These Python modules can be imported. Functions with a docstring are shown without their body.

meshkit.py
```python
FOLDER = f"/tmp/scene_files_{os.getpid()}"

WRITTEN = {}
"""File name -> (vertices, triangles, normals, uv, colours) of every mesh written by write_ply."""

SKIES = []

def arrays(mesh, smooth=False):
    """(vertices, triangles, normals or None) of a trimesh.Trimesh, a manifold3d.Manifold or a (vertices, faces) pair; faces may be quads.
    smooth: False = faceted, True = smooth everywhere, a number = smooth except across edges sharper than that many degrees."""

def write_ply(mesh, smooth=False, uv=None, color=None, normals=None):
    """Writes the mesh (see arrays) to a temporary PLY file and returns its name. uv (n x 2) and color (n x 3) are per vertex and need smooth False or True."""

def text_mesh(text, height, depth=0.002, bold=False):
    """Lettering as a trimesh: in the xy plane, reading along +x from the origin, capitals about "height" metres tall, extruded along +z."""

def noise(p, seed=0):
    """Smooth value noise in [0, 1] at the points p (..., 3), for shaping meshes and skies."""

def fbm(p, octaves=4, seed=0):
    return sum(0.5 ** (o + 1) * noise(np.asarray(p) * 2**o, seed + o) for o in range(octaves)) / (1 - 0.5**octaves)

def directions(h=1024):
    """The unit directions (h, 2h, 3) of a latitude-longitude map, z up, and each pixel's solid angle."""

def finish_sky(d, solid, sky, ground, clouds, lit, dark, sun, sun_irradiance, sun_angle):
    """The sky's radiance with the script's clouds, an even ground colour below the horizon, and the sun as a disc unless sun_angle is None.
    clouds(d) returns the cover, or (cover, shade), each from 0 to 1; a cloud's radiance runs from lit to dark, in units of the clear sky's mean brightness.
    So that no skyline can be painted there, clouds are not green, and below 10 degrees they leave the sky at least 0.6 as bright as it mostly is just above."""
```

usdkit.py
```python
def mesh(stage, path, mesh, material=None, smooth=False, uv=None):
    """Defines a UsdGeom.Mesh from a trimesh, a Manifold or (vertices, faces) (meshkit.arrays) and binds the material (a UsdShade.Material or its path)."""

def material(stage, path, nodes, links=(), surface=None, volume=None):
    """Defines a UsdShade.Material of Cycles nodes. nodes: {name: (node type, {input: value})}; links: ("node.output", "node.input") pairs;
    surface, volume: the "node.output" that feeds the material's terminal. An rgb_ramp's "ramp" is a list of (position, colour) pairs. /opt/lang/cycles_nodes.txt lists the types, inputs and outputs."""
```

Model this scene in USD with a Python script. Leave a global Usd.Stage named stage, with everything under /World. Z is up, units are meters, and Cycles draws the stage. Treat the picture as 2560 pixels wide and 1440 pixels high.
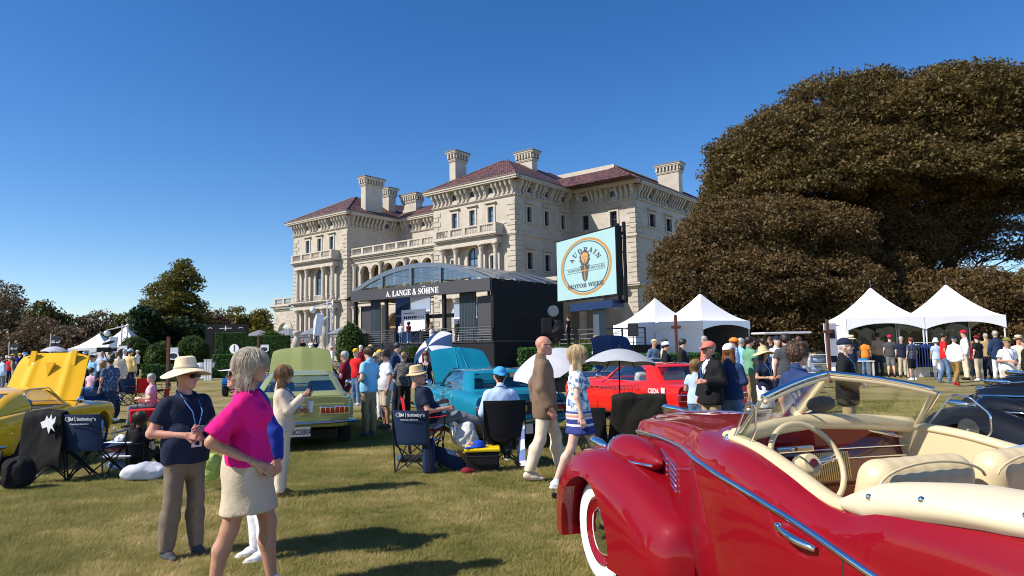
import math, glob, numpy as np, trimesh, manifold3d, usdkit, meshkit
import shapely, shapely.geometry as sg
from scipy.interpolate import PchipInterpolator
from pxr import Usd, UsdGeom, UsdLux, UsdShade, Gf, Sdf, Vt
PI = math.pi
rng = np.random.default_rng(7)
stage = Usd.Stage.CreateInMemory()
UsdGeom.SetStageUpAxis(stage, 'Z')
UsdGeom.Xform.Define(stage, '/World')

# ---------------------------------------------------------------- camera, sky, sun, exposure
EYE = np.array([0, 0, 1.68]); FPX = 1700.0
PITCH, ROLL = math.radians(4.85), math.radians(1.02)
_U0 = np.array([0, -math.sin(PITCH), math.cos(PITCH)]); CF = np.array([0, math.cos(PITCH), math.sin(PITCH)])
CR = math.cos(ROLL) * np.array([1, 0, 0]) - math.sin(ROLL) * _U0
CU = math.sin(ROLL) * np.array([1, 0, 0]) + math.cos(ROLL) * _U0
cam = UsdGeom.Camera.Define(stage, '/World/camera')
cam.AddTransformOp().Set(Gf.Matrix4d(*CR, 0, *CU, 0, *(-CF), 0, *EYE, 1))
cam.CreateHorizontalApertureAttr(36.0); cam.CreateVerticalApertureAttr(20.25)
cam.CreateFocalLengthAttr(36.0 * FPX / 2560)
cam.CreateClippingRangeAttr(Gf.Vec2f(0.05, 5000))
cam.CreateExposureAttr(0.5)
cam.CreateFStopAttr(0.0)
SUN_TO = np.array([-0.93, -0.36, 0]); SUN_TO = SUN_TO / np.linalg.norm(SUN_TO)
SUN_EL = math.radians(43)
SUN_AZ = math.atan2(SUN_TO[0], SUN_TO[1])
dome = UsdLux.DomeLight.Define(stage, '/World/sky')
skym = usdkit.material(stage, '/World/Looks/sky_dome', {
    's': ('sky_texture', dict(sky_type='single_scattering', sun_disc=False, sun_elevation=SUN_EL, sun_rotation=SUN_AZ, air_density=0.85, aerosol_density=0.3, ozone_density=2.4, altitude=100.0)),
    'h': ('hsv', dict(saturation=1.33, hue=.507)), 'b': ('background_shader', dict(strength=0.112))}, [('s.color', 'h.color'), ('h.color', 'b.color')], surface='b.background')
UsdShade.MaterialBindingAPI.Apply(dome.GetPrim()).Bind(skym)
sun = UsdLux.DistantLight.Define(stage, '/World/sun')
sun.CreateIntensityAttr(1.25); sun.CreateAngleAttr(0.53); sun.CreateColorAttr(Gf.Vec3f(1.0, 0.94, 0.85)); sun.CreateNormalizeAttr(True)
_d = np.array([*(SUN_TO[:2] * math.cos(SUN_EL)), math.sin(SUN_EL)])
_x = np.cross([0, 0, 1], _d); _x /= np.linalg.norm(_x); _y = np.cross(_d, _x)
sun.AddTransformOp().Set(Gf.Matrix4d(*_x, 0, *_y, 0, *_d, 0, 0, 0, 50, 1))

# ---------------------------------------------------------------- photograph pixel -> place
def ray(px, py):
    return CF + (px - 1280) / FPX * CR - (py - 720) / FPX * CU
def at(px, py, Y):
    "the point seen at the pixel, at world depth Y"
    d = ray(px, py); return EYE + d * (Y / d[1])
def gz(x, y):
    "the lawn dips a little at the left"
    a = np.clip((-3.6 - np.asarray(x, float)) / 3.5, 0, 1); b = np.clip((np.asarray(y, float) - 7.5) / 4.5, 0, 1); return -.15 * (a * a * (3 - 2 * a)) * (b * b * (3 - 2 * b))
def on_ground(px, py):
    d = ray(px, py); z = 0.
    for _ in range(8): p = EYE + d * ((z - EYE[2]) / d[2]); z = float(gz(p[0], p[1]))
    return EYE + d * ((z - EYE[2]) / d[2])
def proj(p):
    p = np.atleast_2d(p) - EYE; z = p @ CF
    return np.stack([1280 + FPX * (p @ CR) / z, 720 - FPX * (p @ CU) / z], 1)
def gy(px, Y):
    "ground point at depth Y under pixel column px near the horizon"
    p = at(px, 864 - .0178 * (px - 1280) + EYE[2] * FPX / Y, Y); return np.array([p[0], p[1], float(gz(p[0], p[1]))])

# ---------------------------------------------------------------- materials
MATS = {}
def mat(name, col=(.5, .5, .5), rough=.6, metal=0., var=.0, vscale=6., bump=0., bscale=40., coat=0., spec=.5, trans=0., col2=None, sheen=0., stretch=None, detail=4., coord='geometry.position', **kw):
    if name in MATS: return MATS[name]
    n = {'p': ('principled_bsdf', dict(base_color=col, roughness=rough, metallic=metal, coat_weight=coat, specular_ior_level=spec, transmission_weight=trans, sheen_weight=sheen, **kw))}
    l = []
    if var or col2 is not None or bump:
        cn, co = coord.split('.')
        n['c'] = (cn, {}); src = coord.replace(cn, 'c')
        if stretch: n['mp'] = ('mapping', dict(scale=stretch)); l.append((src, 'mp.vector')); src = 'mp.vector'
    if var or col2 is not None:
        c = np.array(col); a = np.array(col2) if col2 is not None else c * (1 - var); b = c * (1 + var) if col2 is None else c
        n['n'] = ('noise_texture', dict(scale=vscale, detail=detail, roughness=.6)); l.append((src, 'n.vector'))
        n['r'] = ('rgb_ramp', dict(ramp=[(.3, tuple(a)), (.7, tuple(np.clip(b, 0, 1)))])); l += [('n.fac', 'r.fac'), ('r.color', 'p.base_color')]
    if bump:
        n['bn'] = ('noise_texture', dict(scale=bscale, detail=3.)); l.append((src, 'bn.vector'))
        n['bu'] = ('bump', dict(strength=min(1., bump), distance=.02 * max(1, bump))); l += [('bn.fac', 'bu.height'), ('bu.normal', 'p.normal')]
    MATS[name] = usdkit.material(stage, '/World/Looks/' + name, n, l, surface='p.BSDF')
    return MATS[name]
def C(h, k=1.0):
    "sRGB hex -> linear"
    v = np.array([int(h[i:i + 2], 16) for i in (0, 2, 4)]) / 255
    return tuple(np.where(v < .04045, v / 12.92, ((v + .055) / 1.055) ** 2.4) * k)
def pane_mat(name, tint=(.8, .88, .9), lo=.04, hi=.75, rough=.0):
    n = {'t': ('transparent_bsdf', dict(color=tint)), 'g': ('glossy_bsdf', dict(color=(1, 1, 1), roughness=rough)), 'lw': ('layer_weight', dict(blend=.5)), 'pw': ('math', dict(math_type='power', value2=4.)), 'ma': ('math', dict(math_type='multiply_add', value2=hi - lo, value3=lo)), 'm': ('mix_closure', {})}
    MATS[name] = usdkit.material(stage, '/World/Looks/' + name, n, [('lw.facing', 'pw.value1'), ('pw.value', 'ma.value1'), ('ma.value', 'm.fac'), ('t.BSDF', 'm.closure1'), ('g.BSDF', 'm.closure2')], surface='m.closure')
    return MATS[name]
def leaf_mat(name, cols, sc=.4, tl=.3, rough=.55, isl=.45):
    n = {'c': ('geometry', {}), 'n': ('noise_texture', dict(scale=sc, detail=5., roughness=.75)), 'r': ('rgb_ramp', dict(ramp=cols)), 'w': ('white_noise_texture', {}),
         'mx': ('mix_float', dict(fac=isl)), 'p': ('principled_bsdf', dict(roughness=rough, specular_ior_level=.25)), 't': ('translucent_bsdf', {}), 'm': ('mix_closure', dict(fac=tl))}
    MATS[name] = usdkit.material(stage, '/World/Looks/' + name, n, [('c.position', 'n.vector'), ('n.fac', 'mx.a'), ('c.random_per_island', 'mx.b'), ('mx.result', 'r.fac'), ('r.color', 'p.base_color'), ('r.color', 't.color'),
        ('p.BSDF', 'm.closure1'), ('t.BSDF', 'm.closure2')], surface='m.closure')
    return MATS[name]

# ---------------------------------------------------------------- prims
_used = {}
def numbered(parent, name):
    k = (parent, name); i = _used.get(k, 0); _used[k] = i + 1
    return f'{parent}/{name}' + (f'_{i:03d}' if i else '')
def tag(prim, label=None, cat=None, group=None, kind=None):
    p = prim if isinstance(prim, Usd.Prim) else prim.GetPrim()
    for k, v in (('label', label), ('category', cat), ('group', group), ('kind', kind)):
        if v: p.SetCustomDataByKey(k, v)
    return p
def thing(name, label, cat, loc=(0, 0, 0), rot=0., group=None):
    x = UsdGeom.Xform.Define(stage, numbered('/World', name))
    x.AddTranslateOp().Set(Gf.Vec3d(*map(float, loc)))
    if rot: x.AddRotateZOp().Set(float(math.degrees(rot)))
    tag(x, label, cat, group); return str(x.GetPath())
def obj(name, mesh, m, parent='/World', smooth=False, label=None, cat=None, group=None, kind=None):
    path = numbered(parent, name)
    p = usdkit.mesh(stage, path, mesh, m, smooth=smooth)
    tag(p, label, cat, group, kind); return str(p.GetPath())
def objs(name, ms, m, parent='/World', smooth=False):
    for q in ms: obj(name, q, m, parent, smooth)
def copy_of(path, name, loc, rot, label, cat, group, scale=1.):
    x = UsdGeom.Xform.Define(stage, numbered('/World', name))
    src = stage.GetPrimAtPath(path)
    x.GetPrim().GetReferences().AddInternalReference(path); x.GetPrim().SetInstanceable(True)
    x.ClearXformOpOrder(); x = UsdGeom.Xform(x.GetPrim())
    ops = []
    t = x.AddTranslateOp(opSuffix='c'); t.Set(Gf.Vec3d(*map(float, loc))); r = x.AddRotateZOp(opSuffix='c'); r.Set(float(math.degrees(rot)))
    s = x.AddScaleOp(opSuffix='c'); s.Set(Gf.Vec3f(scale, scale, scale)); x.SetXformOpOrder([t, r, s])
    tag(x, label, cat, group); return str(x.GetPath())
def setprim(path, loc, rot):
    pass

# ---------------------------------------------------------------- mesh building
def T(m, loc=(0, 0, 0), rz=0., ry=0., rx=0., s=None):
    "transform (v, f)"
    v, f = m; v = np.array(v, float)
    if s is not None: v = v * np.array(s)
    if rx: c, n = math.cos(rx), math.sin(rx); v = v @ np.array([[1, 0, 0], [0, c, -n], [0, n, c]]).T
    if ry: c, n = math.cos(ry), math.sin(ry); v = v @ np.array([[c, 0, n], [0, 1, 0], [-n, 0, c]]).T
    if rz: c, n = math.cos(rz), math.sin(rz); v = v @ np.array([[c, -n, 0], [n, c, 0], [0, 0, 1]]).T
    return v + np.array(loc), f
def vf(m):
    if hasattr(m, 'to_mesh'): q = m.to_mesh(); return np.array(q.vert_properties[:, :3]), np.array(q.tri_verts)
    if isinstance(m, trimesh.Trimesh): return np.array(m.vertices), np.array(m.faces)
    v, f = m; f = np.asarray(f)
    if f.shape[1] == 4: f = np.vstack([f[:, [0, 1, 2]], f[:, [0, 2, 3]]])
    return np.asarray(v, float), f
def cat(*ms):
    vs, fs, n = [], [], 0
    for m in ms:
        v, f = vf(m); vs.append(v); fs.append(f + n); n += len(v)
    return np.vstack(vs), np.vstack(fs)
_BF = np.array([[0, 2, 3], [0, 3, 1], [4, 5, 7], [4, 7, 6], [0, 1, 5], [0, 5, 4], [2, 6, 7], [2, 7, 3], [0, 4, 6], [0, 6, 2], [1, 3, 7], [1, 7, 5]])
def box(lo, hi):
    v = np.array([[x, y, z] for z in (lo[2], hi[2]) for y in (lo[1], hi[1]) for x in (lo[0], hi[0])], float); return v, _BF
def rbox(lo, hi, r=.02, n=6):
    "rounded box"
    lo, hi = np.array(lo, float), np.array(hi, float); r = min(r, (hi - lo).min() / 2 - 1e-4)
    s = manifold3d.Manifold.sphere(r, n * 2)
    return vf(manifold3d.Manifold.batch_hull([s.translate([x, y, z]) for x in (lo[0] + r, hi[0] - r) for y in (lo[1] + r, hi[1] - r) for z in (lo[2] + r, hi[2] - r)]))
def ell(c, r, n=2):
    m = trimesh.creation.icosphere(n); return np.array(m.vertices) * np.array(r) + np.array(c), np.array(m.faces)
def frame(t):
    t = t / (np.linalg.norm(t) + 1e-12); a = np.cross(t, [0, 0, 1.]) if abs(t[2]) < .95 else np.cross(t, [1., 0, 0])
    a /= np.linalg.norm(a); return t, a, np.cross(t, a)
def tube(pts, r, n=6, cap=True, flat=1.):
    p = np.asarray(pts, float); m = len(p); r = np.broadcast_to(r, (m,))
    t = np.gradient(p, axis=0); t /= np.linalg.norm(t, axis=1, keepdims=True) + 1e-12
    _, a, _ = frame(t[0]); A = []
    for k in range(m):
        a = a - t[k] * (a @ t[k]); a = a / (np.linalg.norm(a) + 1e-12); A.append(a)
    A = np.array(A); B = np.cross(t, A); th = np.arange(n) * 2 * PI / n
    v = (p[:, None] + r[:, None, None] * (np.cos(th)[None, :, None] * A[:, None] + flat * np.sin(th)[None, :, None] * B[:, None])).reshape(-1, 3)
    i, j = np.meshgrid(np.arange(m - 1), np.arange(n), indexing='ij'); j2 = (j + 1) % n
    q = np.stack([i * n + j, i * n + j2, (i + 1) * n + j2, (i + 1) * n + j], -1).reshape(-1, 4)
    f = np.vstack([q[:, [0, 1, 2]], q[:, [0, 2, 3]]])
    if cap:
        v = np.vstack([v, p[0], p[-1]]); k = np.arange(n); k2 = (k + 1) % n; o = (m - 1) * n
        f = np.vstack([f, np.stack([k2, k, np.full(n, m * n)], 1), np.stack([o + k, o + k2, np.full(n, m * n + 1)], 1)])
    return v, f
def cyl(a, b, r, n=12): return tube([a, b], r, n)
def grid(P, close_u=False, close_v=False):
    "P: (nu, nv, 3) points -> quads"
    P = np.asarray(P, float); nu, nv = P.shape[:2]
    i, j = np.meshgrid(np.arange(nu - (not close_u)), np.arange(nv - (not close_v)), indexing='ij'); i2, j2 = (i + 1) % nu, (j + 1) % nv
    q = np.stack([i * nv + j, i2 * nv + j, i2 * nv + j2, i * nv + j2], -1).reshape(-1, 4)
    return P.reshape(-1, 3), np.vstack([q[:, [0, 1, 2]], q[:, [0, 2, 3]]])
def lathe(prof, n=16, c=(0, 0, 0)):
    pr = np.array(prof, float); th = np.arange(n) * 2 * PI / n
    P = np.stack([pr[:, :1] * np.cos(th), pr[:, :1] * np.sin(th), np.repeat(pr[:, 1:], n, 1)], -1) + np.array(c)
    v, f = grid(P, close_v=True); return v, f[:, ::-1]
def prism(poly, d, z0=0.):
    "xy outline (shapely or points) extruded along z"
    g = poly if hasattr(poly, 'geom_type') else sg.Polygon(poly)
    ms = [trimesh.creation.extrude_polygon(x, d, engine='earcut') for x in getattr(g, 'geoms', [g]) if x.geom_type == 'Polygon']
    v, f = cat(*ms); return v + [0, 0, z0], f
def upright(m):
    "xy drawing -> standing in the xz plane, facing -y (thickness from z to -y)"
    v, f = m; return np.stack([v[:, 0], -v[:, 2], v[:, 1]], 1), f
def thicken(m, t):
    v, f = vf(m); tm = trimesh.Trimesh(v, f, process=False); n = meshkit.arrays((v, f), True)[2]
    e = np.sort(f[:, [0, 1, 1, 2, 2, 0]].reshape(-1, 2), 1); key = e[:, 0] * (len(v) + 1) + e[:, 1]; u, ix, cn = np.unique(key, return_index=True, return_counts=True)
    d = f[:, [0, 1, 1, 2, 2, 0]].reshape(-1, 2)[ix[cn == 1]]; N = len(v)
    side = np.vstack([np.stack([d[:, 1], d[:, 0], d[:, 0] + N], 1), np.stack([d[:, 1], d[:, 0] + N, d[:, 1] + N], 1)])
    return np.vstack([v, v - n * t]), np.vstack([f, f[:, ::-1] + N, side])
FONT = {}
def text(s, h, depth=.004, serif=False, script=False, bold=False):
    "lettering in the xy plane, centred on the origin; serif and script letters are taken from the mathematical alphabets"
    from PIL import Image, ImageDraw, ImageFont
    def ch(c):
        if serif and 'A' <= c <= 'Z': return chr((0x1D400 if bold else 0x1D400) + ord(c) - 65)
        if serif and 'a' <= c <= 'z': return chr(0x1D41A + ord(c) - 97)
        if script and 'A' <= c <= 'Z': return chr(0x1D4D0 + ord(c) - 65)
        if script and 'a' <= c <= 'z': return chr(0x1D4EA + ord(c) - 97)
        return c
    name = 'NotoSansMath-Regular' if serif or script else 'Inter'
    if name not in FONT: FONT[name] = ImageFont.truetype(glob.glob(f'/opt/blender-*/*/datafiles/fonts/{name}.woff2')[0], 96)
    ft = FONT[name]; um = s.find('Ö'); s = s.replace('Ö', 'O'); t = ''.join(map(ch, s))
    x0, y0, x1, y1 = ft.getbbox(t, anchor='ls', stroke_width=2 * bold)
    im = Image.new('L', (x1 - x0 + 8, y1 - y0 + 8 + (22 if um >= 0 else 0))); y0 -= 22 if um >= 0 else 0; ImageDraw.Draw(im).text((4 - x0, 4 - y0), t, 255, ft, anchor='ls', stroke_width=2 * bold)
    if um >= 0:
        a = (ft.getlength(t[:um]) + ft.getlength(t[:um + 1])) / 2 + 4 - x0; [ImageDraw.Draw(im).ellipse((a + d - 6, 5, a + d + 6, 17), fill=255) for d in (-13, 13)]
    on = np.pad(np.asarray(im) > 127, ((0, 0), (1, 1))).astype(np.int8)
    r, a = np.nonzero(np.diff(on, axis=1) == 1); b = np.nonzero(np.diff(on, axis=1) == -1)[1]
    g = shapely.union_all(shapely.box(a, -r - 1, b, -r)).buffer(.6).buffer(-.6).simplify(.8)
    v, f = prism(g, depth); k = h / 70.
    v[:, :2] *= k; v[:, :2] -= (v[:, :2].max(0) + v[:, :2].min(0)) / 2
    return v, f

# ---------------------------------------------------------------- soft solids: distance fields on a grid, meshed with surface nets
class Field:
    def __init__(s, lo, hi, cell):
        s.lo = np.array(lo, float); s.cell = cell; s.n = np.ceil((np.array(hi) - s.lo) / cell).astype(int) + 1
        s.D = np.full(s.n, .3, np.float32)
    def block(s, lo, hi):
        a = np.clip(np.floor((np.array(lo) - s.lo) / s.cell).astype(int), 0, s.n); b = np.clip(np.ceil((np.array(hi) - s.lo) / s.cell).astype(int) + 1, 0, s.n)
        if (b <= a).any(): return None, None
        ax = [s.lo[k] + s.cell * np.arange(a[k], b[k]) for k in range(3)]
        return tuple(slice(a[k], b[k]) for k in range(3)), ax
    def bone(s, a, b, ra, rb=None, k=.02, flat=None, fs=1., cuts=(), sub=False):
        "rounded cone a-b; flat: direction squeezed by the factor fs; cuts: (point, direction) keeps what lies behind"
        a, b = np.array(a, float), np.array(b, float); rb = ra if rb is None else rb; m = max(ra, rb) * max(1, fs) + k * 1.5 + 2 * s.cell
        sl, ax = s.block(np.minimum(a, b) - m, np.maximum(a, b) + m)
        if sl is None: return
        X, Y, Z = np.meshgrid(*[x.astype(np.float32) for x in ax], indexing='ij')
        P = np.stack([X - a[0], Y - a[1], Z - a[2]], -1); u = b - a; cutd = None
        for p, d in cuts:
            d = np.array(d, float); d /= np.linalg.norm(d); q = P @ d.astype(np.float32) - np.float32((np.array(p) - a) @ d); cutd = q if cutd is None else np.maximum(cutd, q)
        if flat is not None:
            w = np.array(flat, float); w /= np.linalg.norm(w); P = P + (P @ w.astype(np.float32))[..., None] * (w * (1 / fs - 1)).astype(np.float32); u = u + (u @ w) * w * (1 / fs - 1)
        L = u @ u
        t = np.clip(P @ u.astype(np.float32) / L, 0, 1) if L > 1e-12 else np.zeros(P.shape[:3], np.float32)
        d = np.linalg.norm(P - t[..., None] * u.astype(np.float32), axis=-1) - (ra + (rb - ra) * t)
        if flat is not None: d = d * min(1, fs)
        if cutd is not None: d = np.maximum(d, cutd)
        E = s.D[sl]
        if sub: h = np.clip(.5 - .5 * (E + d) / k, 0, 1); s.D[sl] = E + (-d - E) * h + k * h * (1 - h)
        else: h = np.clip(.5 + .5 * (d - E) / k, 0, 1); s.D[sl] = d + (E - d) * h - k * h * (1 - h)
    def ball(s, c, r, k=.02, **kw):
        "ellipsoid with radii r"
        r = np.broadcast_to(np.array(r, float), (3,)); m = r + k * 1.5 + 2 * s.cell; sub = kw.get('sub'); c = np.array(c, float)
        sl, ax = s.block(c - m, c + m)
        if sl is None: return
        X, Y, Z = np.meshgrid(*[x.astype(np.float32) for x in ax], indexing='ij'); M = kw.get('M')
        P = np.stack([X - c[0], Y - c[1], Z - c[2]], -1)
        if M is not None: P = P @ np.asarray(M, np.float32)
        d = (np.linalg.norm(P / r.astype(np.float32), axis=-1) - 1) * r.min(); E = s.D[sl]
        if sub: h = np.clip(.5 - .5 * (E + d) / k, 0, 1); s.D[sl] = E + (-d - E) * h + k * h * (1 - h)
        else: h = np.clip(.5 + .5 * (d - E) / k, 0, 1); s.D[sl] = d + (E - d) * h - k * h * (1 - h)
    def cut(s, p, d):
        "removes everything in front of the plane"
        d = np.array(d, float); d /= np.linalg.norm(d)
        ax = [s.lo[k] + s.cell * np.arange(s.n[k]) - p[k] for k in range(3)]
        q = ax[0][:, None, None] * d[0] + ax[1][None, :, None] * d[1] + ax[2][None, None, :] * d[2]
        s.D = np.maximum(s.D, q.astype(np.float32))
    def mesh(s):
        D = s.D; D[0] = D[-1] = .1; D[:, 0] = D[:, -1] = .1; D[:, :, 0] = D[:, :, -1] = .1
        S = D < 0; n = S.shape
        c = np.zeros((n[0] - 1, n[1] - 1, n[2] - 1), np.int8)
        offs = [(i, j, k) for i in (0, 1) for j in (0, 1) for k in (0, 1)]
        for i, j, k in offs: c += S[i:n[0] - 1 + i, j:n[1] - 1 + j, k:n[2] - 1 + k]
        I = np.argwhere((c > 0) & (c < 8))
        if not len(I): return np.zeros((0, 3)), np.zeros((0, 3), int)
        V = np.stack([D[I[:, 0] + i, I[:, 1] + j, I[:, 2] + k] for i, j, k in offs], 1); O = np.array(offs, float)
        acc = np.zeros((len(I), 3)); cnt = np.zeros(len(I))
        for a in range(8):
            for b in range(a + 1, 8):
                if np.abs(O[a] - O[b]).sum() != 1: continue
                m = (V[:, a] < 0) != (V[:, b] < 0); t = V[m, a] / (V[m, a] - V[m, b])
                acc[m] += O[a] + t[:, None] * (O[b] - O[a]); cnt[m] += 1
        v = s.lo + s.cell * (I + acc / cnt[:, None])
        ix = np.full(c.shape, -1, np.int32); ix[tuple(I.T)] = np.arange(len(I)); fs = []
        for ax in range(3):
            b, d = [(1, 2), (2, 0), (0, 1)][ax]
            lo = [slice(None)] * 3; hi = [slice(None)] * 3; lo[ax] = slice(0, n[ax] - 1); hi[ax] = slice(1, n[ax])
            E = np.argwhere(S[tuple(lo)] != S[tuple(hi)]); E = E[(E[:, b] > 0) & (E[:, d] > 0) & (E[:, b] < n[b] - 1) & (E[:, d] < n[d] - 1)]
            if not len(E): continue
            def g(db, dd):
                q = E.copy(); q[:, b] -= db; q[:, d] -= dd; return ix[tuple(q.T)]
            Q = np.stack([g(1, 1), g(0, 1), g(0, 0), g(1, 0)], 1); flip = ~S[tuple(E.T)]; Q[flip] = Q[flip][:, ::-1]; fs.append(Q)
        Q = np.vstack(fs); Q = Q[(Q >= 0).all(1)]
        return v, np.vstack([Q[:, [0, 1, 2]], Q[:, [0, 2, 3]]])
def relax(m, it=2, lam=.5):
    v, f = m; N = len(v)
    if not N: return m
    e = np.vstack([f[:, [0, 1]], f[:, [1, 2]], f[:, [2, 0]]]); deg = np.bincount(e.ravel(), minlength=N)
    for _ in range(it):
        a = np.zeros_like(v)
        for k in range(3): a[:, k] = np.bincount(e[:, 0], v[e[:, 1], k], N) + np.bincount(e[:, 1], v[e[:, 0], k], N)
        v = v + lam * (a / np.maximum(deg, 1)[:, None] - v)
    return v, f
def ruffle(m, amp, scale, seed=0, stretch=(1, 1, 1)):
    "moves vertices along their normals by noise: folds, bark, tousled hair"
    v, f = m
    if not len(v): return m
    n = meshkit.arrays((v, f), True)[2]; q = v * np.array(stretch) * scale
    return v + n * ((meshkit.fbm(q + 50, 3, seed) - .5) * 2 * amp)[:, None], f
# ---------------------------------------------------------------- setting: lawn, grass, path
def lawn_material():
    n = {'c': ('geometry', {}), 'n1': ('noise_texture', dict(scale=.55, detail=6., roughness=.7)), 'n2': ('noise_texture', dict(scale=14., detail=5., roughness=.7)), 'n3': ('noise_texture', dict(scale=150., detail=2.)),
         'm1': ('mix_float', dict(fac=.3)), 'm2': ('mix_float', dict(fac=.15)),
         'r': ('rgb_ramp', dict(ramp=[(.28, (.085, .095, .022)), (.39, (.15, .135, .042)), (.49, (.25, .205, .085)), (.62, (.38, .30, .16))])), 'p': ('principled_bsdf', dict(roughness=.9, specular_ior_level=.1)),
         'b': ('bump', dict(strength=.8, distance=.03))}
    l = [('c.position', f'n{i}.vector') for i in (1, 2, 3)] + [('n1.fac', 'm1.a'), ('n2.fac', 'm1.b'), ('m1.result', 'm2.a'), ('n3.fac', 'm2.b'), ('m2.result', 'r.fac'), ('r.color', 'p.base_color'), ('n3.fac', 'b.height'), ('b.normal', 'p.normal')]
    return usdkit.material(stage, '/World/Looks/lawn', n, l, surface='p.BSDF')
g = np.linspace(-1, 1, 141); gx = np.sign(g) * np.abs(g) ** 2.6 * 900
XX, YY = np.meshgrid(gx - 6, gx + 12, indexing='ij')
obj('ground', grid(np.stack([XX, YY, gz(XX, YY)], -1)), lawn_material(), kind='structure', label='wide autumn lawn of patchy green and straw-coloured grass', cat='lawn')

def grass():
    m = leaf_mat('grass_blade', [(.28, (.18, .19, .042)), (.39, (.34, .30, .095)), (.49, (.62, .49, .23)), (.61, (.84, .67, .42))], sc=.5, tl=.45, isl=.25)
    root = '/World/grass'; pi = UsdGeom.PointInstancer.Define(stage, root); tag(pi, 'short patchy lawn grass blades, green mixed with dry straw', 'grass', kind='stuff')
    rr = np.random.default_rng(3); protos = []
    for k in range(5):
        vs, fs = [], []
        for b in range(16):
            x, y = rr.normal(0, .035, 2); a = rr.uniform(0, 2 * PI); h = rr.uniform(.010, .034) * (.7 if k % 2 else 1); w = rr.uniform(.0014, .003); ln = rr.uniform(.2, 1.6) * h
            d = np.array([math.cos(a), math.sin(a), 0]); s = np.array([-d[1], d[0], 0]) * w; p = np.array([x, y, -.004])
            vs += [p - s, p + s, p + d * ln * .4 + s * .7 + [0, 0, h * .65], p + d * ln * .4 - s * .7 + [0, 0, h * .65], p + d * ln + [0, 0, h]]; o = 5 * b
            fs += [[o, o + 1, o + 2], [o, o + 2, o + 3], [o + 3, o + 2, o + 4]]
        p = usdkit.mesh(stage, f'{root}/tuft_{k}', (np.array(vs), np.array(fs)), m); protos.append(p.GetPath())
    pi.CreatePrototypesRel().SetTargets(protos)
    Y = 3.9 + 15 * rr.uniform(0, 1, 110000) ** 1.55; X = rr.uniform(-.80, .80, len(Y)) * Y
    keep = ~((X > .55) & (Y < 4.2)); X, Y = X[keep], Y[keep]
    s = (.75 + .6 * rr.uniform(size=len(X))) * (1 + .03 * Y); a = rr.uniform(0, PI, len(X))
    pi.CreatePositionsAttr(Vt.Vec3fArray.FromNumpy(np.stack([X, Y, gz(X, Y)], 1).astype(np.float32)))
    pi.CreateScalesAttr(Vt.Vec3fArray.FromNumpy(np.stack([s, s, s], 1).astype(np.float32)))
    q = np.zeros((len(X), 4), np.float16); q[:, 2] = np.sin(a); q[:, 3] = np.cos(a)
    pi.CreateOrientationsAttr(Vt.QuathArray.FromNumpy(q))
    pi.CreateProtoIndicesAttr(Vt.IntArray.FromNumpy(rr.integers(0, 5, len(X)).astype(np.int32)))
grass()
M_PATH = mat('gravel_path', (.42, .38, .33), .9, var=.15, vscale=5.)
a, b = gy(380, 44), gy(1000, 49); a2, b2 = gy(380, 48), gy(1000, 56)
obj('path', (np.array([a + [0, 0, .004], b + [0, 0, .004], b2 + [0, 0, .004], a2 + [0, 0, .004]]), np.array([[0, 1, 2], [0, 2, 3]])), M_PATH, kind='structure', label='pale gravel drive crossing the lawn before the terrace', cat='path')

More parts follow.
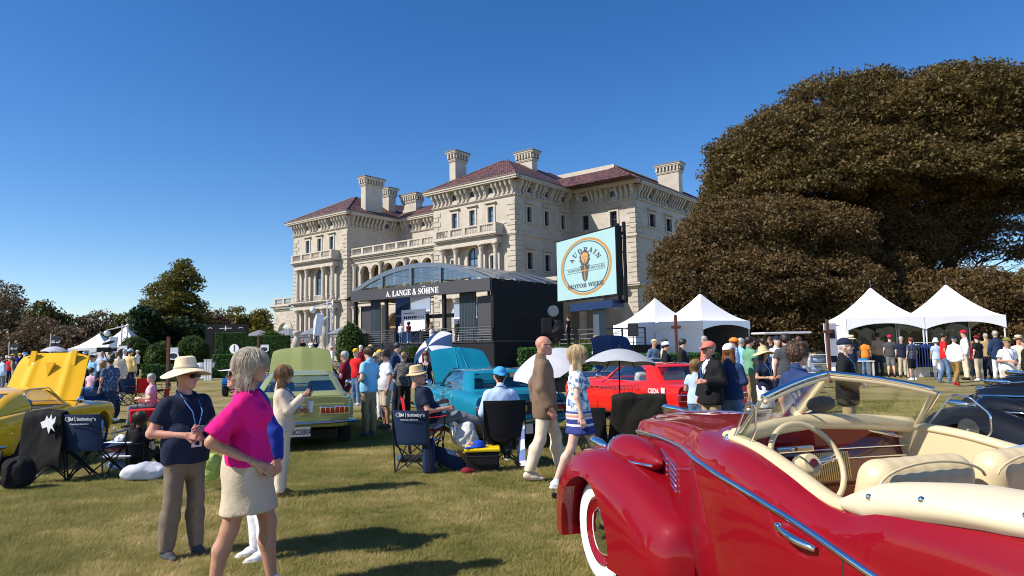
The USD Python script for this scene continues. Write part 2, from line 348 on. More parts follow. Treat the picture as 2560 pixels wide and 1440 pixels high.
# ---------------------------------------------------------------- trees
M_BARK = mat('bark', (.05, .042, .035), .9, var=.4, vscale=3., bump=.6, bscale=12.)
M_BARKG = mat('bark_grey', (.045, .038, .033), .9, var=.4, vscale=2., bump=.6, bscale=12.)
def leaves(centres, n_per, spread, size, seed, flat=.45, droop=0.):
    "leaf quads scattered about the spray centres"
    r = np.random.default_rng(seed); c = np.repeat(centres, n_per, 0); N = len(c)
    off = r.normal(0, 1, (N, 3)); off /= np.maximum(1, np.linalg.norm(off, axis=1, keepdims=True) / 1.8); off *= np.array([spread, spread, spread * flat]); off[:, 2] -= droop * (off[:, 0] ** 2 + off[:, 1] ** 2)
    p = c + off; n = r.normal(0, 1, (N, 3)) + [0, 0, .8]; n /= np.linalg.norm(n, axis=1, keepdims=True)
    a = np.cross(n, r.normal(0, 1, (N, 3))); a /= np.linalg.norm(a, axis=1, keepdims=True); b = np.cross(n, a)
    s = (size * r.uniform(.6, 1.3, N))[:, None]; a, b = a * s, b * s * .55
    v = np.stack([p - a * 1.15, p + a * .7 + b * 1.25, p + a * .7 - b * 1.25], 1).reshape(-1, 3)
    return v, np.arange(3 * N).reshape(-1, 3)
def shell(c, r, n, seed, lo=.72, hi=1.04, zmin=-.6):
    "points near an uneven ellipsoid's surface"
    q = np.random.default_rng(seed); d = q.normal(0, 1, (n * 3, 3)); d /= np.linalg.norm(d, axis=1, keepdims=True); d = d[d[:, 2] > zmin][:n]
    k = lo + (hi - lo) * q.uniform(0, 1, len(d)) ** .6; k = k * (.86 + .28 * meshkit.fbm(d * 2.3 + seed, 3, seed))
    return np.array(c) + d * k[:, None] * np.array(r)
def limb(a, b, ra, rb, seed, sag=.12, n=6, k=6):
    q = np.random.default_rng(seed); a, b = np.array(a), np.array(b); t = np.linspace(0, 1, k)[:, None]; L = np.linalg.norm(b - a)
    p = a + (b - a) * t + np.sin(t * PI) * [0, 0, sag * L] + q.normal(0, .03 * L, (k, 3)) * np.sin(t * PI)
    return tube(p, np.linspace(ra, rb, k), n)
def tree(name, label, base, th, tr, clumps, nsp, n_per, spread, lsize, lm, bark, seed, group=None, flat=.45, droop=0., stems=1, zmin=-.5, twigs=0, limbs=9):
    "clumps: (centre relative to the base, radii)"
    base = np.array(base, float); root = thing(name, label, 'tree', base, group=group); q = np.random.default_rng(seed); tb, tw = [], []
    tot = sum(np.prod(r) ** (2 / 3) for _, r in clumps); cs = []
    axes = []
    for st in range(stems):
        o = np.array([0, 0, 0]) if stems == 1 else np.append(q.uniform(-1, 1, 2) * tr * 8, 0); o[1] = abs(o[1]) + (2.5 if stems > 1 else 0)
        top = np.array([o[0] * 1.7, o[1] * 1.2, th * q.uniform(.85, 1.05)]) + np.append(q.normal(0, .05 * th, 2), 0)
        t = np.linspace(0, 1, 9)[:, None]; p = o + (top - o) * t; p[1:-1, :2] += q.normal(0, .02 * th, (7, 2)); axes.append(p)
        tb.append(tube(p, tr * (1.25 - 1.0 * t[:, 0] ** .8) * (1 if stems == 1 else .8), 9))
    def stem_pt(e):
        ax = axes[min(range(len(axes)), key=lambda i: np.hypot(*(axes[i][6][:2] - e[:2])) * q.uniform(.5, 1.5))]; hz = np.clip(min(e[2], th) * q.uniform(.45, .95) - q.uniform(.1, .5) * np.hypot(*(ax[5][:2] - e[:2])), th * .22, th * .97); return ax[0] + (ax[-1] - ax[0]) * 0 + np.array([np.interp(hz, ax[:, 2], ax[:, 0]), np.interp(hz, ax[:, 2], ax[:, 1]), hz])
    for i, (c, r) in enumerate(clumps):
        pts = shell(c, r, max(6, int(nsp * np.prod(r) ** (2 / 3) / tot)), seed + i, zmin=zmin); cs.append(pts)
        for k in q.choice(len(pts), min(len(pts), limbs), replace=False):
            s0 = stem_pt(pts[k]); tb.append(limb(s0, s0 + (pts[k] - s0) * .88, max(.02, tr * .28), max(.008, tr * .04), seed + i * 50 + k, sag=.10))
        for k in q.choice(len(pts), min(len(pts), twigs), replace=False):
            d = (pts[k] - np.array(c)); d = d / np.linalg.norm(d); e = pts[k] + (d + q.normal(0, .35, 3)) * q.uniform(.5, 1.3) * spread
            tw.append(tube([pts[k] - d * spread, pts[k], e], [.03, .02, .005], 3))
            if twigs > 60:
                a_ = pts[k] * q.uniform(.35, .9) + np.array(c) * .0; s0 = stem_pt(a_); tw.append(limb(s0, a_ + q.normal(0, 1.2, 3), .05, .008, seed + k, sag=.06, n=3, k=5))
    obj('trunk', cat(*tb), bark, root, smooth=True)
    if tw: obj('twigs', cat(*tw), bark, root, kind='stuff')
    obj('crown', leaves(np.vstack(cs), n_per, spread, lsize, seed, flat, droop), lm, root)
    return root
ML_BEECH = leaf_mat('beech_leaves', [(.2, (.08, .06, .018)), (.40, (.17, .11, .036)), (.54, (.28, .145, .058)), (.75, (.40, .20, .09)), (.9, (.55, .33, .16))], sc=.30)
ML_BEECH2 = leaf_mat('beech_leaves_russet', [(.2, (.08, .055, .02)), (.40, (.18, .11, .04)), (.56, (.31, .155, .065)), (.78, (.44, .22, .105)), (.9, (.6, .38, .19))], sc=.35)
ML_CYP = leaf_mat('cypress_leaves', [(.25, (0.0945, 0.0938, 0.0154)), (.45, (0.257, 0.2, 0.033)), (.6, (0.459, 0.288, 0.055)), (.8, (0.648, 0.35, 0.077))], sc=.5)
ML_YEW = leaf_mat('yew_leaves', [(.3, (0.0164, 0.0382, 0.0151)), (.7, (0.0491, 0.0983, 0.0302))], sc=.8)
ML_OLIVE = leaf_mat('olive_leaves', [(.3, (0.084, 0.081, 0.0195)), (.5, (0.21, 0.176, 0.039)), (.7, (0.364, 0.27, 0.065))], sc=.3)
ML_DRY = leaf_mat('dry_leaves', [(.3, (0.126, 0.0878, 0.052)), (.55, (0.238, 0.162, 0.091)), (.75, (0.364, 0.243, 0.13))], sc=.4)
ML_YELLOW = leaf_mat('yellow_leaves', [(.3, (0.137, 0.123, 0.0202)), (.5, (0.464, 0.328, 0.0504)), (.7, (0.75, 0.546, 0.0756))], sc=.5)
def ctr(px, py, Y, base): return at(px, py, Y) - base
def spots(base, items):
    "clumps from (pixel x, pixel y, depth, radii)"
    return [(ctr(x, y, Y, base), r) for x, y, Y, r in items]
b = gy(2180, 62)
_b = b
tree('beech_tree', 'huge domed beech with olive and russet leaves behind the white tents', b, 19, .55, spots(b, [(2190, 430, 57, (7, 4, 3.6)), (2370, 420, 58, (6, 4, 3.6)), (2530, 410, 59, (6, 5, 3.8)), (1990, 480, 57, (5, 4, 2.8)), (2150, 360, 62, (9.5, 7, 6.0)), (1960, 420, 60, (6.5, 6, 4.6)), (1880, 470, 61, (3.9, 5, 3.3)), (2360, 320, 62, (7.5, 7, 5.5)), (2540, 320, 64, (6.5, 7, 5.4)), (2060, 470, 57, (7, 4, 2.6)), (2300, 450, 57, (7, 4, 2.6)), (1815, 525, 60, (2.4, 3, 1.5)), (2480, 480, 60, (5, 4, 2.2))]),
     6400, 50, .52, .15, ML_BEECH, M_BARKG, 11, stems=4, zmin=-.25, twigs=80, limbs=10)
b = gy(1900, 55)
tree('beech_tree', 'lower russet beech spreading left behind the first white tents', b, 8, .5, spots(b, [(1900, 590, 54, (6, 4.5, 3.0)), (1770, 660, 53, (4.0, 4, 3.0)), (2010, 600, 55, (5, 4.5, 3.0)), (1850, 730, 51, (6, 4, 3.4)), (1720, 740, 52, (2.6, 3, 2.4)), (2020, 740, 52, (6, 4, 3.2)), (1880, 830, 50, (6, 3, 1.8))]),
     4600, 46, .47, .12, ML_BEECH2, M_BARK, 23, stems=2, zmin=-.7, twigs=30)
b = gy(2380, 58)
tree('beech_tree', 'bare-limbed russet beech with drooping skirt behind the right tents', b, 13, .6, spots(b, [(2290, 545, 62, (7, 4, 3.6)), (2480, 570, 62, (6, 4, 4.2)), (2150, 560, 61, (4, 4, 2.6)), (2160, 720, 56, (4.5, 4, 3.0)), (2420, 750, 55, (5, 4, 2.5)), (2300, 780, 54, (5, 4, 2.5)), (2560, 760, 55, (4, 4, 2.6)), (2120, 800, 53, (4, 3, 2.4)), (2240, 620, 60, (4, 4, 2.6)), (2500, 850, 53, (6, 3, 2.0))]),
     4200, 44, .50, .13, ML_BEECH2, M_BARKG, 31, stems=4, zmin=-.7, twigs=110, limbs=16)
def far_tree(name, label, px, Y, top, wpx, lm, bark, seed, low=.2, nsp=350, n_per=26, lsize=.3, k=5, group=None, twigs=0, spread=.7):
    b = gy(px, Y); H = at(px, top, Y)[2]; R = wpx / 2 * Y / FPX; q = np.random.default_rng(seed); cl = []
    for i in range(k):
        a = q.uniform(0, 2 * PI); z = H * (low + .12 + (.72 - low) * i / max(1, k - 1)); rr = R * (.95 - .5 * abs(i / max(1, k - 1) - .35)) * .68
        cl.append((np.array([math.cos(a) * R * .34, math.sin(a) * R * .34, z]), (rr, rr, H * .22)))
    return tree(name, label, b, H * .7, max(.15, H * .02), cl, nsp, n_per, spread, lsize, lm, bark, seed, group=group, zmin=-.8, twigs=twigs, limbs=6)
def cypress():
    Y = 85; b = gy(430, Y); H = at(430, 652, Y)[2]; cl = []; q = np.random.default_rng(5)
    for i in range(30):
        t = i / 29; a = i * 2.4; R = (1 - t) ** .75 * 5.2 + .35
        if t > .72: R *= 1.15
        cl.append((np.array([math.cos(a) * R * .62 + (1.1 if t > .8 else 0), math.sin(a) * R * .62, 1.6 + t * (H - 1.8)]), (R * .5 + .25, R * .5 + .25, .5 + .3 * (1 - t))))
    tree('cypress_tree', 'tall brown-green cypress with layered drooping boughs', b, H * .95, .45, cl, 1100, 40, .5, .16, ML_CYP, M_BARK, 41, flat=.35, droop=.12, limbs=4, zmin=-.8)
cypress()
far_tree('yew_tree', 'dark green rounded yew standing before the cypress', 362, 78, 776, 110, ML_YEW, M_BARK, 51, low=.05, nsp=420, n_per=30, lsize=.22, spread=.5)
far_tree('yew_tree', 'dark low evergreen right of the cypress behind the black arch', 470, 82, 800, 130, ML_YEW, M_BARK, 52, low=.05, nsp=350, n_per=28, lsize=.22)
TL = [(-60, 120, 700, 240, ML_DRY, 'bare grey-brown tree at the far left edge of the lawn'), (30, 112, 722, 150, ML_DRY, 'wispy leafless tree rising above the left banners'), (125, 108, 766, 150, ML_OLIVE, 'olive-green round tree in the left treeline'), (225, 112, 782, 150, ML_DRY, 'brown thinning tree behind the small white tents'),
      (300, 104, 795, 80, ML_OLIVE, 'small yellow-green tree beside the dark yew'), (75, 100, 800, 170, ML_DRY, 'dark brown thicket tree behind the left banner'), (190, 98, 822, 150, ML_DRY, 'low brown tree directly behind the left banner flags'), (545, 100, 780, 90, ML_DRY, 'thin grey tree right of the cypress')]
for i, (px, Y, top, w, lm, lab) in enumerate(TL):
    far_tree('far_tree', lab, px, Y, top, w, lm, M_BARK, 60 + i, low=.08, nsp=420 if lm is not ML_DRY else 330, n_per=24 if lm is not ML_DRY else 14, lsize=.26, twigs=60 if lm is ML_DRY else 6)
for i, (px, top, w, lab) in enumerate([(605, 776, 90, 'yellowing maple left of the mansion terrace'), (660, 780, 70, 'golden tree touching the mansion terrace corner')]):
    far_tree('yellow_tree', lab, px, 120, top, w, ML_YELLOW, M_BARK, 80 + i, low=.1, nsp=300, n_per=20, lsize=.3)
# a far belt of trees that closes the lawn
q = np.random.default_rng(9); pts = []
for k in range(2600):
    x = q.uniform(-260, 260); pts.append([x, 175 + q.uniform(0, 25) - abs(x) * .1, q.uniform(0, 1) ** .7 * (5.5 + 2.5 * math.sin(x * .11) + 1.5 * math.sin(x * .31))])
obj('treeline', leaves(np.array(pts), 14, 1.6, .8, 90, .7), ML_OLIVE, kind='stuff', label='far belt of mixed autumn woodland closing the lawn', cat='woodland')

# clipped green hedge boxes, rounded bushes
ML_HEDGE = leaf_mat('hedge_leaves', [(.3, (0.0504, 0.126, 0.0252)), (.55, (0.126, 0.302, 0.063)), (.8, (0.252, 0.479, 0.126))], sc=3.)
ML_BUSH = leaf_mat('bush_leaves', [(.3, (0.0546, 0.0955, 0.0202)), (.55, (0.151, 0.233, 0.0504)), (.8, (0.328, 0.41, 0.101))], sc=2.)
M_HCORE = mat('hedge_core', (.02, .04, .012), .95)
M_BLACK = mat('black_paint', (.010, .010, .013), .6, spec=.2)
def hedge_box(label, px0, px1, Y, z1, seed, z0=0., depth=.6, group=None, base=0.):
    a = gy(px0, Y); b2 = gy(px1, Y); L = b2[0] - a[0]; root = thing('hedge_box', label, 'hedge', a, group=group); q = np.random.default_rng(seed)
    obj('core', box((.03, .03, base), (L - .03, depth, z1 - .03)), M_HCORE if base == 0 else M_HCORE, root)
    if base: obj('plinth', box((0, 0.0, 0), (L, depth, base - .003)), M_BLACK, root)
    n = int(260 * L * (z1 - base)); p = np.stack([q.uniform(0, L, n), q.uniform(-.02, .06, n), q.uniform(base, z1, n)], 1); t = np.stack([q.uniform(0, L, n // 2), q.uniform(0, depth, n // 2), np.full(n // 2, z1)], 1)
    sd = np.stack([np.where(q.uniform(size=n // 5) < .5, 0, L), q.uniform(0, depth, n // 5), q.uniform(base, z1, n // 5)], 1)
    obj('foliage', leaves(np.vstack([p, t, sd]), 3, .035, .05, seed, .8), ML_HEDGE, root)
def bush(label, px, Y, top, wpx, seed, name='round_bush', z0=0., lm=None, group=None):
    b = gy(px, Y); b[2] = z0; H = at(px, top, Y)[2] - z0; R = wpx / 2 * Y / FPX; root = thing(name, label, 'bush', b, group=group)
    obj('core', ell((0, 0, H * .5), (R * .82, R * .82, H * .46)), M_HCORE, root)
    obj('foliage', leaves(shell((0, 0, H * .5), (R, R, H * .52), int(260 + 90 * R * H), seed, lo=.85), 16, .16, .09, seed, .8), lm or ML_BUSH, root)
for i, (a, b, Y, z, lab) in enumerate([(352, 388, 42, 1.05, 'short clipped hedge box left of the second rusty post'), (389, 410, 43, .95, 'small clipped hedge cube beside the rusty post'), (418, 440, 42, 1.0, 'bright hedge block behind the straw-hatted man'), (468, 486, 44, .9, 'low hedge stub before the white chairs'), (530, 600, 46, 1.55, 'dark hedge box in front of the black arch'), (535, 556, 52, 3.2, 'tall green hedge panel inside the arch'), (558, 605, 53, 3.2, 'dark tall hedge panel inside the arch'), (612, 720, 58, 3.0, 'long dark hedge screen under the grey parasols'), (222, 250, 40, 1.1, 'green hedge block behind the yellow bonnet')]):
    hedge_box(lab, a, b, Y, z, 200 + i)
hedge_box('long green hedge wall on a black base below the screen', 1300, 1480, 24.5, 1.55, 220, base=.5)
hedge_box('dark shaded hedge wall in front of the first white tent', 1482, 1800, 25.5, 1.25, 221, base=.35)
for i, (px, Y, top, w, lab) in enumerate([(335, 60, 848, 66, 'clipped dark round bush near the small white tents'), (482, 58, 845, 66, 'dome-shaped green bush by the black arch'), (680, 66, 832, 70, 'rounded green bush beneath the grey parasols'), (400, 56, 862, 60, 'low sloping bush behind the hedge cubes')]):
    bush(lab, px, Y, top, w, 240 + i)
bush('light green standard shrub at the left end of the black stage', 877, 41, 818, 50, 250, name='shrub', lm=ML_BUSH, z0=.5)
# ---------------------------------------------------------------- the mansion
M_STONE = mat('limestone', (.43, .38, .31), .85, var=.13, vscale=.9, bump=.15, bscale=9.)
M_TRIM = mat('limestone_trim', (.455, .405, .335), .8, var=.12, vscale=2.)
def tile_material():
    n = {'c': ('geometry', {}), 'v': ('voronoi_texture', dict(scale=2.6)), 'mp': ('mapping', dict(scale=(1, 1, 2.2))), 'r': ('rgb_ramp', dict(ramp=[(.1, (.024, .011, .010)), (.4, (.062, .022, .019)), (.7, (.10, .036, .03)), (1., (.15, .066, .05))])), 'p': ('principled_bsdf', dict(roughness=.6)), 's': ('separate_color', {}), 'w': ('wave_texture', dict(scale=1.3, bands_direction='x')), 'b': ('bump', dict(strength=.5, distance=.06))}
    return usdkit.material(stage, '/World/Looks/roof_tile', n, [('c.position', 'mp.vector'), ('mp.vector', 'v.vector'), ('v.color', 's.color'), ('s.r', 'r.fac'), ('r.color', 'p.base_color'), ('c.position', 'w.vector'), ('w.fac', 'b.height'), ('b.normal', 'p.normal')], surface='p.BSDF')
M_TILE = tile_material()
M_PANE = mat('window_glass', (.10, .16, .24), .06, spec=.9, coat=.6)
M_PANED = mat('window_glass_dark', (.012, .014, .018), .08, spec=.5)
M_SASH = mat('window_sash', (.05, .06, .07), .5)
M_DARK = mat('dark_interior', (.02, .018, .016), .9)
M_OCHRE = mat('loggia_plaster', (.30, .21, .11), .85, var=.15, vscale=1.)
M_LEAD = mat('lead_gutter', (.13, .11, .09), .6)
YAW = math.radians(51.3)
C0 = at(1287, 483, 80.); C0[2] = 0
HOUSE = thing('mansion', 'large Italianate limestone mansion with red tiled hip roofs and tall chimneys', 'mansion', C0, YAW - PI / 2)
def face(rot, o):
    "places a drawing made on the wall facing -y at the wall with the given turn and origin"
    return lambda m: T(m, o, rz=rot)
F_FRONT = lambda y: face(0, (0, y, 0))
def wall(pf, x0, x1, z0, z1, holes=(), t=.5, m=None):
    g = sg.box(x0, z0, x1, z1)
    for h in holes: g = g.difference(h)
    v = upright(prism(g, t)); obj('wall', pf((v[0] + [0, t, 0], v[1])), m or M_STONE, HOUSE)
def rect(x, z0, w, h): return sg.box(x - w / 2, z0, x + w / 2, z0 + h)
def arch(x, z0, w, h, n=14):
    r = w / 2; return shapely.union_all([sg.box(x - r, z0, x + r, z0 + h - r), sg.Point(x, z0 + h - r).buffer(r, n)])
def window(pf, x, z0, w, h, arched=False, hood=True, dark=False, surround=True, sill=True):
    wd = window_at = numbered(HOUSE, 'window'); UsdGeom.Xform.Define(stage, wd)
    hole = arch(x, z0, w, h) if arched else rect(x, z0, w, h)
    v = upright(prism(hole.buffer(.02), .03)); obj('pane', pf((v[0] + [0, .34, 0], v[1])), M_PANED if dark else M_PANE, wd)
    bars = [sg.box(x - .03, z0, x + .03, z0 + h)] if w > 1.2 else []
    bars += [sg.box(x - w / 2, z0 + h * .45, x + w / 2, z0 + h * .45 + .07)] + ([sg.box(x - w / 2, z0 + h * .66, x + w / 2, z0 + h * .66 + .12)] if arched else [])
    fr = shapely.union_all([hole.difference(hole.buffer(-.08))] + bars).intersection(hole)
    v = upright(prism(fr, .07)); obj('sash', pf((v[0] + [0, .31, 0], v[1])), M_SASH, wd)
    if surround:
        fr = hole.buffer(.26, join_style=2).difference(hole); fr = fr.intersection(sg.box(-99, z0, 99, 99))
        v = upright(prism(fr, .10)); obj('surround', pf((v[0] + [0, -.003, 0], v[1])), M_TRIM, wd)
    if hood and not arched:
        obj('hood', pf(cat(box((x - w / 2 - .45, -.32, z0 + h + .46), (x + w / 2 + .45, 0, z0 + h + .60)), box((x - w / 2 - .36, -.2, z0 + h + .36), (x + w / 2 + .36, 0, z0 + h + .457)))), M_TRIM, wd)
    if sill: obj('sill', pf(box((x - w / 2 - .3, -.18, z0 - .16), (x + w / 2 + .3, 0, z0 - .002))), M_TRIM, wd)
def quoins(pf, x, z0, z1, sgn):
    h = .62; n = int((z1 - z0) / h)
    for i in range(n):
        w = 1.25 if i % 2 else .85; z = z0 + i * h
        a, b = (x - sgn * w, x) if sgn > 0 else (x, x + w)
        if sgn > 0: a, b = x - w, x
        obj('quoin', pf(box((a, -.075, z + .05), (b, 0, z + h - .04))), M_STONE, HOUSE)
def cornice(pf, x0, x1, z, steps, m=None, name='cornice'):
    "stacked courses: (projection, bottom, top)"
    obj(name, pf(cat(*[box((x0 - p, -p, z + a), (x1 + p, 0, z + b - .004)) for p, a, b in steps])), m or M_TRIM, HOUSE)
def dentils(pf, x0, x1, z, p, h=.16, step=.34):
    n = int((x1 - x0) / step)
    obj('dentils', pf(cat(*[box((x0 + (i + .2) * step, -p, z), (x0 + (i + .75) * step, 0, z + h)) for i in range(n)])), M_TRIM, HOUSE, kind='stuff')
BRK = np.array([(0, 0), (.16, 0), (.22, .25), (.34, .55), (.62, .85), (.78, 1.25), (.78, 1.42), (0, 1.42)])
def eaves(pf, x0, x1, z, attic=(), ends=True, pairs=.72):
    "bracketed cornice: z is the frieze's foot"
    obj('frieze_moulding', pf(cat(box((x0 - .14, -.14, z), (x1 + .14, 0, z + .10)), box((x0 - .22, -.22, z + .104), (x1 + .22, 0, z + .22)))), M_TRIM, HOUSE)
    n = max(2, int(round((x1 - x0 - .5) / pairs))); xs = np.linspace(x0 + .25, x1 - .25, n + 1)
    for x in xs:
        if any(abs(x - a) < .62 for a in attic): x = min([a + s * .72 for a in attic for s in (-1, 1)], key=lambda q: abs(q - x))
        v, f = prism(BRK, .24); v = np.stack([v[:, 2] - .12 + x, -v[:, 0], v[:, 1] + z + .42], 1)
        obj('bracket', pf(cat((v, f[:, ::-1]), box((x - .10, -.30, z + .224), (x + .10, 0, z + .41)))), M_TRIM, HOUSE)
    obj('eaves', pf(cat(box((x0 - .95, -.95, z + 1.845), (x1 + .95, 0, z + 2.05)), box((x0 - 1.05, -1.05, z + 2.054), (x1 + 1.05, 0, z + 2.28)))), M_TRIM, HOUSE)
    obj('gutter', pf(box((x0 - 1.12, -1.12, z + 2.284), (x1 + 1.12, -.9, z + 2.40))), M_LEAD, HOUSE)
    for a in attic: window(pf, a, z + .72, .95, .72, hood=False, surround=True, sill=False)
def balustrade(pf, x0, x1, z, y, h=1.15, bays=4, ends=True):
    "pf is a face; the run stands at depth y"
    pw = .42; L = (x1 - x0 - pw) / bays; parts = [box((x0, y, z), (x1, y + .34, z + .16)), box((x0 - .03, y - .03, z + h - .16), (x1 + .03, y + .37, z + h))]
    for i in range(bays + 1): parts.append(box((x0 + i * L, y - .02, z + .164), (x0 + i * L + pw, y + .36, z + h - .164)))
    obj('balustrade', pf(cat(*parts)), M_TRIM, HOUSE)
    prof = [(.06, 0), (.06, .06), (.075, .2), (.06, .35), (.03, .5), (.035, .7), (.06, .9), (.06, 1.)]; bs = []
    for i in range(bays):
        a, b = x0 + i * L + pw + .08, x0 + (i + 1) * L - .08; n = max(2, int((b - a) / .25))
        for k in range(n): bs.append(lathe([(r, zz * (h - .36)) for r, zz in prof], 6, (a + (k + .5) * (b - a) / n, y + .17, z + .18)))
    obj('balusters', pf(cat(*bs)), M_TRIM, HOUSE, smooth=40, kind='stuff')
def column(pf, x, z0, z1, y, r=.30):
    H = z1 - z0
    v = lathe([(r * 1.5, 0), (r * 1.5, .18), (r * 1.25, .2), (r * 1.3, .34), (r * 1.05, .38), (r, .5), (r * .86, H - .75), (r * .95, H - .7), (r * .9, H - .6), (r * 1.15, H - .45), (r * 1.1, H - .35), (r * 1.55, H - .14), (r * 1.2, H - .12), (r * 1.6, H - .1), (r * 1.6, H), (0, H)], 14, (x, y, z0))
    obj('column', pf(v), M_TRIM, HOUSE, smooth=35)
def chimney(x0, x1, y0, y1, z0, z1):
    ch = [box((x0, y0, z0), (x1, y1, z1 - 1.5))]
    for p, a, b in ((.10, -1.5, -1.36), (.16, -1.356, -1.25), (.04, -1.246, -.5), (.34, -.496, -.34), (.42, -.336, -.16)): ch.append(box((x0 - p, y0 - p, z1 + a), (x1 + p, y1 + p, z1 + b)))
    for (ax, lo, hi) in (('x', x0, x1), ('y', y0, y1)):
        n = max(2, int(round((hi - lo) / .55)))
        for k in range(n + 1):
            t = lo + (hi - lo) * k / n
            for e in (0, 1):
                if ax == 'x': c = (t, y0 - .2 if e == 0 else y1 + .2)
                else: c = (x0 - .2 if e == 0 else x1 + .2, t)
                ch.append(box((c[0] - .12, c[1] - .12, z1 - 1.1), (c[0] + .12, c[1] + .12, z1 - .5)))
    p = obj('chimney', cat(*ch), M_STONE, HOUSE)
    obj('cap', box((x0 - .47, y0 - .47, z1 - .156), (x1 + .47, y1 + .47, z1)), M_LEAD, HOUSE)
def hip(x0, x1, y0, y1, ze, ix, iy, zt, name='roof', iy2=None):
    "hip roof from the eaves rectangle to the inset ridge"
    iy2 = iy if iy2 is None else iy2
    b = np.array([(x0, y0, ze), (x1, y0, ze), (x1, y1, ze), (x0, y1, ze)]); t = np.array([(x0 + ix, y0 + iy, zt), (x1 - ix, y0 + iy, zt), (x1 - ix, y1 - iy2, zt), (x0 + ix, y1 - iy2, zt)])
    v = np.vstack([b, t]); f = np.array([[0, 1, 5], [0, 5, 4], [1, 2, 6], [1, 6, 5], [2, 3, 7], [2, 7, 6], [3, 0, 4], [3, 4, 7], [4, 5, 6], [4, 6, 7], [0, 2, 1], [0, 3, 2]])
    p = obj(name, (v, f), M_TILE, HOUSE)
    objs('hip_tiles', [tube([b[k], t[k]], .13, 6) for k in range(4)], M_TILE, HOUSE)
ZG, Z1, Z2, Z3, ZF = 0.6, 8.75, 15.25, 16.45, 19.65
def block_front(pf, x0, x1, hidden=False):
    "three-storey pavilion front between x0 and x1, drawn for the front face"
    c = (x0 + x1) / 2; w3 = [c + d for d in (-3.05, 0, 3.05)]; ws = [c - 3.3, c + 3.3]
    holes = [rect(x, 16.75, .92, 1.95) for x in w3] + [arch(c, 9.9, 1.75, 4.05)] + [rect(x, 9.95, .85, 2.75) for x in ws] + [arch(c, 1.2, 2.2, 5.4)] + [rect(x, ZF + .72, .95, .72) for x in w3]
    wall(pf, x0, x1, ZG, ZF + 1.9, holes)
    for k, x in enumerate(w3): window(pf, x, 16.75, .92, 1.95)
    window(pf, c, 9.9, 1.75, 4.05, arched=True)
    for x in ws: window(pf, x, 9.95, .85, 2.75, dark=(x0 < -20))
    window(pf, c, 1.2, 2.2, 5.4, arched=True)
    cs = [c - 4.75, c - 2.25, c + 1.9, c + 4.15]; cs = [c - 4.6, c - 2.25, c + 2.0, c + 4.3]
    for x in cs:
        column(pf, x, 9.1, 14.05, -.75); column(pf, x, 2.2, 7.75, -.75, .34)
        obj('pedestal', pf(cat(box((x - .5, -1.2, ZG), (x + .5, 0, 2.197)), box((x - .42, -.1, 2.2), (x + .42, 0, 14.05)))), M_TRIM, HOUSE)
    xa, xb = cs[0] - .55, cs[3] + .55
    for zz in (7.75, 14.05):
        obj('entablature', pf(cat(box((xa, -1.15, zz + .004), (xb, 0, zz + .35)), box((xa + .04, -1.1, zz + .354), (xb - .04, 0, zz + .72)), box((xa - .2, -1.5, zz + .9), (xb + .2, 0, zz + 1.04)), box((xa - .32, -1.62, zz + 1.044), (xb + .32, 0, zz + 1.2)))), M_TRIM, HOUSE)
        dentils(pf, xa - .1, xb + .1, zz + .724, 1.32)
    balustrade(pf, xa - .15, xb + .15, 15.26, -1.5, bays=4)
    objs('balcony_return', [pf(box((a, -1.16, 15.26), (a + .34, 0, 16.40))) for a in (xa - .15, xb - .19)], M_TRIM, HOUSE)
    obj('window_apron', pf(cat(box((c - .95, -.42, 9.0), (c + .95, -.25, 9.12)), box((c - .95, -.42, 9.8), (c + .95, -.25, 9.92)), *[box((c - .85 + k * .28, -.40, 9.124), (c - .71 + k * .28, -.28, 9.796)) for k in range(7)])), M_TRIM, HOUSE)
    eaves(pf, x0, x1, ZF, attic=w3)
    for (a, b2) in ((x0, xa - .33), (xb + .33, x1)):
        cornice(pf, a, b2, 8.85, [(.12, 0, .12), (.22, .12, .3)]); cornice(pf, a, b2, Z2 - .35, [(.1, 0, .14), (.18, .14, .32)]); cornice(pf, a, b2, Z3 - .02, [(.09, 0, .16)])
    quoins(pf, x0, ZG + 1.2, ZF - .2, -1); quoins(pf, x1, ZG + 1.2, ZF - .2, 1)
FR = face(0, (0, 0, 0))
block_front(FR, -13.68, 0); block_front(FR, -45.5, -31.8)
# shaded side walls: right side of the middle block (depth 12), right side of the pavilion
SIDE = face(PI / 2, (0, 0, 0)); L = 12.1
wl = [2.7, 6.35, 10.0]
holes = [rect(x, 16.65, .9, 1.9) for x in wl] + [rect(x, 10.9, 1.1, 2.05) for x in wl] + [rect(x, ZF + .72, .95, .72) for x in wl]
wall(SIDE, .5, L, ZG, ZF + 1.9, holes, m=M_STONE)
for x in wl: window(SIDE, x, 16.65, .9, 1.9, dark=True); window(SIDE, x, 10.9, 1.1, 2.05, dark=True)
eaves(SIDE, .5, L, ZF, attic=wl); quoins(SIDE, 0.055, ZG + 1.2, ZF - .2, -1)
cornice(SIDE, .5, L - .3, Z2 - .35, [(.1, 0, .14), (.2, .14, .36)]); cornice(SIDE, .5, L - .3, Z3 - .02, [(.09, 0, .16)]); cornice(SIDE, .5, L - .3, 9.4, [(.12, 0, .12), (.3, .12, .34)])
balustrade(face(0, (0, 10.0, 0)), .7, 6.0, 9.8, -1.2, bays=3)
obj('porch_roof', box((.3, 3, 9.3), (6.4, 12, 9.78)), M_TRIM, HOUSE)
obj('porch_wall', cat(box((.3, 8.9, 6.6), (6.2, 9.3, 9.3)), *[box((a, 8.9, ZG), (a + .7, 9.5, 6.6)) for a in (.5, 2.9, 5.3)]), M_STONE, HOUSE)
PSIDE = face(PI / 2, (-31.8, 0, 0))
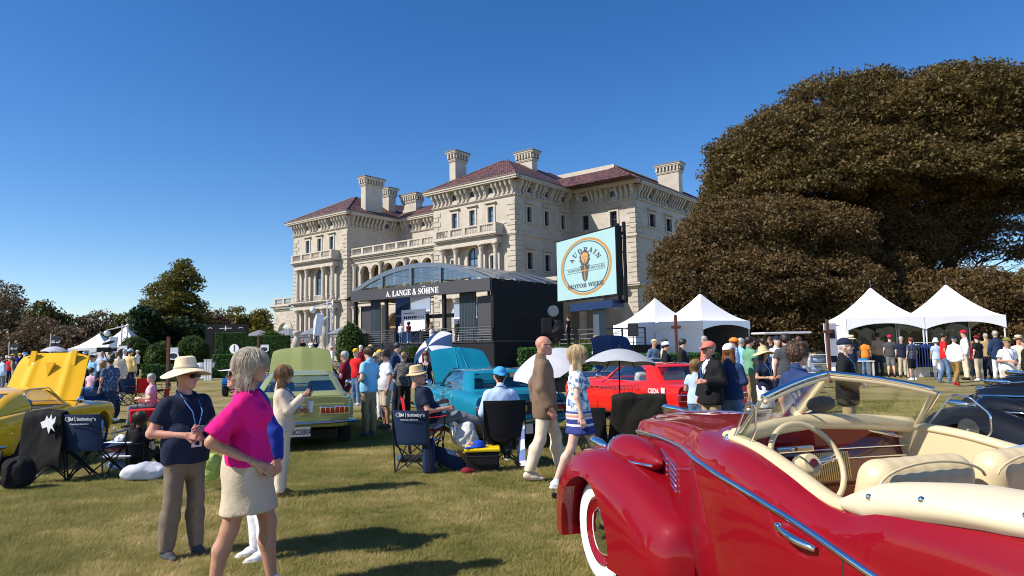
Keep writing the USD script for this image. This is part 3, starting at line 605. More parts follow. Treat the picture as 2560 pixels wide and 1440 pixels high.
wall(PSIDE, .5, 10.2, ZG, ZF + 1.9, [rect(7.5, ZF + .72, .95, .72)], m=M_STONE); eaves(PSIDE, .5, 9.0, ZF, attic=[7.5]); quoins(PSIDE, 0.055, ZG + 1.2, ZF - .2, -1)
PL = face(-PI / 2, (-45.5, 14, 0)); wall(PL, 0, 13.5, ZG, ZF + 1.9); eaves(PL, 0, 13.5, ZF)
BL = face(-PI / 2, (-13.68, 10.2, 0)); wall(BL, 0, 9.7, ZG, ZF + 1.9); eaves(BL, 1.2, 9.7, ZF)
# loggia between the pavilions
LG = face(0, (0, 1.0, 0)); xs = [-30.0, -27.0, -24.65, -21.65, -19.3, -16.3]; xs = [-29.0, -26.55, -23.85, -21.4, -18.45, -16.0]
wall(LG, -31.8, -13.68, 9.2, 14.15, [arch(x, 9.95, 2.0, 3.75) for x in xs]); wall(LG, -31.8, -13.68, ZG, 7.8, [arch(x, .7, 3.6, 5.9) for x in (-27.8, -22.6, -17.3)])
for x in (-31.0, -25.2, -20.0, -14.6): column(LG, x, 9.25, 14.0, -.35, .27); column(LG, x, 1.6, 7.8, -.35, .32)
for x in (-27.78, -22.62, -17.22): column(LG, x, 9.95, 12.7, .2, .17)
for x in xs: obj('arch_moulding', LG(upright(prism(arch(x, 12.7, 2.0, 1.0).buffer(.2).difference(arch(x, 9.9, 2.0, 3.8)).intersection(sg.box(-99, 12.7, 99, 99)), .10))), M_TRIM, HOUSE)
cornice(LG, -31.7, -13.75, 14.15, [(.1, 0, .35), (.2, .35, .5), (.55, .78, .95), (.7, .95, 1.12)]); dentils(LG, -31.7, -13.75, 14.7, .42)
cornice(LG, -31.7, -13.75, 7.8, [(.1, 0, .4), (.4, .7, .9), (.5, .9, 1.1)]); dentils(LG, -31.7, -13.75, 8.3, .3)
balustrade(LG, -31.7, -14.0, 15.28, -.5, bays=7)
obj('loggia_floor', cat(box((-31.8, 1.5, 8.9), (-13.68, 5.0, 9.2)), box((-31.8, 1.2, 14.6), (-13.68, 10.0, 15.2))), M_TRIM, HOUSE)
obj('loggia_back', box((-31.8, 5.0, ZG), (-13.68, 5.3, 14.6)), M_OCHRE, HOUSE)
RB = face(0, (0, 10.0, 0)); wall(RB, -31.8, -13.68, 15.2, ZF + 1.9, [rect(x, ZF + .72, .95, .72) for x in (-29, -26, -23, -20)]); eaves(RB, -30.7, -14.8, ZF, attic=[-29, -26, -23, -20])
# set-back wing at the right
TW = face(0, (0, 12.1, 0)); tw = [2.2, 6.4]
wall(TW, 0, 9.5, ZG, ZF + 1.9, [rect(x, 16.55, 1.0, 1.95) for x in tw] + [rect(x, ZF + .72, .95, .72) for x in tw] + [rect(x, 10.6, 1.1, 2.3) for x in tw] + [rect(6.9, 1.4, 1.3, 1.6)])
for x in tw: window(TW, x, 16.55, 1.0, 1.95, dark=True); window(TW, x, 10.6, 1.1, 2.3, dark=True)
window(TW, 6.9, 1.4, 1.3, 1.6, dark=True)
eaves(TW, 1.0, 9.5, ZF, attic=tw); quoins(TW, 9.5, ZG + .6, ZF - .2, 1)
cornice(TW, .3, 9.5, Z2 - .35, [(.1, 0, .14), (.2, .14, .36)]); cornice(TW, .3, 9.5, Z3 - .02, [(.09, 0, .16)]); cornice(TW, .3, 9.5, 8.5, [(.12, 0, .3), (.5, .3, .5), (.6, .5, .7)])
TS = face(PI / 2, (9.5, 12.1, 0)); ts = [4.4, 9.2, 14.5, 20.0]
wall(TS, .5, 34, ZG, ZF + 1.9, [rect(x, 16.6, 1.6, 1.75) for x in ts] + [sg.Point(x, 11.5).buffer(.95) for x in ts] + [rect(x - .5, ZF + .72, .95, .72) for x in ts], m=M_STONE)
for x in ts:
    window(TS, x, 16.6, 1.6, 1.75, dark=True)
    o = numbered(HOUSE, 'round_window'); UsdGeom.Xform.Define(stage, o); v = upright(prism(sg.Point(x, 11.5).buffer(.97), .03)); obj('pane', TS((v[0] + [0, .3, 0], v[1])), M_PANE, o)
    obj('surround', TS(upright(prism(sg.Point(x, 11.5).buffer(1.35).difference(sg.Point(x, 11.5).buffer(.93)), .14))), M_TRIM, o)
eaves(TS, .5, 33, ZF, attic=[x - .5 for x in ts]); quoins(TS, 0.055, ZG + .6, ZF - .2, -1)
cornice(TS, .5, 33, Z2 - .35, [(.1, 0, .14), (.2, .14, .36)]); cornice(TS, .5, 33, Z3 - .02, [(.09, 0, .16)]); cornice(TS, .5, 33, 8.5, [(.12, 0, .3), (.5, .3, .5), (.6, .5, .7)])
# one-storey terrace wing at the far left
WG = face(0, (0, .2, 0)); wall(WG, -51.2, -45.5, ZG, 8.0, [arch(-48.2, .8, 3.2, 5.2)])
obj('terrace_wing', cat(box((-51.2, 4, ZG), (-50.7, 14, 8)), box((-51.2, .7, 7.5), (-45.5, 14, 8))), M_STONE, HOUSE)
cornice(WG, -51.2, -46.9, 8.0, [(.1, 0, .3), (.45, .5, .7), (.6, .7, .9)]); dentils(WG, -51.2, -45.6, 8.3, .4); balustrade(WG, -51.1, -45.6, 8.9, -.2, bays=2); quoins(WG, -51.2, ZG + 1, 7.8, -1)
obj('arch_carving', WG(ruffle(upright(prism(arch(-48.2, 3.5, 3.2, 2.5).buffer(.75).difference(arch(-48.2, .8, 3.2, 5.2)).intersection(sg.box(-99, 4.4, 99, 7.6)).segmentize(.12), .18)), .12, 4.)), M_TRIM, HOUSE)
# roofs, chimneys, dark core
hip(-14.75, 1.05, -1.05, 24, ZF + 2.3, 7.6, 7.8, 26.5); hip(-46.6, -30.75, -1.05, 24, ZF + 2.3, 7.6, 7.8, 26.3)
hip(-47, 10.6, 8.95, 46, ZF + 2.285, 4.4, 4.6, 24.5); hip(-4, 10.65, 11.0, 46.2, ZF + 2.31, 7.6, 7.5, 26.1)
obj('roof_curb', cat(box((-13, 18.3, 25.9), (3.1, 18.6, 26.5)), box((2.8, 18.6, 25.9), (3.1, 38, 26.5))), M_TRIM, HOUSE)
for c in ((-33.3, -32.2, 3.7, 7.0, 21.5, 28.2), (-35.6, -34.1, 10, 11.5, 23, 27.8), (-33.0, -29.8, 12, 13.4, 23, 26.6), (-14.1, -13.0, 3.5, 5.7, 21.8, 28.4), (-7.7, -5.2, 10.5, 11.7, 23, 28.5), (3.6, 7.0, 30.5, 31.8, 22, 28.6)): chimney(*c)
obj('interior', cat(box((-13.1, .9, ZG), (-.6, 11, 21.4)), box((-44.9, .9, ZG), (-32.4, 13, 21.4)), box((-31, 10.9, 12), (-14, 20, 21.4)), box((.1, 13, ZG), (8.6, 40, 21.4))), M_DARK, HOUSE)
obj('base_wall', box((-52, -3, 0), (-12, 14, ZG)), M_STONE, HOUSE)
# ---------------------------------------------------------------- cars
M_CHROME = mat('chrome', (.82, .84, .86), .06, metal=1.)
M_TYRE = mat('tyre_rubber', (.014, .014, .015), .8)
M_WHITEWALL = mat('whitewall', (.75, .74, .70), .5)
M_RIMG = mat('rim_grey', (.35, .35, .36), .3, metal=1.)
M_CREAM = mat('cream_leather', (.60, .48, .28), .42, var=.05, vscale=3., bump=.05, bscale=120.)
M_CREAMD = mat('cream_cover', (.62, .535, .37), .55, var=.04, vscale=2.)
M_GLASS = pane_mat('car_glass', (.93, .95, .93))
M_GLASSD = pane_mat('car_glass_tinted', (.5, .55, .56))
M_TAIL = mat('tail_lamp', (.25, .005, .005), .2, coat=.8)
M_SEATBLK = mat('black_vinyl', (.02, .02, .022), .5)
M_MAROON = mat('maroon_dash', (.10, .006, .008), .15, coat=1.)
def paint(name, c, fl=0.): return mat(name, c, .6, coat=1., metal=fl, coat_roughness=.015, coat_ior=1.38, spec=.1)
def pc(xs, ys): return PchipInterpolator(np.array(xs)[::-1] if xs[0] > xs[-1] else np.array(xs), np.array(ys)[::-1] if xs[0] > xs[-1] else np.array(ys), extrapolate=True)
def bez(P, n=26):
    "smooth curve through the section's points"
    P = np.array(P, float); d = np.r_[0, np.cumsum(np.maximum(1e-4, np.linalg.norm(np.diff(P, axis=0), axis=1)))]
    return PchipInterpolator(d / d[-1], P)(np.linspace(0, 1, n))
def ring_loft(xs, half):
    "half(x): (y, z) points from the keel to the crown; mirrored, capped, closed"
    R = []
    for x in xs:
        h = half(x); r = np.vstack([h, (h * [-1, 1])[::-1][1:-1]]); R.append(np.column_stack([np.full(len(r), x), r]))
    R = np.array(R); v, f = grid(R, close_v=True); n = R.shape[1]; m = len(xs)
    c0, c1 = R[0].mean(0), R[-1].mean(0); k = np.arange(n); k2 = (k + 1) % n; N = len(v)
    f = np.vstack([f, np.stack([k, k2, np.full(n, N)], 1), np.stack([(m - 1) * n + k2, (m - 1) * n + k, np.full(n, N + 1)], 1)]); v = np.vstack([v, c0, c1])
    t = trimesh.Trimesh(v, f, process=False)
    if t.volume < 0: f = f[:, ::-1]
    return v, f
def man(m):
    v, f = vf(m); q = manifold3d.Mesh(vert_properties=np.asarray(v, np.float32), tri_verts=np.asarray(f, np.uint32)); q.merge(); r = manifold3d.Manifold(q)
    if r.is_empty(): raise ValueError('manifold ' + str(r.status()))
    return r
def ycyl(x, z, r, y0, y1, n=40): return manifold3d.Manifold.cylinder(abs(y1 - y0), r, r, n).rotate([90, 0, 0]).translate([x, max(y0, y1), z])
def mbox(lo, hi): return manifold3d.Manifold.cube(list(np.array(hi, float) - np.array(lo))).translate(list(map(float, lo)))
def wheel(parent, x, y, side, r=.33, w=.20, white=False, spokes=5, rimc=None, cap=None, name='wheel'):
    p = numbered(parent, name); UsdGeom.Xform.Define(stage, p); s = side; ax = lambda m: T((m[0] @ np.array([[1, 0, 0], [0, 0, 1 * s], [0, -1 * s, 0]]).T if True else m[0], m[1] if True else m[1]), (x, y, r))
    def lat(prof, n=40):
        v, f = lathe(prof, n); v = np.stack([v[:, 0], v[:, 2] * s, v[:, 1]], 1); return v + [x, y, r], f[:, ::-1] if s > 0 else f
    rr = r * (.66 if white else .70)
    obj('tyre', lat([(rr, -w / 2), (r * .93, -w / 2), (r, -w * .3), (r, w * .3), (r * .93, w / 2), (r * .84, w / 2 + .004), (rr, w * .42)]), M_TYRE, p, smooth=35)
    if white: obj('whitewall', lat([(r * .95, w / 2 - .003), (r * .82, w / 2 + .012), (rr, w * .43)]), M_WHITEWALL, p, smooth=True)
    obj('rim', lat([(rr, -w * .3), (rr, w * .40), (rr * .94, w * .44), (rr * .86, w * .34), (rr * .6, w * .18), (0, w * .18)]), rimc or M_RIMG, p, smooth=30)
    if cap: obj('hubcap', lat([(rr * .74, w * .2), (rr * .72, w * .34), (rr * .6, w * .44), (rr * .3, w * .50), (.001, w * .52)]), cap, p, smooth=True)
    elif spokes:
        ms = []
        for k in range(spokes):
            a = 2 * PI * k / spokes; ms.append(tube([(x + math.cos(a) * rr * .12, y + s * w * .30, r + math.sin(a) * rr * .12), (x + math.cos(a) * rr * .9, y + s * w * .36, r + math.sin(a) * rr * .9)], [.05, .035], 6, flat=.5))
        obj('spokes', cat(*ms, lat([(.06, w * .2), (.055, w * .42), (.001, w * .44)], 12)), M_CHROME, p, smooth=35)
# -- 1960s coupes: front axle at x = 0, nose towards +x
def coupe(name, label, loc, rot, pm, st):
    root = thing(name, label, 'car', loc, rot); wb = st['wb']; fr, rr = st['front'], -wb - st['rear']
    W = pc([rr, rr + .25, -wb, -wb * .5, -.3, fr - .3, fr], [.80, .87, st['hip'], .885, .89, .87, .78])
    SH = pc([rr, rr + .5, -wb, -wb * .62, -.9, 0, fr - .2, fr], [.90, .93, st['hipz'], .90, .91, .90, .86, .80])
    CR = pc([rr, rr + .4, -wb * .98, -1.0, -.6, 0, fr - .15, fr], [st['tail'], st['tail'] + .03, .97, .98, .98, .94, .88, .80])
    ZL = pc([rr, rr + .5, -wb, 0, fr - .3, fr], [.42, .34, .24, .22, .30, .42])
    def half(x):
        w, s, c, zl = W(x), SH(x), max(CR(x), SH(x)), ZL(x)
        return bez([(0, zl), (w * .8, zl), (w * .95, zl + .05), (w * .985, zl + .18), (w, .62), (w * .985, s - .10), (w * .95, s - .025), (w * .86, s), (w * .55, c), (0, c)], 30)
    xs = np.r_[np.linspace(rr, rr + .12, 5), np.linspace(rr + .18, fr - .15, 44), np.linspace(fr - .1, fr, 4)]
    body = man(ring_loft(xs, half))
    for x in (0, -wb):
        for s in (-1, 1): body = body - ycyl(x, .33, .385, s * .50, s * 1.1)
    cab0, cab1 = -1.02, st['cab1']
    body = body - mbox((cab1, -.68, .46), (cab0, .68, 1.3))
    if st['hood']: body = body - mbox((-.55, -.60, .5), (fr - .22, .60, 1.3))
    bp = obj('body', body, pm, root, smooth=32)
    # greenhouse
    rx = st['roof']; ZR = pc([q[0] for q in rx], [q[1] for q in rx]); g0, g1 = rx[-1][0], rx[0][0]
    def gh(x):
        z = float(ZR(x)); t = np.clip((z - .95) / .38, 0, 1); b = st.get('base', .74); wt = b - (b - st.get('top', .56)) * t
        return bez([(0, .86), (b, .86), (b, .90), (wt + .02, z - .06), (wt - .04, z - .015), (wt * .6, z + .01 * t), (0, z + .02 * t)], 18)
    gx = np.linspace(g1, g0, 46); shell = man(ring_loft(gx, gh)); inner = man(ring_loft(gx, lambda x: gh(x) * [.955, 1] + [0, -.028])); gl = man(ring_loft(gx, lambda x: gh(x) * [.985, 1] + [0, -.010]))
    def yprism(P):
        v, f = prism(P, 2.4); v = np.stack([v[:, 0], 1.2 - v[:, 2], v[:, 1]], 1); return man((v, f[:, ::-1]) if trimesh.Trimesh(v, f, process=False).volume < 0 else (v, f))
    sidew = yprism(st['sidewin'])
    def xprism(P, x0, x1):
        v, f = prism(P, x1 - x0); v = np.stack([v[:, 2] + x0, v[:, 0], v[:, 1]], 1); return man((v, f) if trimesh.Trimesh(v, f, process=False).volume > 0 else (v, f[:, ::-1]))
    ws = xprism([(-.66, .955), (.66, .955), (.53, 1.275), (-.53, 1.275)], -1.62, -.7); rw = xprism(st['rearwin'], *st['rearx'])
    cut_ = sidew + ws + rw; roof = (shell - inner) - cut_
    obj('roof', roof, pm, root, smooth=35)
    thin = gl - man(ring_loft(gx, lambda x: gh(x) * [.975, 1] + [0, -.016]))
    obj('rear_window', thin ^ rw, M_GLASS, root, smooth=35); obj('windscreen', thin ^ ws, M_GLASS, root, smooth=35)
    for s in (-1, 1): obj('side_window', thin ^ sidew ^ mbox((-5, min(0, s * 2), 0), (2, max(0, s * 2), 3)), M_GLASS, root, smooth=35)
    objs('window_trim', [tube([(x, y * .985 * s, z) for x, y, z in st['trim']], .012, 6) for s in (-1, 1)], M_CHROME, root, smooth=True)
    ic = st.get('seatm', M_SEATBLK)
    for s in (-1, 1): obj('seat', cat(rbox((-2.0, s * .36 - .25, .42), (-1.5, s * .36 + .25, .62), .06), T(rbox((-.09, -.24, 0), (.09, .24, .58), .07), (-2.02, s * .36, .55), ry=-.25)), ic, root, smooth=40)
    obj('rear_seat', cat(rbox((cab1 + .15, -.6, .45), (cab1 + .55, .6, .60), .05), rbox((cab1 + .02, -.6, .5), (cab1 + .2, .6, .9), .06)), ic, root, smooth=40)
    obj('dashboard', rbox((-1.3, -.66, .70), (-1.05, .66, .93), .05), M_SEATBLK, root, smooth=40)
    th = np.linspace(0, 2 * PI, 25); obj('steering_wheel', cat(T(tube(np.stack([0 * th, .19 * np.cos(th), .19 * np.sin(th)], 1), .012, 6), (-1.48, .36, .93), ry=.4), tube([(-1.48, .36, .93), (-1.2, .36, .82)], .02, 6), T(cyl((0, -.18, 0), (0, .18, 0), .01, 5), (-1.48, .36, .93))), M_SEATBLK, root, smooth=40)
    for x in (0, -wb):
        for s in (-1, 1): wheel(root, x, s * .76, s, spokes=5, cap=None)
    obj('underside', box((rr + .3, -.6, .2), (fr - .3, .6, .34)), M_TYRE, root)
    # bumpers, lamps
    def bumper(x, z, sx, rt=.055):
        y = np.linspace(-.86, .86, 15); P = np.stack([x + sx * .07 - sx * .14 * np.abs(y / .86) ** 4, y, np.full_like(y, z)], 1)
        return tube(np.vstack([P[0] - [sx * .28, 0, 0], P, P[-1] - [sx * .28, 0, 0]]), rt, 8, flat=.55)
    obj('rear_bumper', bumper(rr, .50, -1), M_CHROME, root, smooth=45); obj('front_bumper', bumper(fr, .48, 1), M_CHROME, root, smooth=45)
    lp = numbered(root, 'licence_plate'); obj(lp.split('/')[-1], rbox((rr - .045, -.16, .28), (rr - .03, .16, .44), .005), mat('plate_white', (.75, .75, .72), .4), root)
    if st.get('plate'):
        v, f = text(st['plate'], .085, .004, bold=True); v = np.stack([-v[:, 2] + rr - .046, -v[:, 0] * .62, v[:, 1] + .355], 1); obj('plate_letters', (v, f), M_SEATBLK, lp)
    tp = numbered(root, 'tail_panel'); obj('tail_panel', rbox((rr - .012, -.72, .58), (rr + .02, .72, .80), .01), st.get('panelm', pm), root)
    for s in (-1, 1):
        a, b = sorted((s * .30, s * .80)); lm = obj('tail_lamp', rbox((rr - .03, a, .62), (rr + .01, b, .76), .02), M_CHROME, root, smooth=40)
        obj('lens', cat(*[rbox((rr - .045, a + .02 + k * (b - a - .04) / 6 + .006, .64), (rr - .02, a + .02 + (k + 1) * (b - a - .04) / 6 - .006, .74), .006) for k in range(6)]), M_TAIL, lm)
        for k in ((.50, .68) if st.get('quad', True) else (.62,)):
            hl = obj('headlight', lathe([(.001, -.01), (.085, -.01), (.095, .02), (.085, .03), (.07, .02), (.001, .045)], 20), M_CHROME, root, smooth=35)
            UsdGeom.Xformable(stage.GetPrimAtPath(hl)).AddTransformOp().Set(Gf.Matrix4d(0, 1, 0, 0, 0, 0, 1, 0, 1, 0, 0, 0, fr - .02, s * k, .68, 1))
        obj('mirror', cat(T(ell((0, 0, 0), (.05, .065, .06)), (-1.15, s * .93, 1.02)), tube([(-1.15, s * .86, .93), (-1.15, s * .92, 1.0)], .012, 5)), M_CHROME, root, smooth=True)
        obj('door_handle', rbox((-2.25, s * .885 - .015, .76), (-2.08, s * .885 + .02, .79), .01), M_CHROME, root)
        objs('door_seam', (tube([(-.98, s * (W(-.98) - .004), .30), (-.98, s * (W(-.98) * .987 + .0), .80)], .006, 4), tube([(-2.33, s * (W(-2.33) - .004), .30), (-2.33, s * W(-2.33) * .987, .80)], .006, 4)), M_TYRE, root)
    obj('grille', box((fr - .01, -.7, .50), (fr + .012, .7, .78)), M_TYRE, root)
    obj('fuel_cap', T(lathe([(.001, .03), (.07, .028), (.085, .01), (.085, 0)], 20), (rr - .01, 0, .69), ry=-PI / 2), M_CHROME, root, smooth=35)
    if st['hood']:
        L = fr - .28 + .55; a = math.radians(st['hood']); hp = numbered(root, 'bonnet'); nm = hp.split('/')[-1]
        def hpt(u, y):
            "u from the hinge (0) to the leading edge (L)"
            c = .035 * (1 - (y / .66) ** 2) - .05 * max(0, (u / L - .75) / .25) ** 2 + st.get('peak', .0) * max(0, 1 - abs(y) / .22) * (.4 + .6 * u / L)
            for s in (-1, 1): c += st.get('ridge', 0) * math.exp(-((y - s * .33) / .07) ** 2)
            return np.array([u * (1 - .07 * (y / .66) ** 4 * (u / L) ** 2), y * (1 - .10 * (u / L) ** 2), c])
        P = np.array([[hpt(u, y) for y in np.linspace(-.66, .66, 41)] for u in np.linspace(0, L, 25)])
        hm = thicken((grid(P)[0], grid(P)[1]), .025); hm = T(hm, (-.58, 0, .98), ry=-a)
        obj(nm, hm, pm, root, smooth=40)
        extra = st.get('hoodextra')
        if extra: extra(hp, lambda m: T(m, (-.58, 0, .98), ry=-a), L)
        for s in (-1, 1): obj('bonnet_strut', tube([(-.2, s * .58, .9), (-.2 + .5 * math.cos(a) - .2, s * .58, .98 + .5 * math.sin(a))], .012, 5), M_TYRE, root)
        obj('engine', cat(rbox((-.45, -.3, .55), (.35, .3, .84), .04), lathe([(.001, .09), (.2, .09), (.21, .0), (.15, -.03)], 20, (-.05, 0, .9))), M_RIMG, root, smooth=40)
    if st.get('extra'): st['extra'](root, W, SH, half)
    return root
STY_FAST = dict(wb=2.74, front=.80, rear=1.05, hip=.91, hipz=.93, tail=.91, cab1=-2.9, hood=62, roof=[(-3.72, .93), (-3.3, 1.06), (-2.7, 1.24), (-2.2, 1.30), (-1.75, 1.31), (-1.5, 1.275), (-1.25, 1.12), (-1.0, .955), (-.9, .90)],
    sidewin=[(-1.22, .945), (-1.60, 1.255), (-2.18, 1.265), (-2.38, 1.20), (-2.42, .945)], rearwin=[(-.60, 1.0), (.60, 1.0), (.48, 1.24), (-.48, 1.24)], rearx=(-3.7, -2.55), trim=[(-1.2, .745, .94), (-1.58, .61, 1.27), (-2.2, .60, 1.28), (-2.42, .63, 1.2), (-2.45, .745, .94), (-1.2, .745, .94)])
STY_HARD = dict(wb=2.75, front=.82, rear=1.12, hip=.93, hipz=.965, tail=.92, cab1=-2.75, hood=62, roof=[(-3.45, .90), (-3.3, .95), (-3.0, 1.13), (-2.75, 1.27), (-2.4, 1.29), (-1.8, 1.30), (-1.5, 1.265), (-1.25, 1.12), (-1.0, .955), (-.9, .90)],
    sidewin=[(-1.22, .945), (-1.60, 1.255), (-2.25, 1.265), (-2.62, 1.16), (-2.78, .97), (-2.6, .945)], rearwin=[(-.62, .985), (.62, .985), (.50, 1.235), (-.50, 1.235)], rearx=(-3.5, -2.72), trim=[(-1.2, .745, .94), (-1.58, .61, 1.27), (-2.25, .60, 1.28), (-2.64, .63, 1.17), (-2.82, .745, .95), (-1.2, .745, .94)])
def wpt(px, py, Y): return gy(px, Y)
H17 = PI / 2 + math.radians(17.5)
DROP = np.array([0, 0, -.03])
def place(front_wheel, heading_deg, side):
    "location of the front axle centre from the near front wheel's ground point; heading measured left of straight ahead"
    h = math.radians(heading_deg); F = np.array([-math.sin(h), math.cos(h), 0]); Lf = np.array([-math.cos(h), -math.sin(h), 0]); return np.array(front_wheel) - side * .76 * Lf + DROP, PI / 2 + h
# yellow fastback
P_YEL = paint('yellow_paint', (.80, .43, .004))
def yel_hood(hp, pl, L):
    for s in (-1, 1):
        obj('scoop', pl(cat((np.array([(.75, s * .36 - .055, .03), (.75, s * .36 + .055, .03), (1.05, s * .36 - .05, .04), (1.05, s * .36 + .05, .04), (1.05, s * .36 - .045, .10), (1.05, s * .36 + .045, .10)]), np.array([[0, 1, 5], [0, 5, 4], [0, 4, 2], [1, 3, 5], [2, 4, 5], [2, 5, 3]])))), P_YEL, hp)
        obj('hood_pin', pl(T(ell((0, 0, 0), (.035, .05, .012)), (1.03, s * .54, .045))), M_CHROME, hp, smooth=True)
    obj('centre_scoop', pl((np.array([(.50, 0, .04), (.78, -.09, .05), (.78, .09, .05), (.78, -.08, .11), (.78, .08, .11)]), np.array([[0, 2, 4], [0, 4, 3], [0, 3, 1], [1, 3, 4], [1, 4, 2]]))), P_YEL, hp)
loc, rot = place(gy(240, 13.6), 9.6, -1)
y_ = dict(STY_FAST); y_.update(hood=58, hoodextra=yel_hood, ridge=.022, peak=.0, hipz=.96, roof=[(a, b - .02) for a, b in STY_FAST['roof']])
coupe('car', 'bright yellow fastback coupe with scooped bonnet raised', loc, rot, P_YEL, y_)
# lime fastback seen from behind
P_LIME = paint('lime_gold_paint', (.24, .265, .095))
loc, rot = place(gy(868, 11.7), 17, -1); h = math.radians(17); F = np.array([-math.sin(h), math.cos(h), 0]); loc = loc + F * (2.74 + .95)
g_ = dict(STY_FAST); g_.update(plate='68COBRA', peak=.03, hood=47, panelm=P_LIME)
def lime_hood(hp, pl, L): obj('hood_vent', pl(box((.22, -.62, .018), (.30, -.40, .035))), M_TYRE, hp)
g_['hoodextra'] = lime_hood
coupe('car', 'lime green fastback coupe seen from behind, licence plate reading 68COBRA', loc, rot, P_LIME, g_)
# teal hardtop
P_TEAL = paint('teal_paint', (.004, .165, .255), .0)
def teal_hood(hp, pl, L):
    for s in (-1, 1): obj('hood_tachometer' if 0 else 'hood_scoop', pl(cat(rbox((.18, s * .16 - .09, .03), (.36, s * .16 + .09, .075), .01))), M_CHROME, hp)
    obj('centre_ridge', pl(cat(*[(np.array([(.1, -.12 * 0 + y0 - .03, .03), (L - .05, y0 * .4 - .015, .03), (.1, y0 + .03, .03), (L - .05, y0 * .4 + .015, .03), (.1, y0, .075), (L - .05, y0 * .4, .055)]), np.array([[0, 1, 5], [0, 5, 4], [2, 4, 5], [2, 5, 3], [0, 4, 2]])) for y0 in (-.13, .13)])), P_TEAL, hp)
loc, rot = place(gy(1062, 14.6), 20, 1)
t_ = dict(STY_HARD); t_.update(hood=41, hoodextra=teal_hood, peak=.03, seatm=mat('teal_vinyl', (.01, .08, .12), .5), panelm=M_TYRE)
coupe('car', 'teal blue hardtop coupe with bonnet raised beside the folding chairs', loc, rot, P_TEAL, t_)
# red hardtop with strobe stripe
P_RED = paint('bright_red_paint', (.62, .012, .008))
M_STRIPE = mat('stripe_black', (.02, .016, .016), .5); M_WHITEP = mat('white_print', (.75, .74, .72), .5)
def on_side(half, x, z, off=.006):
    h = half(x); k = h[len(h) // 5:-6]; return np.interp(z, k[:, 1], k[:, 0]) + off
def cuda_extra(root, W, SH, half):
    ms = []; n = 60
    for k in range(n):
        x = .35 - k * .056; wd = .028 if k < 34 else .028 * (1 - (k - 34) / 34); z0 = .735 + (.05 * max(0, (k - 30) / 30)); hh = .055 + .09 * max(0, (k - 25) / 35)
        P = np.array([(x, on_side(half, x, z0), z0), (x - wd, on_side(half, x - wd, z0), z0), (x - wd, on_side(half, x - wd, z0 + hh), z0 + hh), (x, on_side(half, x, z0 + hh), z0 + hh)]); ms.append((P, np.array([[0, 2, 1], [0, 3, 2]])))
    obj('strobe_stripe', cat(*ms), M_STRIPE, root)
    v, f = text('CUDA', .09, .004, bold=True); x = -3.25 - v[:, 0] * -1; v = np.stack([-3.25 - v[:, 0], on_side(half, -3.25, .80, .004) + v[:, 2] + .008, v[:, 1] + .80], 1); obj('lettering', (v, f), M_WHITEP, root)
    sh = prism([(-.06, .07), (.06, .07), (.055, -.03), (0, -.07), (-.055, -.03)], .006); v = sh[0]; v = np.stack([-3.52 - v[:, 0], on_side(half, -3.52, .80, .004) + v[:, 2] + .006, v[:, 1] + .80], 1); obj('shield_badge', (v, sh[1]), M_WHITEP, root)
loc, rot = place(gy(1455, 16.2), 22, 1)
c_ = dict(STY_HARD); c_.update(hood=0, extra=cuda_extra, base=.76, roof=[(a, b - .01) for a, b in STY_HARD['roof']], seatm=mat('white_vinyl', (.55, .54, .5), .5))
coupe('car', 'red hardtop coupe with black strobe stripe and CUDA lettering', loc, rot, P_RED, c_)
# navy car with its bonnet up behind it
P_NAVY = paint('navy_paint', (.004, .012, .045))
n_ = dict(STY_HARD); n_.update(hood=66, peak=.02)
loc, rot = place(gy(1465, 20.5), 16, 1)
coupe('car', 'dark navy coupe with raised bonnet behind the grey umbrella', loc, rot, P_NAVY, n_)

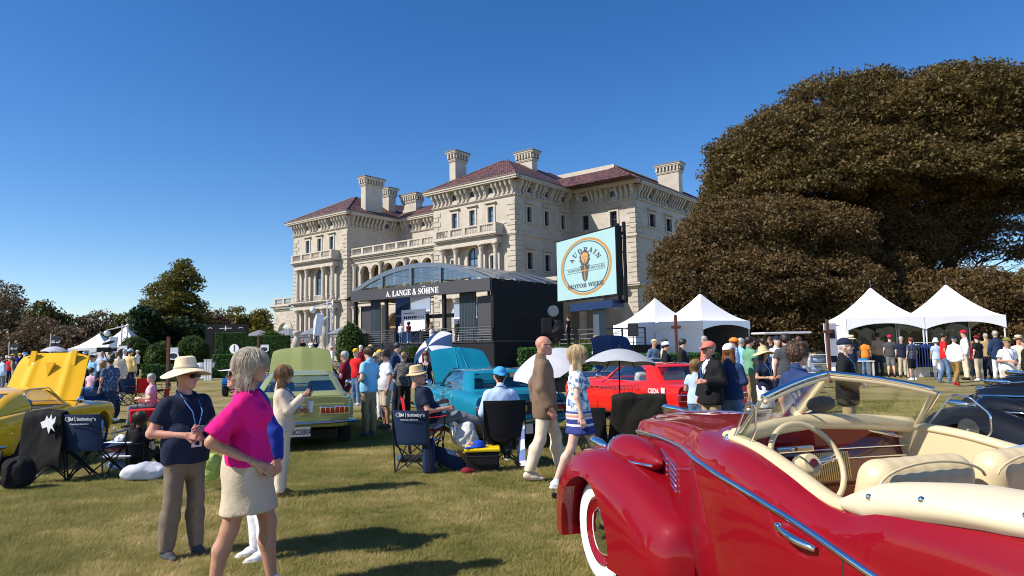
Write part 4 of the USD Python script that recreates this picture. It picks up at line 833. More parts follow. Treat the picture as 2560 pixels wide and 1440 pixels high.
# -- 1930s-40s open tourer: front axle at x = 0
def vintage(name, label, loc, rot, pm, leather, top, hero=True, group=None):
    root = thing(name, label, 'car', loc, rot, group=group)
    W = pc([-4.25, -4.1, -3.6, -2.8, -2.2, -1.6, -1.2, -.8, -.4, 0, .3, .46, .52], [.30, .52, .78, .90, .885, .84, .765, .64, .53, .44, .35, .22, .12])
    TOP = pc([-4.25, -4.0, -3.4, -2.85, -2.55, -2.36, -2.25, -1.9, -1.6, -1.3, -1.0, -.6, 0, .3, .46, .52], [.60, .82, 1.06, 1.13, 1.11, 1.04, 1.03, 1.10, 1.155, 1.18, 1.205, 1.195, 1.155, 1.12, 1.06, .96])
    def half(x):
        w, t = float(W(x)), float(TOP(x)); hood = np.clip((x + 1.5) / .6, 0, 1); b = .30 + .1 * np.clip((x + .2) / .7, 0, 1); s = t - .115 - .05 * hood
        return bez([(0, b), (w * .86, b), (w * .95, b + .06), (w * .985, .55), (w, s - .16), (w * (.985 - .02 * hood), s), (w * (.95 - .12 * hood), t - .035), (w * (.88 - .22 * hood), t - .006 - .02 * hood), (w * .45, t + .0), (0, t + .012 * hood)], 40)
    xs = np.r_[np.linspace(-4.25, -4.0, 6), np.linspace(-3.9, .3, 64), np.linspace(.34, .52, 8)]
    body = man(ring_loft(xs, half))
    cock = manifold3d.Manifold.batch_hull([manifold3d.Manifold.cylinder(1.2, r, r, 24).translate([x, y, .42]) for x, y, r in ((-1.34, .52, .1), (-1.34, -.52, .1), (-2.3, .68, .1), (-2.3, -.68, .1), (-2.9, .55, .2), (-2.9, -.55, .2))])
    body = body - cock
    for s in (-1, 1): body = body - ycyl(.04, .36, .47, s * .36, s * 1.2) - ycyl(-3.22, .36, .45, s * .45, s * 1.2)
    obj('body', body, pm, root, smooth=30)
    def pontoon(x0, x1, prof, hwid, yc, zb, s, cutx, cr=.415):
        zt = pc(*zip(*prof)); hw = pc(*zip(*hwid))
        def sec(x):
            t = np.linspace(0, PI, 31); h = float(hw(x)); z = float(zt(x)); e = .72; cy = np.sign(np.cos(t)) * np.abs(np.cos(t)) ** e; sz = np.abs(np.sin(t)) ** .85
            hh = min(z - zb, .34); p = np.stack([yc + h * cy, z - hh + hh * sz], 1); bt = np.array([(yc - h, zb), (yc + h, zb)]); return np.vstack([p, bt])
        R = np.array([np.column_stack([np.full(33, x), sec(x)]) for x in np.r_[x0 - (x0 - x1) * (1 - np.cos(np.linspace(0, PI, 46))) / 2]])
        v, f = grid(R, close_v=True); n = 33; m = len(R); k = np.arange(n); k2 = (k + 1) % n; N = len(v)
        f = np.vstack([f, np.stack([k, k2, np.full(n, N)], 1), np.stack([(m - 1) * n + k2, (m - 1) * n + k, np.full(n, N + 1)], 1)]); v = np.vstack([v, R[0].mean(0), R[-1].mean(0)])
        if s < 0: v = v * [1, -1, 1]
        if trimesh.Trimesh(v, f, process=False).volume < 0: f = f[:, ::-1]
        M = man((v, f)); M = M - ycyl(cutx, .33, cr, s * .52, s * 1.3) - ycyl(cutx, .36, cr - .03, s * .30, s * .6)
        return M
    for s in (1, -1):
        fm = pontoon(.80, -1.06, [(.80, .40), (.76, .56), (.66, .72), (.5, .84), (.28, .905), (.05, .925), (-.2, .905), (-.5, .83), (-.8, .71), (-.98, .64), (-1.06, .50)], [(.80, .10), (.74, .18), (.6, .235), (.3, .27), (0, .275), (-.5, .265), (-.85, .25), (-.98, .20), (-1.06, .06)], .655, .24, s, .04)
        fp = obj('front_fender', fm, pm, root, smooth=32)
        obj('parking_lamp', T(ell((0, 0, 0), (.15, .035, .04), 2), (.30, s * .66, .935), ry=-.06), M_CHROME, fp, smooth=True)
        rm = pontoon(-2.62, -4.2, [(-2.62, .42), (-2.7, .62), (-2.9, .78), (-3.2, .86), (-3.6, .80), (-4.0, .60), (-4.2, .40)], [(-2.62, .06), (-2.7, .16), (-2.95, .22), (-3.3, .24), (-3.8, .2), (-4.1, .12), (-4.2, .05)], .80, .24, s, -3.22)
        obj('rear_fender', rm, pm, root, smooth=32)
        # headlight pod
        pod = numbered(root, 'headlight'); nm = pod.split('/')[-1]; pr = [(.001, -.36), (.05, -.31), (.10, -.19), (.135, -.03), (.145, .09), (.138, .17), (.12, .20)]
        v, f = lathe(pr, 28); v = np.stack([v[:, 2] - .17, v[:, 0] * .95 + s * .585, v[:, 1] * .92 + .905], 1); obj(nm, (v, f), pm, root, smooth=True)
        v, f = lathe([(.12, .20), (.135, .205), (.13, .225), (.10, .235)], 28); v = np.stack([v[:, 2] - .17, v[:, 0] * .95 + s * .585, v[:, 1] * .92 + .905], 1); obj('bezel', (v, f), M_CHROME, pod, smooth=40)
        obj('lens', ell((.045, s * .585, .905), (.035, .11, .105)), M_GLASS, pod, smooth=True)
        tr = [(a - .17, s * .585 + s * .95 * r * .985, .885) for r, a in pr[1:]]; obj('trim', tube(tr, .011, 6), M_CHROME, pod, smooth=True)
        obj('bracket', rbox((-.30, min(s * .40, s * .56), .80), (-.12, max(s * .40, s * .56), .86), .02), pm, pod)
        for x, z0, n in ((-.42, .975, 4), (-.62, .945, 5)):
            for k in range(n):
                zz = z0 - k * .034; a = [(x - .165 * t, s * (on_side(half, x - .165 * t, zz - .03 * t, .006)), zz - .03 * t) for t in np.linspace(0, 1, 5)]
                obj('louver', tube(a, .009, 6, flat=.9), M_CHROME, root, smooth=True)
        st = [(x, z) for x, z in ((.30, 1.005), (.1, 1.02), (-.4, 1.045), (-.8, 1.05), (-1.2, 1.035), (-1.6, 1.005), (-2.0, .95), (-2.4, .875), (-2.8, .80), (-3.3, .72), (-3.9, .62))]
        zz = pc([a for a, _ in st], [b for _, b in st]); xx = np.linspace(-3.9, .30, 60); obj('side_moulding', tube([(x, s * on_side(half, x, float(zz(x)), .004), float(zz(x))) for x in xx], .016, 8), M_CHROME, root, smooth=True)
        hx = np.linspace(-2.02, -2.24, 7); obj('door_handle', cat(tube([(x, s * (on_side(half, x, .885, .02) + .02 * math.sin(k / 6 * PI)), .895 - .03 * k / 6) for k, x in enumerate(hx)], [.012, .014, .016, .017, .017, .016, .012], 8), tube([(-2.02, s * on_side(half, -2.02, .9, -.01), .895), (-2.02, s * on_side(half, -2.02, .9, .03), .895)], .02, 8)), M_CHROME, root, smooth=True)
        objs('door_seam', [tube([(x, s * on_side(half, x, z, -.002), z) for z in np.linspace(z0, zt, 12)], .005, 4) for x, z0, zt in ((-1.12, .36, 1.03), (-2.37, .36, .93), (-.78, .5, 1.05))], M_TYRE, root)
        wheel(root, .04, s * .71, s, r=.36, w=.17, white=hero, rimc=pm, cap=M_CHROME); wheel(root, -3.22, s * .71, s, r=.36, w=.17, white=hero, rimc=pm, cap=M_CHROME)
        obj('running_board', rbox((-2.6, min(s * .70, s * .90), .27), (-1.05, max(s * .70, s * .90), .31), .015), pm, root)
        # inner door lining and padded rail
        xx = np.linspace(-1.28, -2.30, 14); yc = lambda x: .585 + .165 * (-1.34 - x) / .96
        obj('door_pad', tube([(x, s * (yc(x) + .025), TOP(x) - .004) for x in xx], .042, 10, flat=.6), leather, root, smooth=True)
        P = np.array([[(x, s * (yc(x) - .005), z) for z in np.linspace(.44, float(TOP(x)), 5)] for x in xx]); obj('door_lining', thicken(grid(P), -.012 * s), leather, root, smooth=40)
    yy = np.linspace(-.60, .60, 17); obj('cowl_pad', tube([(-1.34 + .13 * (1 - abs(y / .6)), y, 1.175 + .035 * (1 - (y / .6) ** 2)) for y in yy], .045, 12), leather, root, smooth=True)
    obj('hood_ornament', cat(T(ell((0, 0, 0), (.17, .02, .028), 2), (.32, 0, 1.16)), T(ell((0, 0, 0), (.06, .012, .04), 2), (.42, 0, 1.15))), M_CHROME, root, smooth=True)
    obj('hood_spine', tube([(x, 0, float(TOP(x)) + .014) for x in np.linspace(.3, -1.0, 14)], .006, 5), M_CHROME, root, smooth=True)
    gr = [cyl((.50 - .03 * abs(k) * .4, k * .022, .42), (.47 - .03 * abs(k) * .4, k * .022, .95 - .012 * abs(k)), .006, 5) for k in range(-6, 7)]; obj('grille', cat(*gr), M_CHROME, root, smooth=True)
    for x, sx in ((.98, 1), (-4.45, -1)):
        y = np.linspace(-.8, .8, 19); obj('bumper', cat(tube(np.stack([x - sx * .16 * np.abs(y / .9) ** 2.5, y, np.full_like(y, .44)], 1), .055, 8, flat=.5), *[cyl((x - sx * .02, q, .44), (x - sx * .5, q, .44), .025, 6) for q in (-.35, .35)]), M_CHROME, root, smooth=45)
    # windscreen in two raked panes
    ws = numbered(root, 'windscreen'); UsdGeom.Xform.Define(stage, ws)
    for s in (1, -1):
        A = np.array([(-1.30, s * .60, 1.10), (-1.10, s * .012, 1.235), (-1.36, s * .012, 1.475), (-1.535, s * .565, 1.375)])
        obj('pane', thicken((A, np.array([[0, 1, 2], [0, 2, 3]])), .004), M_GLASS, ws)
        obj('post', tube([A[0] + [0, s * .012, -.03], A[3] + [0, s * .012, .01]], 0.013, 8), leather, ws, smooth=True); obj('chrome_edge', cat(tube([A[0], A[1]], .014, 6), tube([A[0] + [-.012, s * .03, 0], A[3] + [-.012, s * .03, 0]], .012, 6)), M_CHROME, ws, smooth=True)
        hd = numbered(ws, 'header'); t = np.linspace(0, 1, 9)[:, None]; P = A[3] + (A[2] - A[3]) * t + [0, 0, .010] + np.sin(t * PI) * [0, 0, .012]
        obj(hd.split('/')[-1], tube(P + [.0, 0, .010], .016, 8, flat=.9), M_CHROME, ws, smooth=True); obj('header_pad', tube(P + [-.014, 0, -.016], .011, 8), leather, hd, smooth=True)
        # wing window
        wp = [(-1.36, 1.10), (-1.57, 1.36), (-1.66, 1.35), (-1.76, 1.27), (-1.76, 1.17), (-1.62, 1.08)] if s < 0 else [(-1.33, 1.10), (-1.54, 1.37), (-1.60, 1.36), (-1.60, 1.25), (-1.5, 1.12)]
        q = sg.Polygon(wp).buffer(-.05 if s < 0 else -.01).buffer(.055 if s < 0 else .015, 12); v, f = prism(q, .005); y0 = s * .635; v = np.stack([v[:, 0], y0 + s * .12 * (-1.33 - v[:, 0]) + v[:, 2], v[:, 1]], 1); ww = numbered(root, 'wing_window'); obj(ww.split('/')[-1], (v, f), M_GLASS, root)
        e = np.array(q.exterior.coords); obj('edge', tube(np.stack([e[:, 0], y0 + s * .12 * (-1.33 - e[:, 0]), e[:, 1]], 1), .006, 5), M_CHROME, ww, smooth=True)
        obj('clamp', cat(ell((-1.31, s * .65, 1.09), (.06, .03, .03)), ell((-1.40, s * .66, 1.07), (.05, .025, .02)), ell((-1.33, s * .645, 1.14), (.025, .02, .05))), M_CHROME, root, smooth=True)
    obj('centre_post', cat(tube([(-1.10, 0, 1.22), (-1.37, 0, 1.48)], .018, 8), ell((-1.12, 0, 1.235), (.04, .025, .03))), leather, ws, smooth=True)
    mr = numbered(root, 'rear_view_mirror'); obj(mr.split('/')[-1], T(ell((0, 0, 0), (.018, .10, .045), 2), (-1.36, .05, 1.325)), M_SEATBLK, root, smooth=True); obj('stem', tube([(-1.16, .01, 1.25), (-1.35, .045, 1.31)], .006, 5), M_CHROME, mr)
    obj('wiper', cat(tube([(-1.18, -.12, 1.235), (-1.19, -.42, 1.19)], .006, 5), ell((-1.16, -.1, 1.235), (.02, .02, .015))), M_CHROME, root, smooth=True)
    # dashboard
    db = numbered(root, 'dashboard'); yy = np.linspace(-.62, .62, 21); P = np.array([[(-1.27 + .06 * (1 - (y / .62) ** 2) - .05 * math.sin(t * PI * .6), y, 1.14 - .30 * t) for t in np.linspace(0, 1, 7)] for y in yy]); obj(db.split('/')[-1], thicken(grid(P), .02), M_MAROON, root, smooth=True)
    obj('chrome_band', cat(*[tube([(-1.345 + .06 * (1 - (y / .62) ** 2), y, z) for y in np.linspace(-.58, .50, 15)], .005, 5) for z in (1.06, 1.005)]), M_CHROME, db, smooth=True)
    obj('speaker_grille', cat(*[cyl((-1.345, y, .90), (-1.325, y, 1.05), .006, 5) for y in np.linspace(-.14, .16, 22)]), mat('brass_grille', (.62, .50, .28), .25, metal=1.), db, smooth=True)
    obj('instrument', T(rbox((-.01, .2, 1.065), (.03, .44, 1.10), .008), (-1.335, -.1, 0)), M_CHROME, db); obj('knob', ell((-1.285, -.36, .94), (.018, .022, .022)), M_CHROME, db, smooth=True)
    swp = numbered(root, 'steering_wheel'); UsdGeom.Xform.Define(stage, swp); th = np.linspace(0, 2 * PI, 49)
    ring = T(tube(np.stack([0 * th, .215 * np.cos(th), .215 * np.sin(th)], 1), .015, 10), (-1.52, .30, 1.04), ry=.42); obj('rim', ring, leather, swp, smooth=True)
    obj('hub', T(lathe([(.001, .05), (.05, .045), (.065, .02), (.07, -.03), (.03, -.06)], 24), (-1.52, .30, 1.03), ry=-PI / 2 + .42), leather, swp, smooth=35); obj('horn_badge', T(lathe([(.001, .062), (.022, .06), (.024, .04)], 16), (-1.52, .30, 1.03), ry=-PI / 2 + .42), M_MAROON, swp)
    obj('spoke', cat(*[T(tube([(0, 0, 0), (0, .21 * math.cos(a), .21 * math.sin(a))], .006, 6), (-1.515, .30, 1.035), ry=.42) for a in (.1, .2, PI - .1, PI - .2, -PI / 2)]), M_CHROME, swp, smooth=True)
    obj('column', cyl((-1.5, .30, 1.02), (-1.2, .30, .80), .022, 8), M_CHROME, swp); obj('shift_lever', cat(tube([(-1.46, .29, .98), (-1.5, .14, 1.04)], .006, 5), ell((-1.5, .13, 1.045), (.014, .014, .014))), M_CHROME, swp, smooth=True)
    # seats
    for s, (ya, yb) in ((1, (.04, .60)), (-1, (-.60, -.04))):
        sp = numbered(root, 'front_seat'); UsdGeom.Xform.Define(stage, sp); F_ = Field((-2.55, ya - .12, .5), (-1.5, yb + .12, 1.3), .014)
        yc = (ya + yb) / 2
        for t in np.linspace(-.20, .20, 6): F_.bone((-2.10, yc + t, .68), (-2.20, yc + t * .97, 1.095), .098, .088, k=.02)
        obj('backrest', relax(F_.mesh(), 3), leather, sp, smooth=True)
        obj('cushion', rbox((-2.1, ya, .5), (-1.55, yb, .70), .07), leather, sp, smooth=40)
        obj('piping', tube([(-2.285, yc + .285 * math.cos(a), 1.085 + .085 * math.sin(a)) for a in np.linspace(0.1, PI - .1, 14)], .006, 5), leather, sp, smooth=True)
    obj('rear_bench', cat(rbox((-3.05, -.62, .5), (-2.6, .62, .66), .06), rbox((-3.12, -.62, .6), (-2.95, .62, 1.0), .07)), leather, root, smooth=40)
    obj('floor', box((-3.1, -.66, .425), (-1.2, .66, .44)), leather, root)
    # folded-top cover wrapping round the cockpit's rear
    bt = numbered(root, 'top_cover'); pts, rad = [], []
    for x, y, r in [(-2.30, .80, .02), (-2.42, .79, .06), (-2.60, .765, .115), (-2.85, .725, .16), (-3.08, .65, .16), (-3.25, .50, .17), (-3.33, .25, .18), (-3.35, 0, .18)]: pts.append((x, y, 1.045 + .09 * min(1, (-2.3 - x) / .45))); rad.append(r)
    pts = np.array(pts + [(x, -y, z) for x, y, z in pts[:-1][::-1]]); rad = np.array(rad + rad[:-1][::-1]); u = np.linspace(0, 1, len(pts)); uu = np.linspace(0, 1, 64)
    pp, rr_ = PchipInterpolator(u, pts)(uu), PchipInterpolator(u, rad)(uu); tg = np.gradient(pp, axis=0); tg /= np.linalg.norm(tg, axis=1, keepdims=True); nr = np.cross([0, 0, 1], tg); nr /= np.linalg.norm(nr, axis=1, keepdims=True); a = np.linspace(0, 2 * PI, 19)[:-1]
    P = pp[:, None] + (rr_[:, None] * np.cos(a))[..., None] * nr[:, None] + (np.minimum(rr_, .07)[:, None] * np.sin(a))[..., None] * np.array([0, 0, 1.])
    m = ruffle(grid(P, close_v=True), .008, 9., 3); obj(bt.split('/')[-1], m, top, root, smooth=True)
    for k in list(range(6, 30, 5)) + list(range(35, 60, 5)):
        q = P[k, 10] if True else 0; q = pp[k] + rr_[k] * .93 * nr[k] * -1 + [0, 0, .03]; obj('snap', ell(q, (.012, .012, .012), 1), M_CHROME, bt, smooth=True)
    return root
P_WINE = paint('cherry_red_paint', (.20, .0006, .006))
CONV = np.array([1.35163116, 5.15010648, 0]); 
vintage('vintage_car', 'cherry red vintage convertible with cream leather and whitewall tyres', CONV, H17, P_WINE, M_CREAM, M_CREAMD)
P_BLACK = paint('gloss_black_paint', (.004, .005, .007)); M_BLKL = mat('black_leather', (.03, .028, .026), .45)
vintage('vintage_car', 'glossy black vintage car behind the red convertible windscreen', (5.785, 7.78, 0), H17, P_BLACK, M_BLKL, M_BLKL, hero=False)
vintage('vintage_car', 'farther black vintage car at the right edge with chrome side moulding', (7.48, 9.78, 0), H17, P_BLACK, M_BLKL, M_BLKL, hero=False)
# ---------------------------------------------------------------- event stage, screen, tents and other structures
M_CHAR = mat('charcoal_panel', (.012, .012, .015), .6, spec=.2, var=.06, vscale=.8)
M_CHAR2 = mat('charcoal_light', (.036, .036, .044), .6)
M_SLAT = mat('slatted_panel', (.015, .030, .045), .6)
M_BLUEP = mat('deep_blue_panel', (.004, .02, .075), .4)
M_MEMB = pane_mat('clear_membrane', (.62, .70, .80), .12, .8, .12)
M_ROOFM = mat('grey_membrane', (.30, .32, .36), .3, spec=.7)
M_WHITE = mat('white_board', (.72, .73, .78), .5)
M_STEEL = mat('steel', (.25, .26, .28), .35, metal=1.)
M_LETTER = mat('white_letter', (.85, .85, .85), .5)
dA = np.array([-math.sin(YAW), math.cos(YAW), 0]); dB = np.array([math.cos(YAW), math.sin(YAW), 0])
S0 = gy(1235, 52.)
ST = thing('event_stage', 'black event pavilion with arched clear roof, raised deck and company name on its fascia', 'stage', S0, YAW - PI / 2)
SW, SD, DK, FB, FT = 16.8, 9.5, 2.1, 5.95, 6.9   # local x runs -SW..0, y away from the front
obj('deck', box((-SW, 0, DK - .12), (0, SD, DK)), M_CHAR2, ST); obj('plinth', box((-SW + .05, .08, 0), (-.05, SD, DK - .124)), M_CHAR, ST)
obj('fascia', box((-SW, -.35, FB), (0, -.05, FT)), M_CHAR2, ST)
v = upright(text('A. LANGE & SÖHNE', .50, .03, serif=True)); obj('lettering', (v[0] + [-8.7, -.352, (FB + FT) / 2], v[1]), M_LETTER, ST)
obj('eave_left', T(box((-1.0, -.3, -.1), (0, SD, .0)), (-SW - .003, 0, FT - .35), ry=-.35), M_CHAR, ST)
obj('side_wall', box((-.22, .1, 0), (-.02, SD, FT)), M_BLACK, ST)
v = text('A. LANGE & SÖHNE', .16, .01, serif=True); a = -v[0][:, 0] / 1.6; r = 1.6 + v[0][:, 1]; v = (np.stack([0 * a + v[0][:, 2], -np.sin(a) * r, np.cos(a) * r - 1.6], 1), v[1]); obj('side_lettering', (v[0] + [-.018, 3.6, 4.3], v[1]), M_STEEL, ST)
obj('side_seam', box((-.02, .2, 3.1), (-.005, SD - .1, 3.16)), M_BLACK, ST)
def arcz(x): t = (x + SW / 2) / (SW / 2); return FT + 1.85 * (1 - t * t)
xs = np.linspace(-SW, 0, 29)
outer = [(x, arcz(x)) for x in xs]; inner = [(x, max(FT + .002, arcz(x) - .38)) for x in xs]
obj('gable_rim', (lambda v: (v[0] + [0, -.05, 0], v[1]))(upright(prism(sg.Polygon(outer + inner[::-1]).buffer(0), .2))), M_STEEL, ST)
for x in (-12.6, -8.9, -5.4): obj('mullion', box((x - .12, -.28, FT), (x + .12, -.08, arcz(x) - .3)), M_STEEL, ST)
g = sg.Polygon(outer + [(0, FT), (-SW, FT)]).buffer(-.2); obj('gable_pane', (lambda v: (v[0] + [0, -.1, 0], v[1]))(upright(prism(g, .01))), M_MEMB, ST)
P = np.array([[(x, y, arcz(x) + .02) for x in xs] for y in np.linspace(-.02, SD + .5, 6)])
obj('roof_membrane', ruffle(grid(P), .03, 1.2, 3), pane_mat('roof_film', (.50, .56, .64), .25, .85, .25), ST, smooth=True)
for y in np.linspace(1.2, SD, 5): obj('roof_rib', tube([(x, y, arcz(x) - .12) for x in xs], .09, 6), M_STEEL, ST, smooth=True)
for x in (-12.6, -8.4, -4.2): obj('purlin', box((x - .06, .1, arcz(x) - .2), (x + .06, SD, arcz(x) - .08)), M_STEEL, ST)
for x in (-SW + .1, -12.45, -5.35, -.12): obj('post', box((x - .13, .02, DK), (x + .13, .28, FB)), M_BLACK, ST)
for x in (-SW + .1, -8.4, -.5): obj('rear_post', box((x - .1, SD - .3, DK), (x + .1, SD - .1, FT)), M_BLACK, ST)
for x0, x1, y, z1, m, nm in ((-16.4, -15.0, .5, 5.5, M_CHAR2, 'grey_panel'), (-2.0, -.35, .5, 5.6, M_CHAR2, 'grey_panel'), (-13.6, -10.6, 2.2, FB + .3, M_BLUEP, 'blue_panel')): obj(nm, box((x0, y, DK), (x1, y + .12, z1)), m, ST)
for x0, x1 in ((-14.9, -13.5), (-3.9, -2.05)):
    for k in range(int((x1 - x0) / .16)): obj('slat', box((x0 + k * .16, .4, DK), (x0 + k * .16 + .12, .52, FB + .2)), M_SLAT, ST)
ib = numbered(ST, 'info_board'); obj('info_board', box((-11.9, 1.4, 3.1), (-8.9, 1.5, 5.0)), M_WHITE, ST)
obj('board_print', cat(*[box((-11.6 + k * .27, 1.392, 4.2), (-11.6 + k * .27 + (.2 if k < 6 else .09), 1.399, 4.42)) for k in range(10)], box((-11.6, 1.392, 4.66), (-10.2, 1.399, 4.72))), M_CHAR, ib, kind='stuff')
obj('white_screen', box((-11.3, 1.9, 4.6), (-8.8, 2.0, FB + .35)), M_WHITE, ST)
pp = numbered(ST, 'watch_poster'); obj('watch_poster', box((-6.6, 2.6, DK + .1), (-3.95, 2.7, 5.5)), M_WHITE, ST)
def disc(x, z, r, y, m, nm, par, r2=0):
    q = sg.Point(x, z).buffer(r); q = q.difference(sg.Point(x, z).buffer(r2)) if r2 else q
    v = upright(prism(q, .008)); obj(nm, (v[0] + [0, y, 0], v[1]), m, par)
disc(-5.1, 3.7, .92, 2.59, M_STEEL, 'watch_case', pp, .78); disc(-5.1, 3.7, .775, 2.592, M_CHAR, 'watch_dial', pp); disc(-5.1, 3.7, .5, 2.582, M_LETTER, 'dial_ring', pp, .47)
obj('watch_strap', box((-5.55, 2.58, 4.6), (-4.65, 2.597, 5.4)), M_BLACK, pp); obj('watch_hands', cat(box((-5.12, 2.57, 3.7), (-5.08, 2.58, 4.3)), box((-5.1, 2.57, 3.68), (-4.7, 2.58, 3.72))), M_LETTER, pp)
obj('counter', rbox((-9.6, 2.0, DK), (-6.8, 2.6, DK + 1.0), .03), M_BLACK, ST)
obj('rear_beam', box((-SW, SD - .3, 4.6), (0, SD - .1, 5.0)), M_BLACK, ST)
def railing(name, a, b, n, par, h=1.05, bars=5, m=None):
    a, b = np.array(a, float), np.array(b, float); rp = numbered(par, name); obj(rp.split('/')[-1], tube([a + [0, 0, h], b + [0, 0, h]], .04, 6), m or M_CHAR2, par)
    for k in range(n + 1): p = a + (b - a) * k / n; obj('rail_post', box(p - [.04, .04, 0], p + [.04, .04, h - .01]), m or M_CHAR2, rp)
    for k in range(bars): obj('rail', tube([a + [0, 0, h * (k + .5) / (bars + .5)], b + [0, 0, h * (k + .5) / (bars + .5)]], .018, 5), M_STEEL, rp)
railing('railing', (-SW + .1, -.12, DK), (-11.2, -.12, DK), 3, ST); railing('railing', (-7.6, -.12, DK), (-.1, -.12, DK), 4, ST)
for k in range(8): obj('step', box((-11.0, -.3 - .32 * (k + 1), DK - .26 * (k + 1) - .06), (-7.8, -.3 - .32 * k, DK - .26 * (k + 1))), M_CHAR, ST)
for x in (-11.05, -7.75): railing('stair_rail', (x, -.2, DK), (x, -2.9, DK - 2.1), 2, ST, bars=4)
def palm(label, base, h, seed, n=26, sp=1.2):
    root = thing('palm_plant', label, 'plant', base); q = np.random.default_rng(seed); fr = []
    for k in range(n):
        a = q.uniform(0, 2 * PI); el = q.uniform(.5, 1.35); L = h * q.uniform(.75, 1.1); t = np.linspace(0, 1, 9)
        P = np.stack([math.cos(a) * L * t * math.cos(el) * (1 + .3 * t) * sp, math.sin(a) * L * t * math.cos(el) * (1 + .3 * t) * sp, .2 + L * (t * math.sin(el) - .45 * t ** 2.4)], 1)
        for i in range(2, 9):
            d = P[i] - P[i - 1]; d /= np.linalg.norm(d); s = np.cross(d, [0, 0, 1]); s /= np.linalg.norm(s) + 1e-9; w = .30 * h * (1 - .55 * abs(t[i] - .5) * 2)
            for sg_ in (-1, 1):
                for j in (0, .5):
                    o = P[i - 1] + (P[i] - P[i - 1]) * j; e = o + (s * sg_ * .8 + d * .8) * w * .8 - [0, 0, .10 * h]; fr.append((np.array([o, o + d * .045 * h, e]), np.array([[0, 1, 2]])))
        fr.append(tube(P, np.linspace(.012, .004, 9), 4))
    obj('fronds', cat(*fr), ML_PALM, root); obj('pot', lathe([(.001, 0), (.18, 0), (.24, .4), (.2, .4), (.001, .36)], 16), M_BLACK, root, smooth=35)
ML_PALM = leaf_mat('palm_leaves', [(.3, (.03, .07, .01)), (.6, (.08, .15, .02)), (.85, (.18, .22, .04))], sc=2.)
def stp(x, y, z=0.): c, s = math.cos(YAW - PI / 2), math.sin(YAW - PI / 2); return S0 + np.array([c * x - s * y, s * x + c * y, z])
palm('tall palm plant left of the stage steps', stp(-12.6, -1.6), 2.3, 1); palm('palm fronds right of the stage steps', stp(-6.6, -1.2, .5), 2.1, 2); palm('potted palm beside the screen mast', gy(1460, 50), 3.6, 3, 30)
# screen on a mast
SL, SR = at(1391.5, 608, 43.2), at(1537, 562, 37.6)
SLo, SRo = np.array([SL[0], SL[1], 0]), np.array([SR[0], SR[1], 0]); sd = SRo - SLo; SWD = np.linalg.norm(sd); sa = math.atan2(sd[1], sd[0]); zt, zb = 8.2, 4.45
SC = thing('video_screen', 'large pale blue screen sign on a mast showing a lion emblem', 'screen', SLo, sa)
M_PALE = mat('screen_pale_blue', (.30, .47, .48), .5, var=.03, vscale=2.); M_GOLD = mat('emblem_gold', (.40, .20, .045), .5); M_INK = mat('emblem_ink', (.06, .07, .09), .6); M_TAN = mat('emblem_tan', (.48, .25, .08), .5)
obj('frame', box((-.06, 0, zb - .08), (SWD + .06, .42, zt + .08)), M_BLACK, SC); obj('screen_face', box((0, -.012, zb), (SWD, -.002, zt)), M_PALE, SC)
cx, cz, k = SWD / 2 + .05, (zt + zb) / 2, (zt - zb) / 2
EM = numbered(SC, 'emblem'); UsdGeom.Xform.Define(stage, EM)
def flat(poly, y, m, nm):
    v = upright(prism(poly, .006)); obj(nm, (v[0] * [SWD / (2 * k) * .95, 1, 1] * 1 + [cx, y, cz], v[1]), m, EM)
def ring(r0, r1): return sg.Point(0, 0).buffer(r1, 40).difference(sg.Point(0, 0).buffer(r0, 40))
flat(ring(.84 * k, .91 * k), -.014, M_GOLD, 'gold_ring'); flat(ring(.785 * k, .815 * k), -.014, M_INK, 'dark_ring')
def arc_text(s, h, R, up):
    v, f = text(s, h, .006, serif=True, bold=True); L = v[:, 0].max() - v[:, 0].min(); a = v[:, 0] / R
    return np.stack([np.sin(a) * (R + v[:, 1]), np.cos(a) * (R + v[:, 1]), v[:, 2]], 1), f
def put(m, nm, y=-.014): v = upright(m); obj(nm, (v[0] * [SWD / (2 * k) * .95, 1, 1] + [cx, y, cz], v[1]), M_INK, EM)
put(arc_text('A U D R A I N', .29, .54 * k, 1), 'lettering')
v = text('NEWPORT', .145, .006, serif=True); put((v[0] + [-.37 * k, -.085 * k, 0], v[1]), 'lettering'); v = text('CONCOURS', .145, .006, serif=True); put((v[0] + [.39 * k, -.085 * k, 0], v[1]), 'lettering')
v = text('MOTOR WEEK', .25, .006, serif=True, bold=True); put((v[0] + [0, -.60 * k, 0], v[1]), 'lettering')
for s in (-1, 1):
    for z in (-.02, -.17): flat(sg.box(min(s * .12, s * .70) * k, z * k, max(s * .12, s * .70) * k, (z + .012) * k), -.014, M_INK, 'rule')
q = np.random.default_rng(4); mane = sg.Polygon([((.17 + .03 * (i % 2)) * k * math.cos(t), .26 * k + (.24 + .03 * (i % 2)) * k * math.sin(t)) for i, t in enumerate(np.linspace(0, 2 * PI, 25)[:-1])])
flat(mane, -.014, M_INK, 'lion_mane'); flat(sg.Point(0, 0).buffer(1, 16).__class__([(.12 * k * math.cos(t) * (1 - .25 * math.sin(-t)), .27 * k + .18 * k * math.sin(t)) for t in np.linspace(0, 2 * PI, 24)[:-1]]), -.021, M_TAN, 'lion_face')
flat(shapely.union_all([sg.box(-.07 * k, .29 * k, -.03 * k, .31 * k), sg.box(.03 * k, .29 * k, .07 * k, .31 * k), sg.Polygon([(-.035 * k, .22 * k), (.035 * k, .22 * k), (0, .18 * k)]), sg.box(-.006 * k, .13 * k, .006 * k, .2 * k), sg.box(-.05 * k, .12 * k, .05 * k, .13 * k)]), -.028, M_INK, 'lion_features')
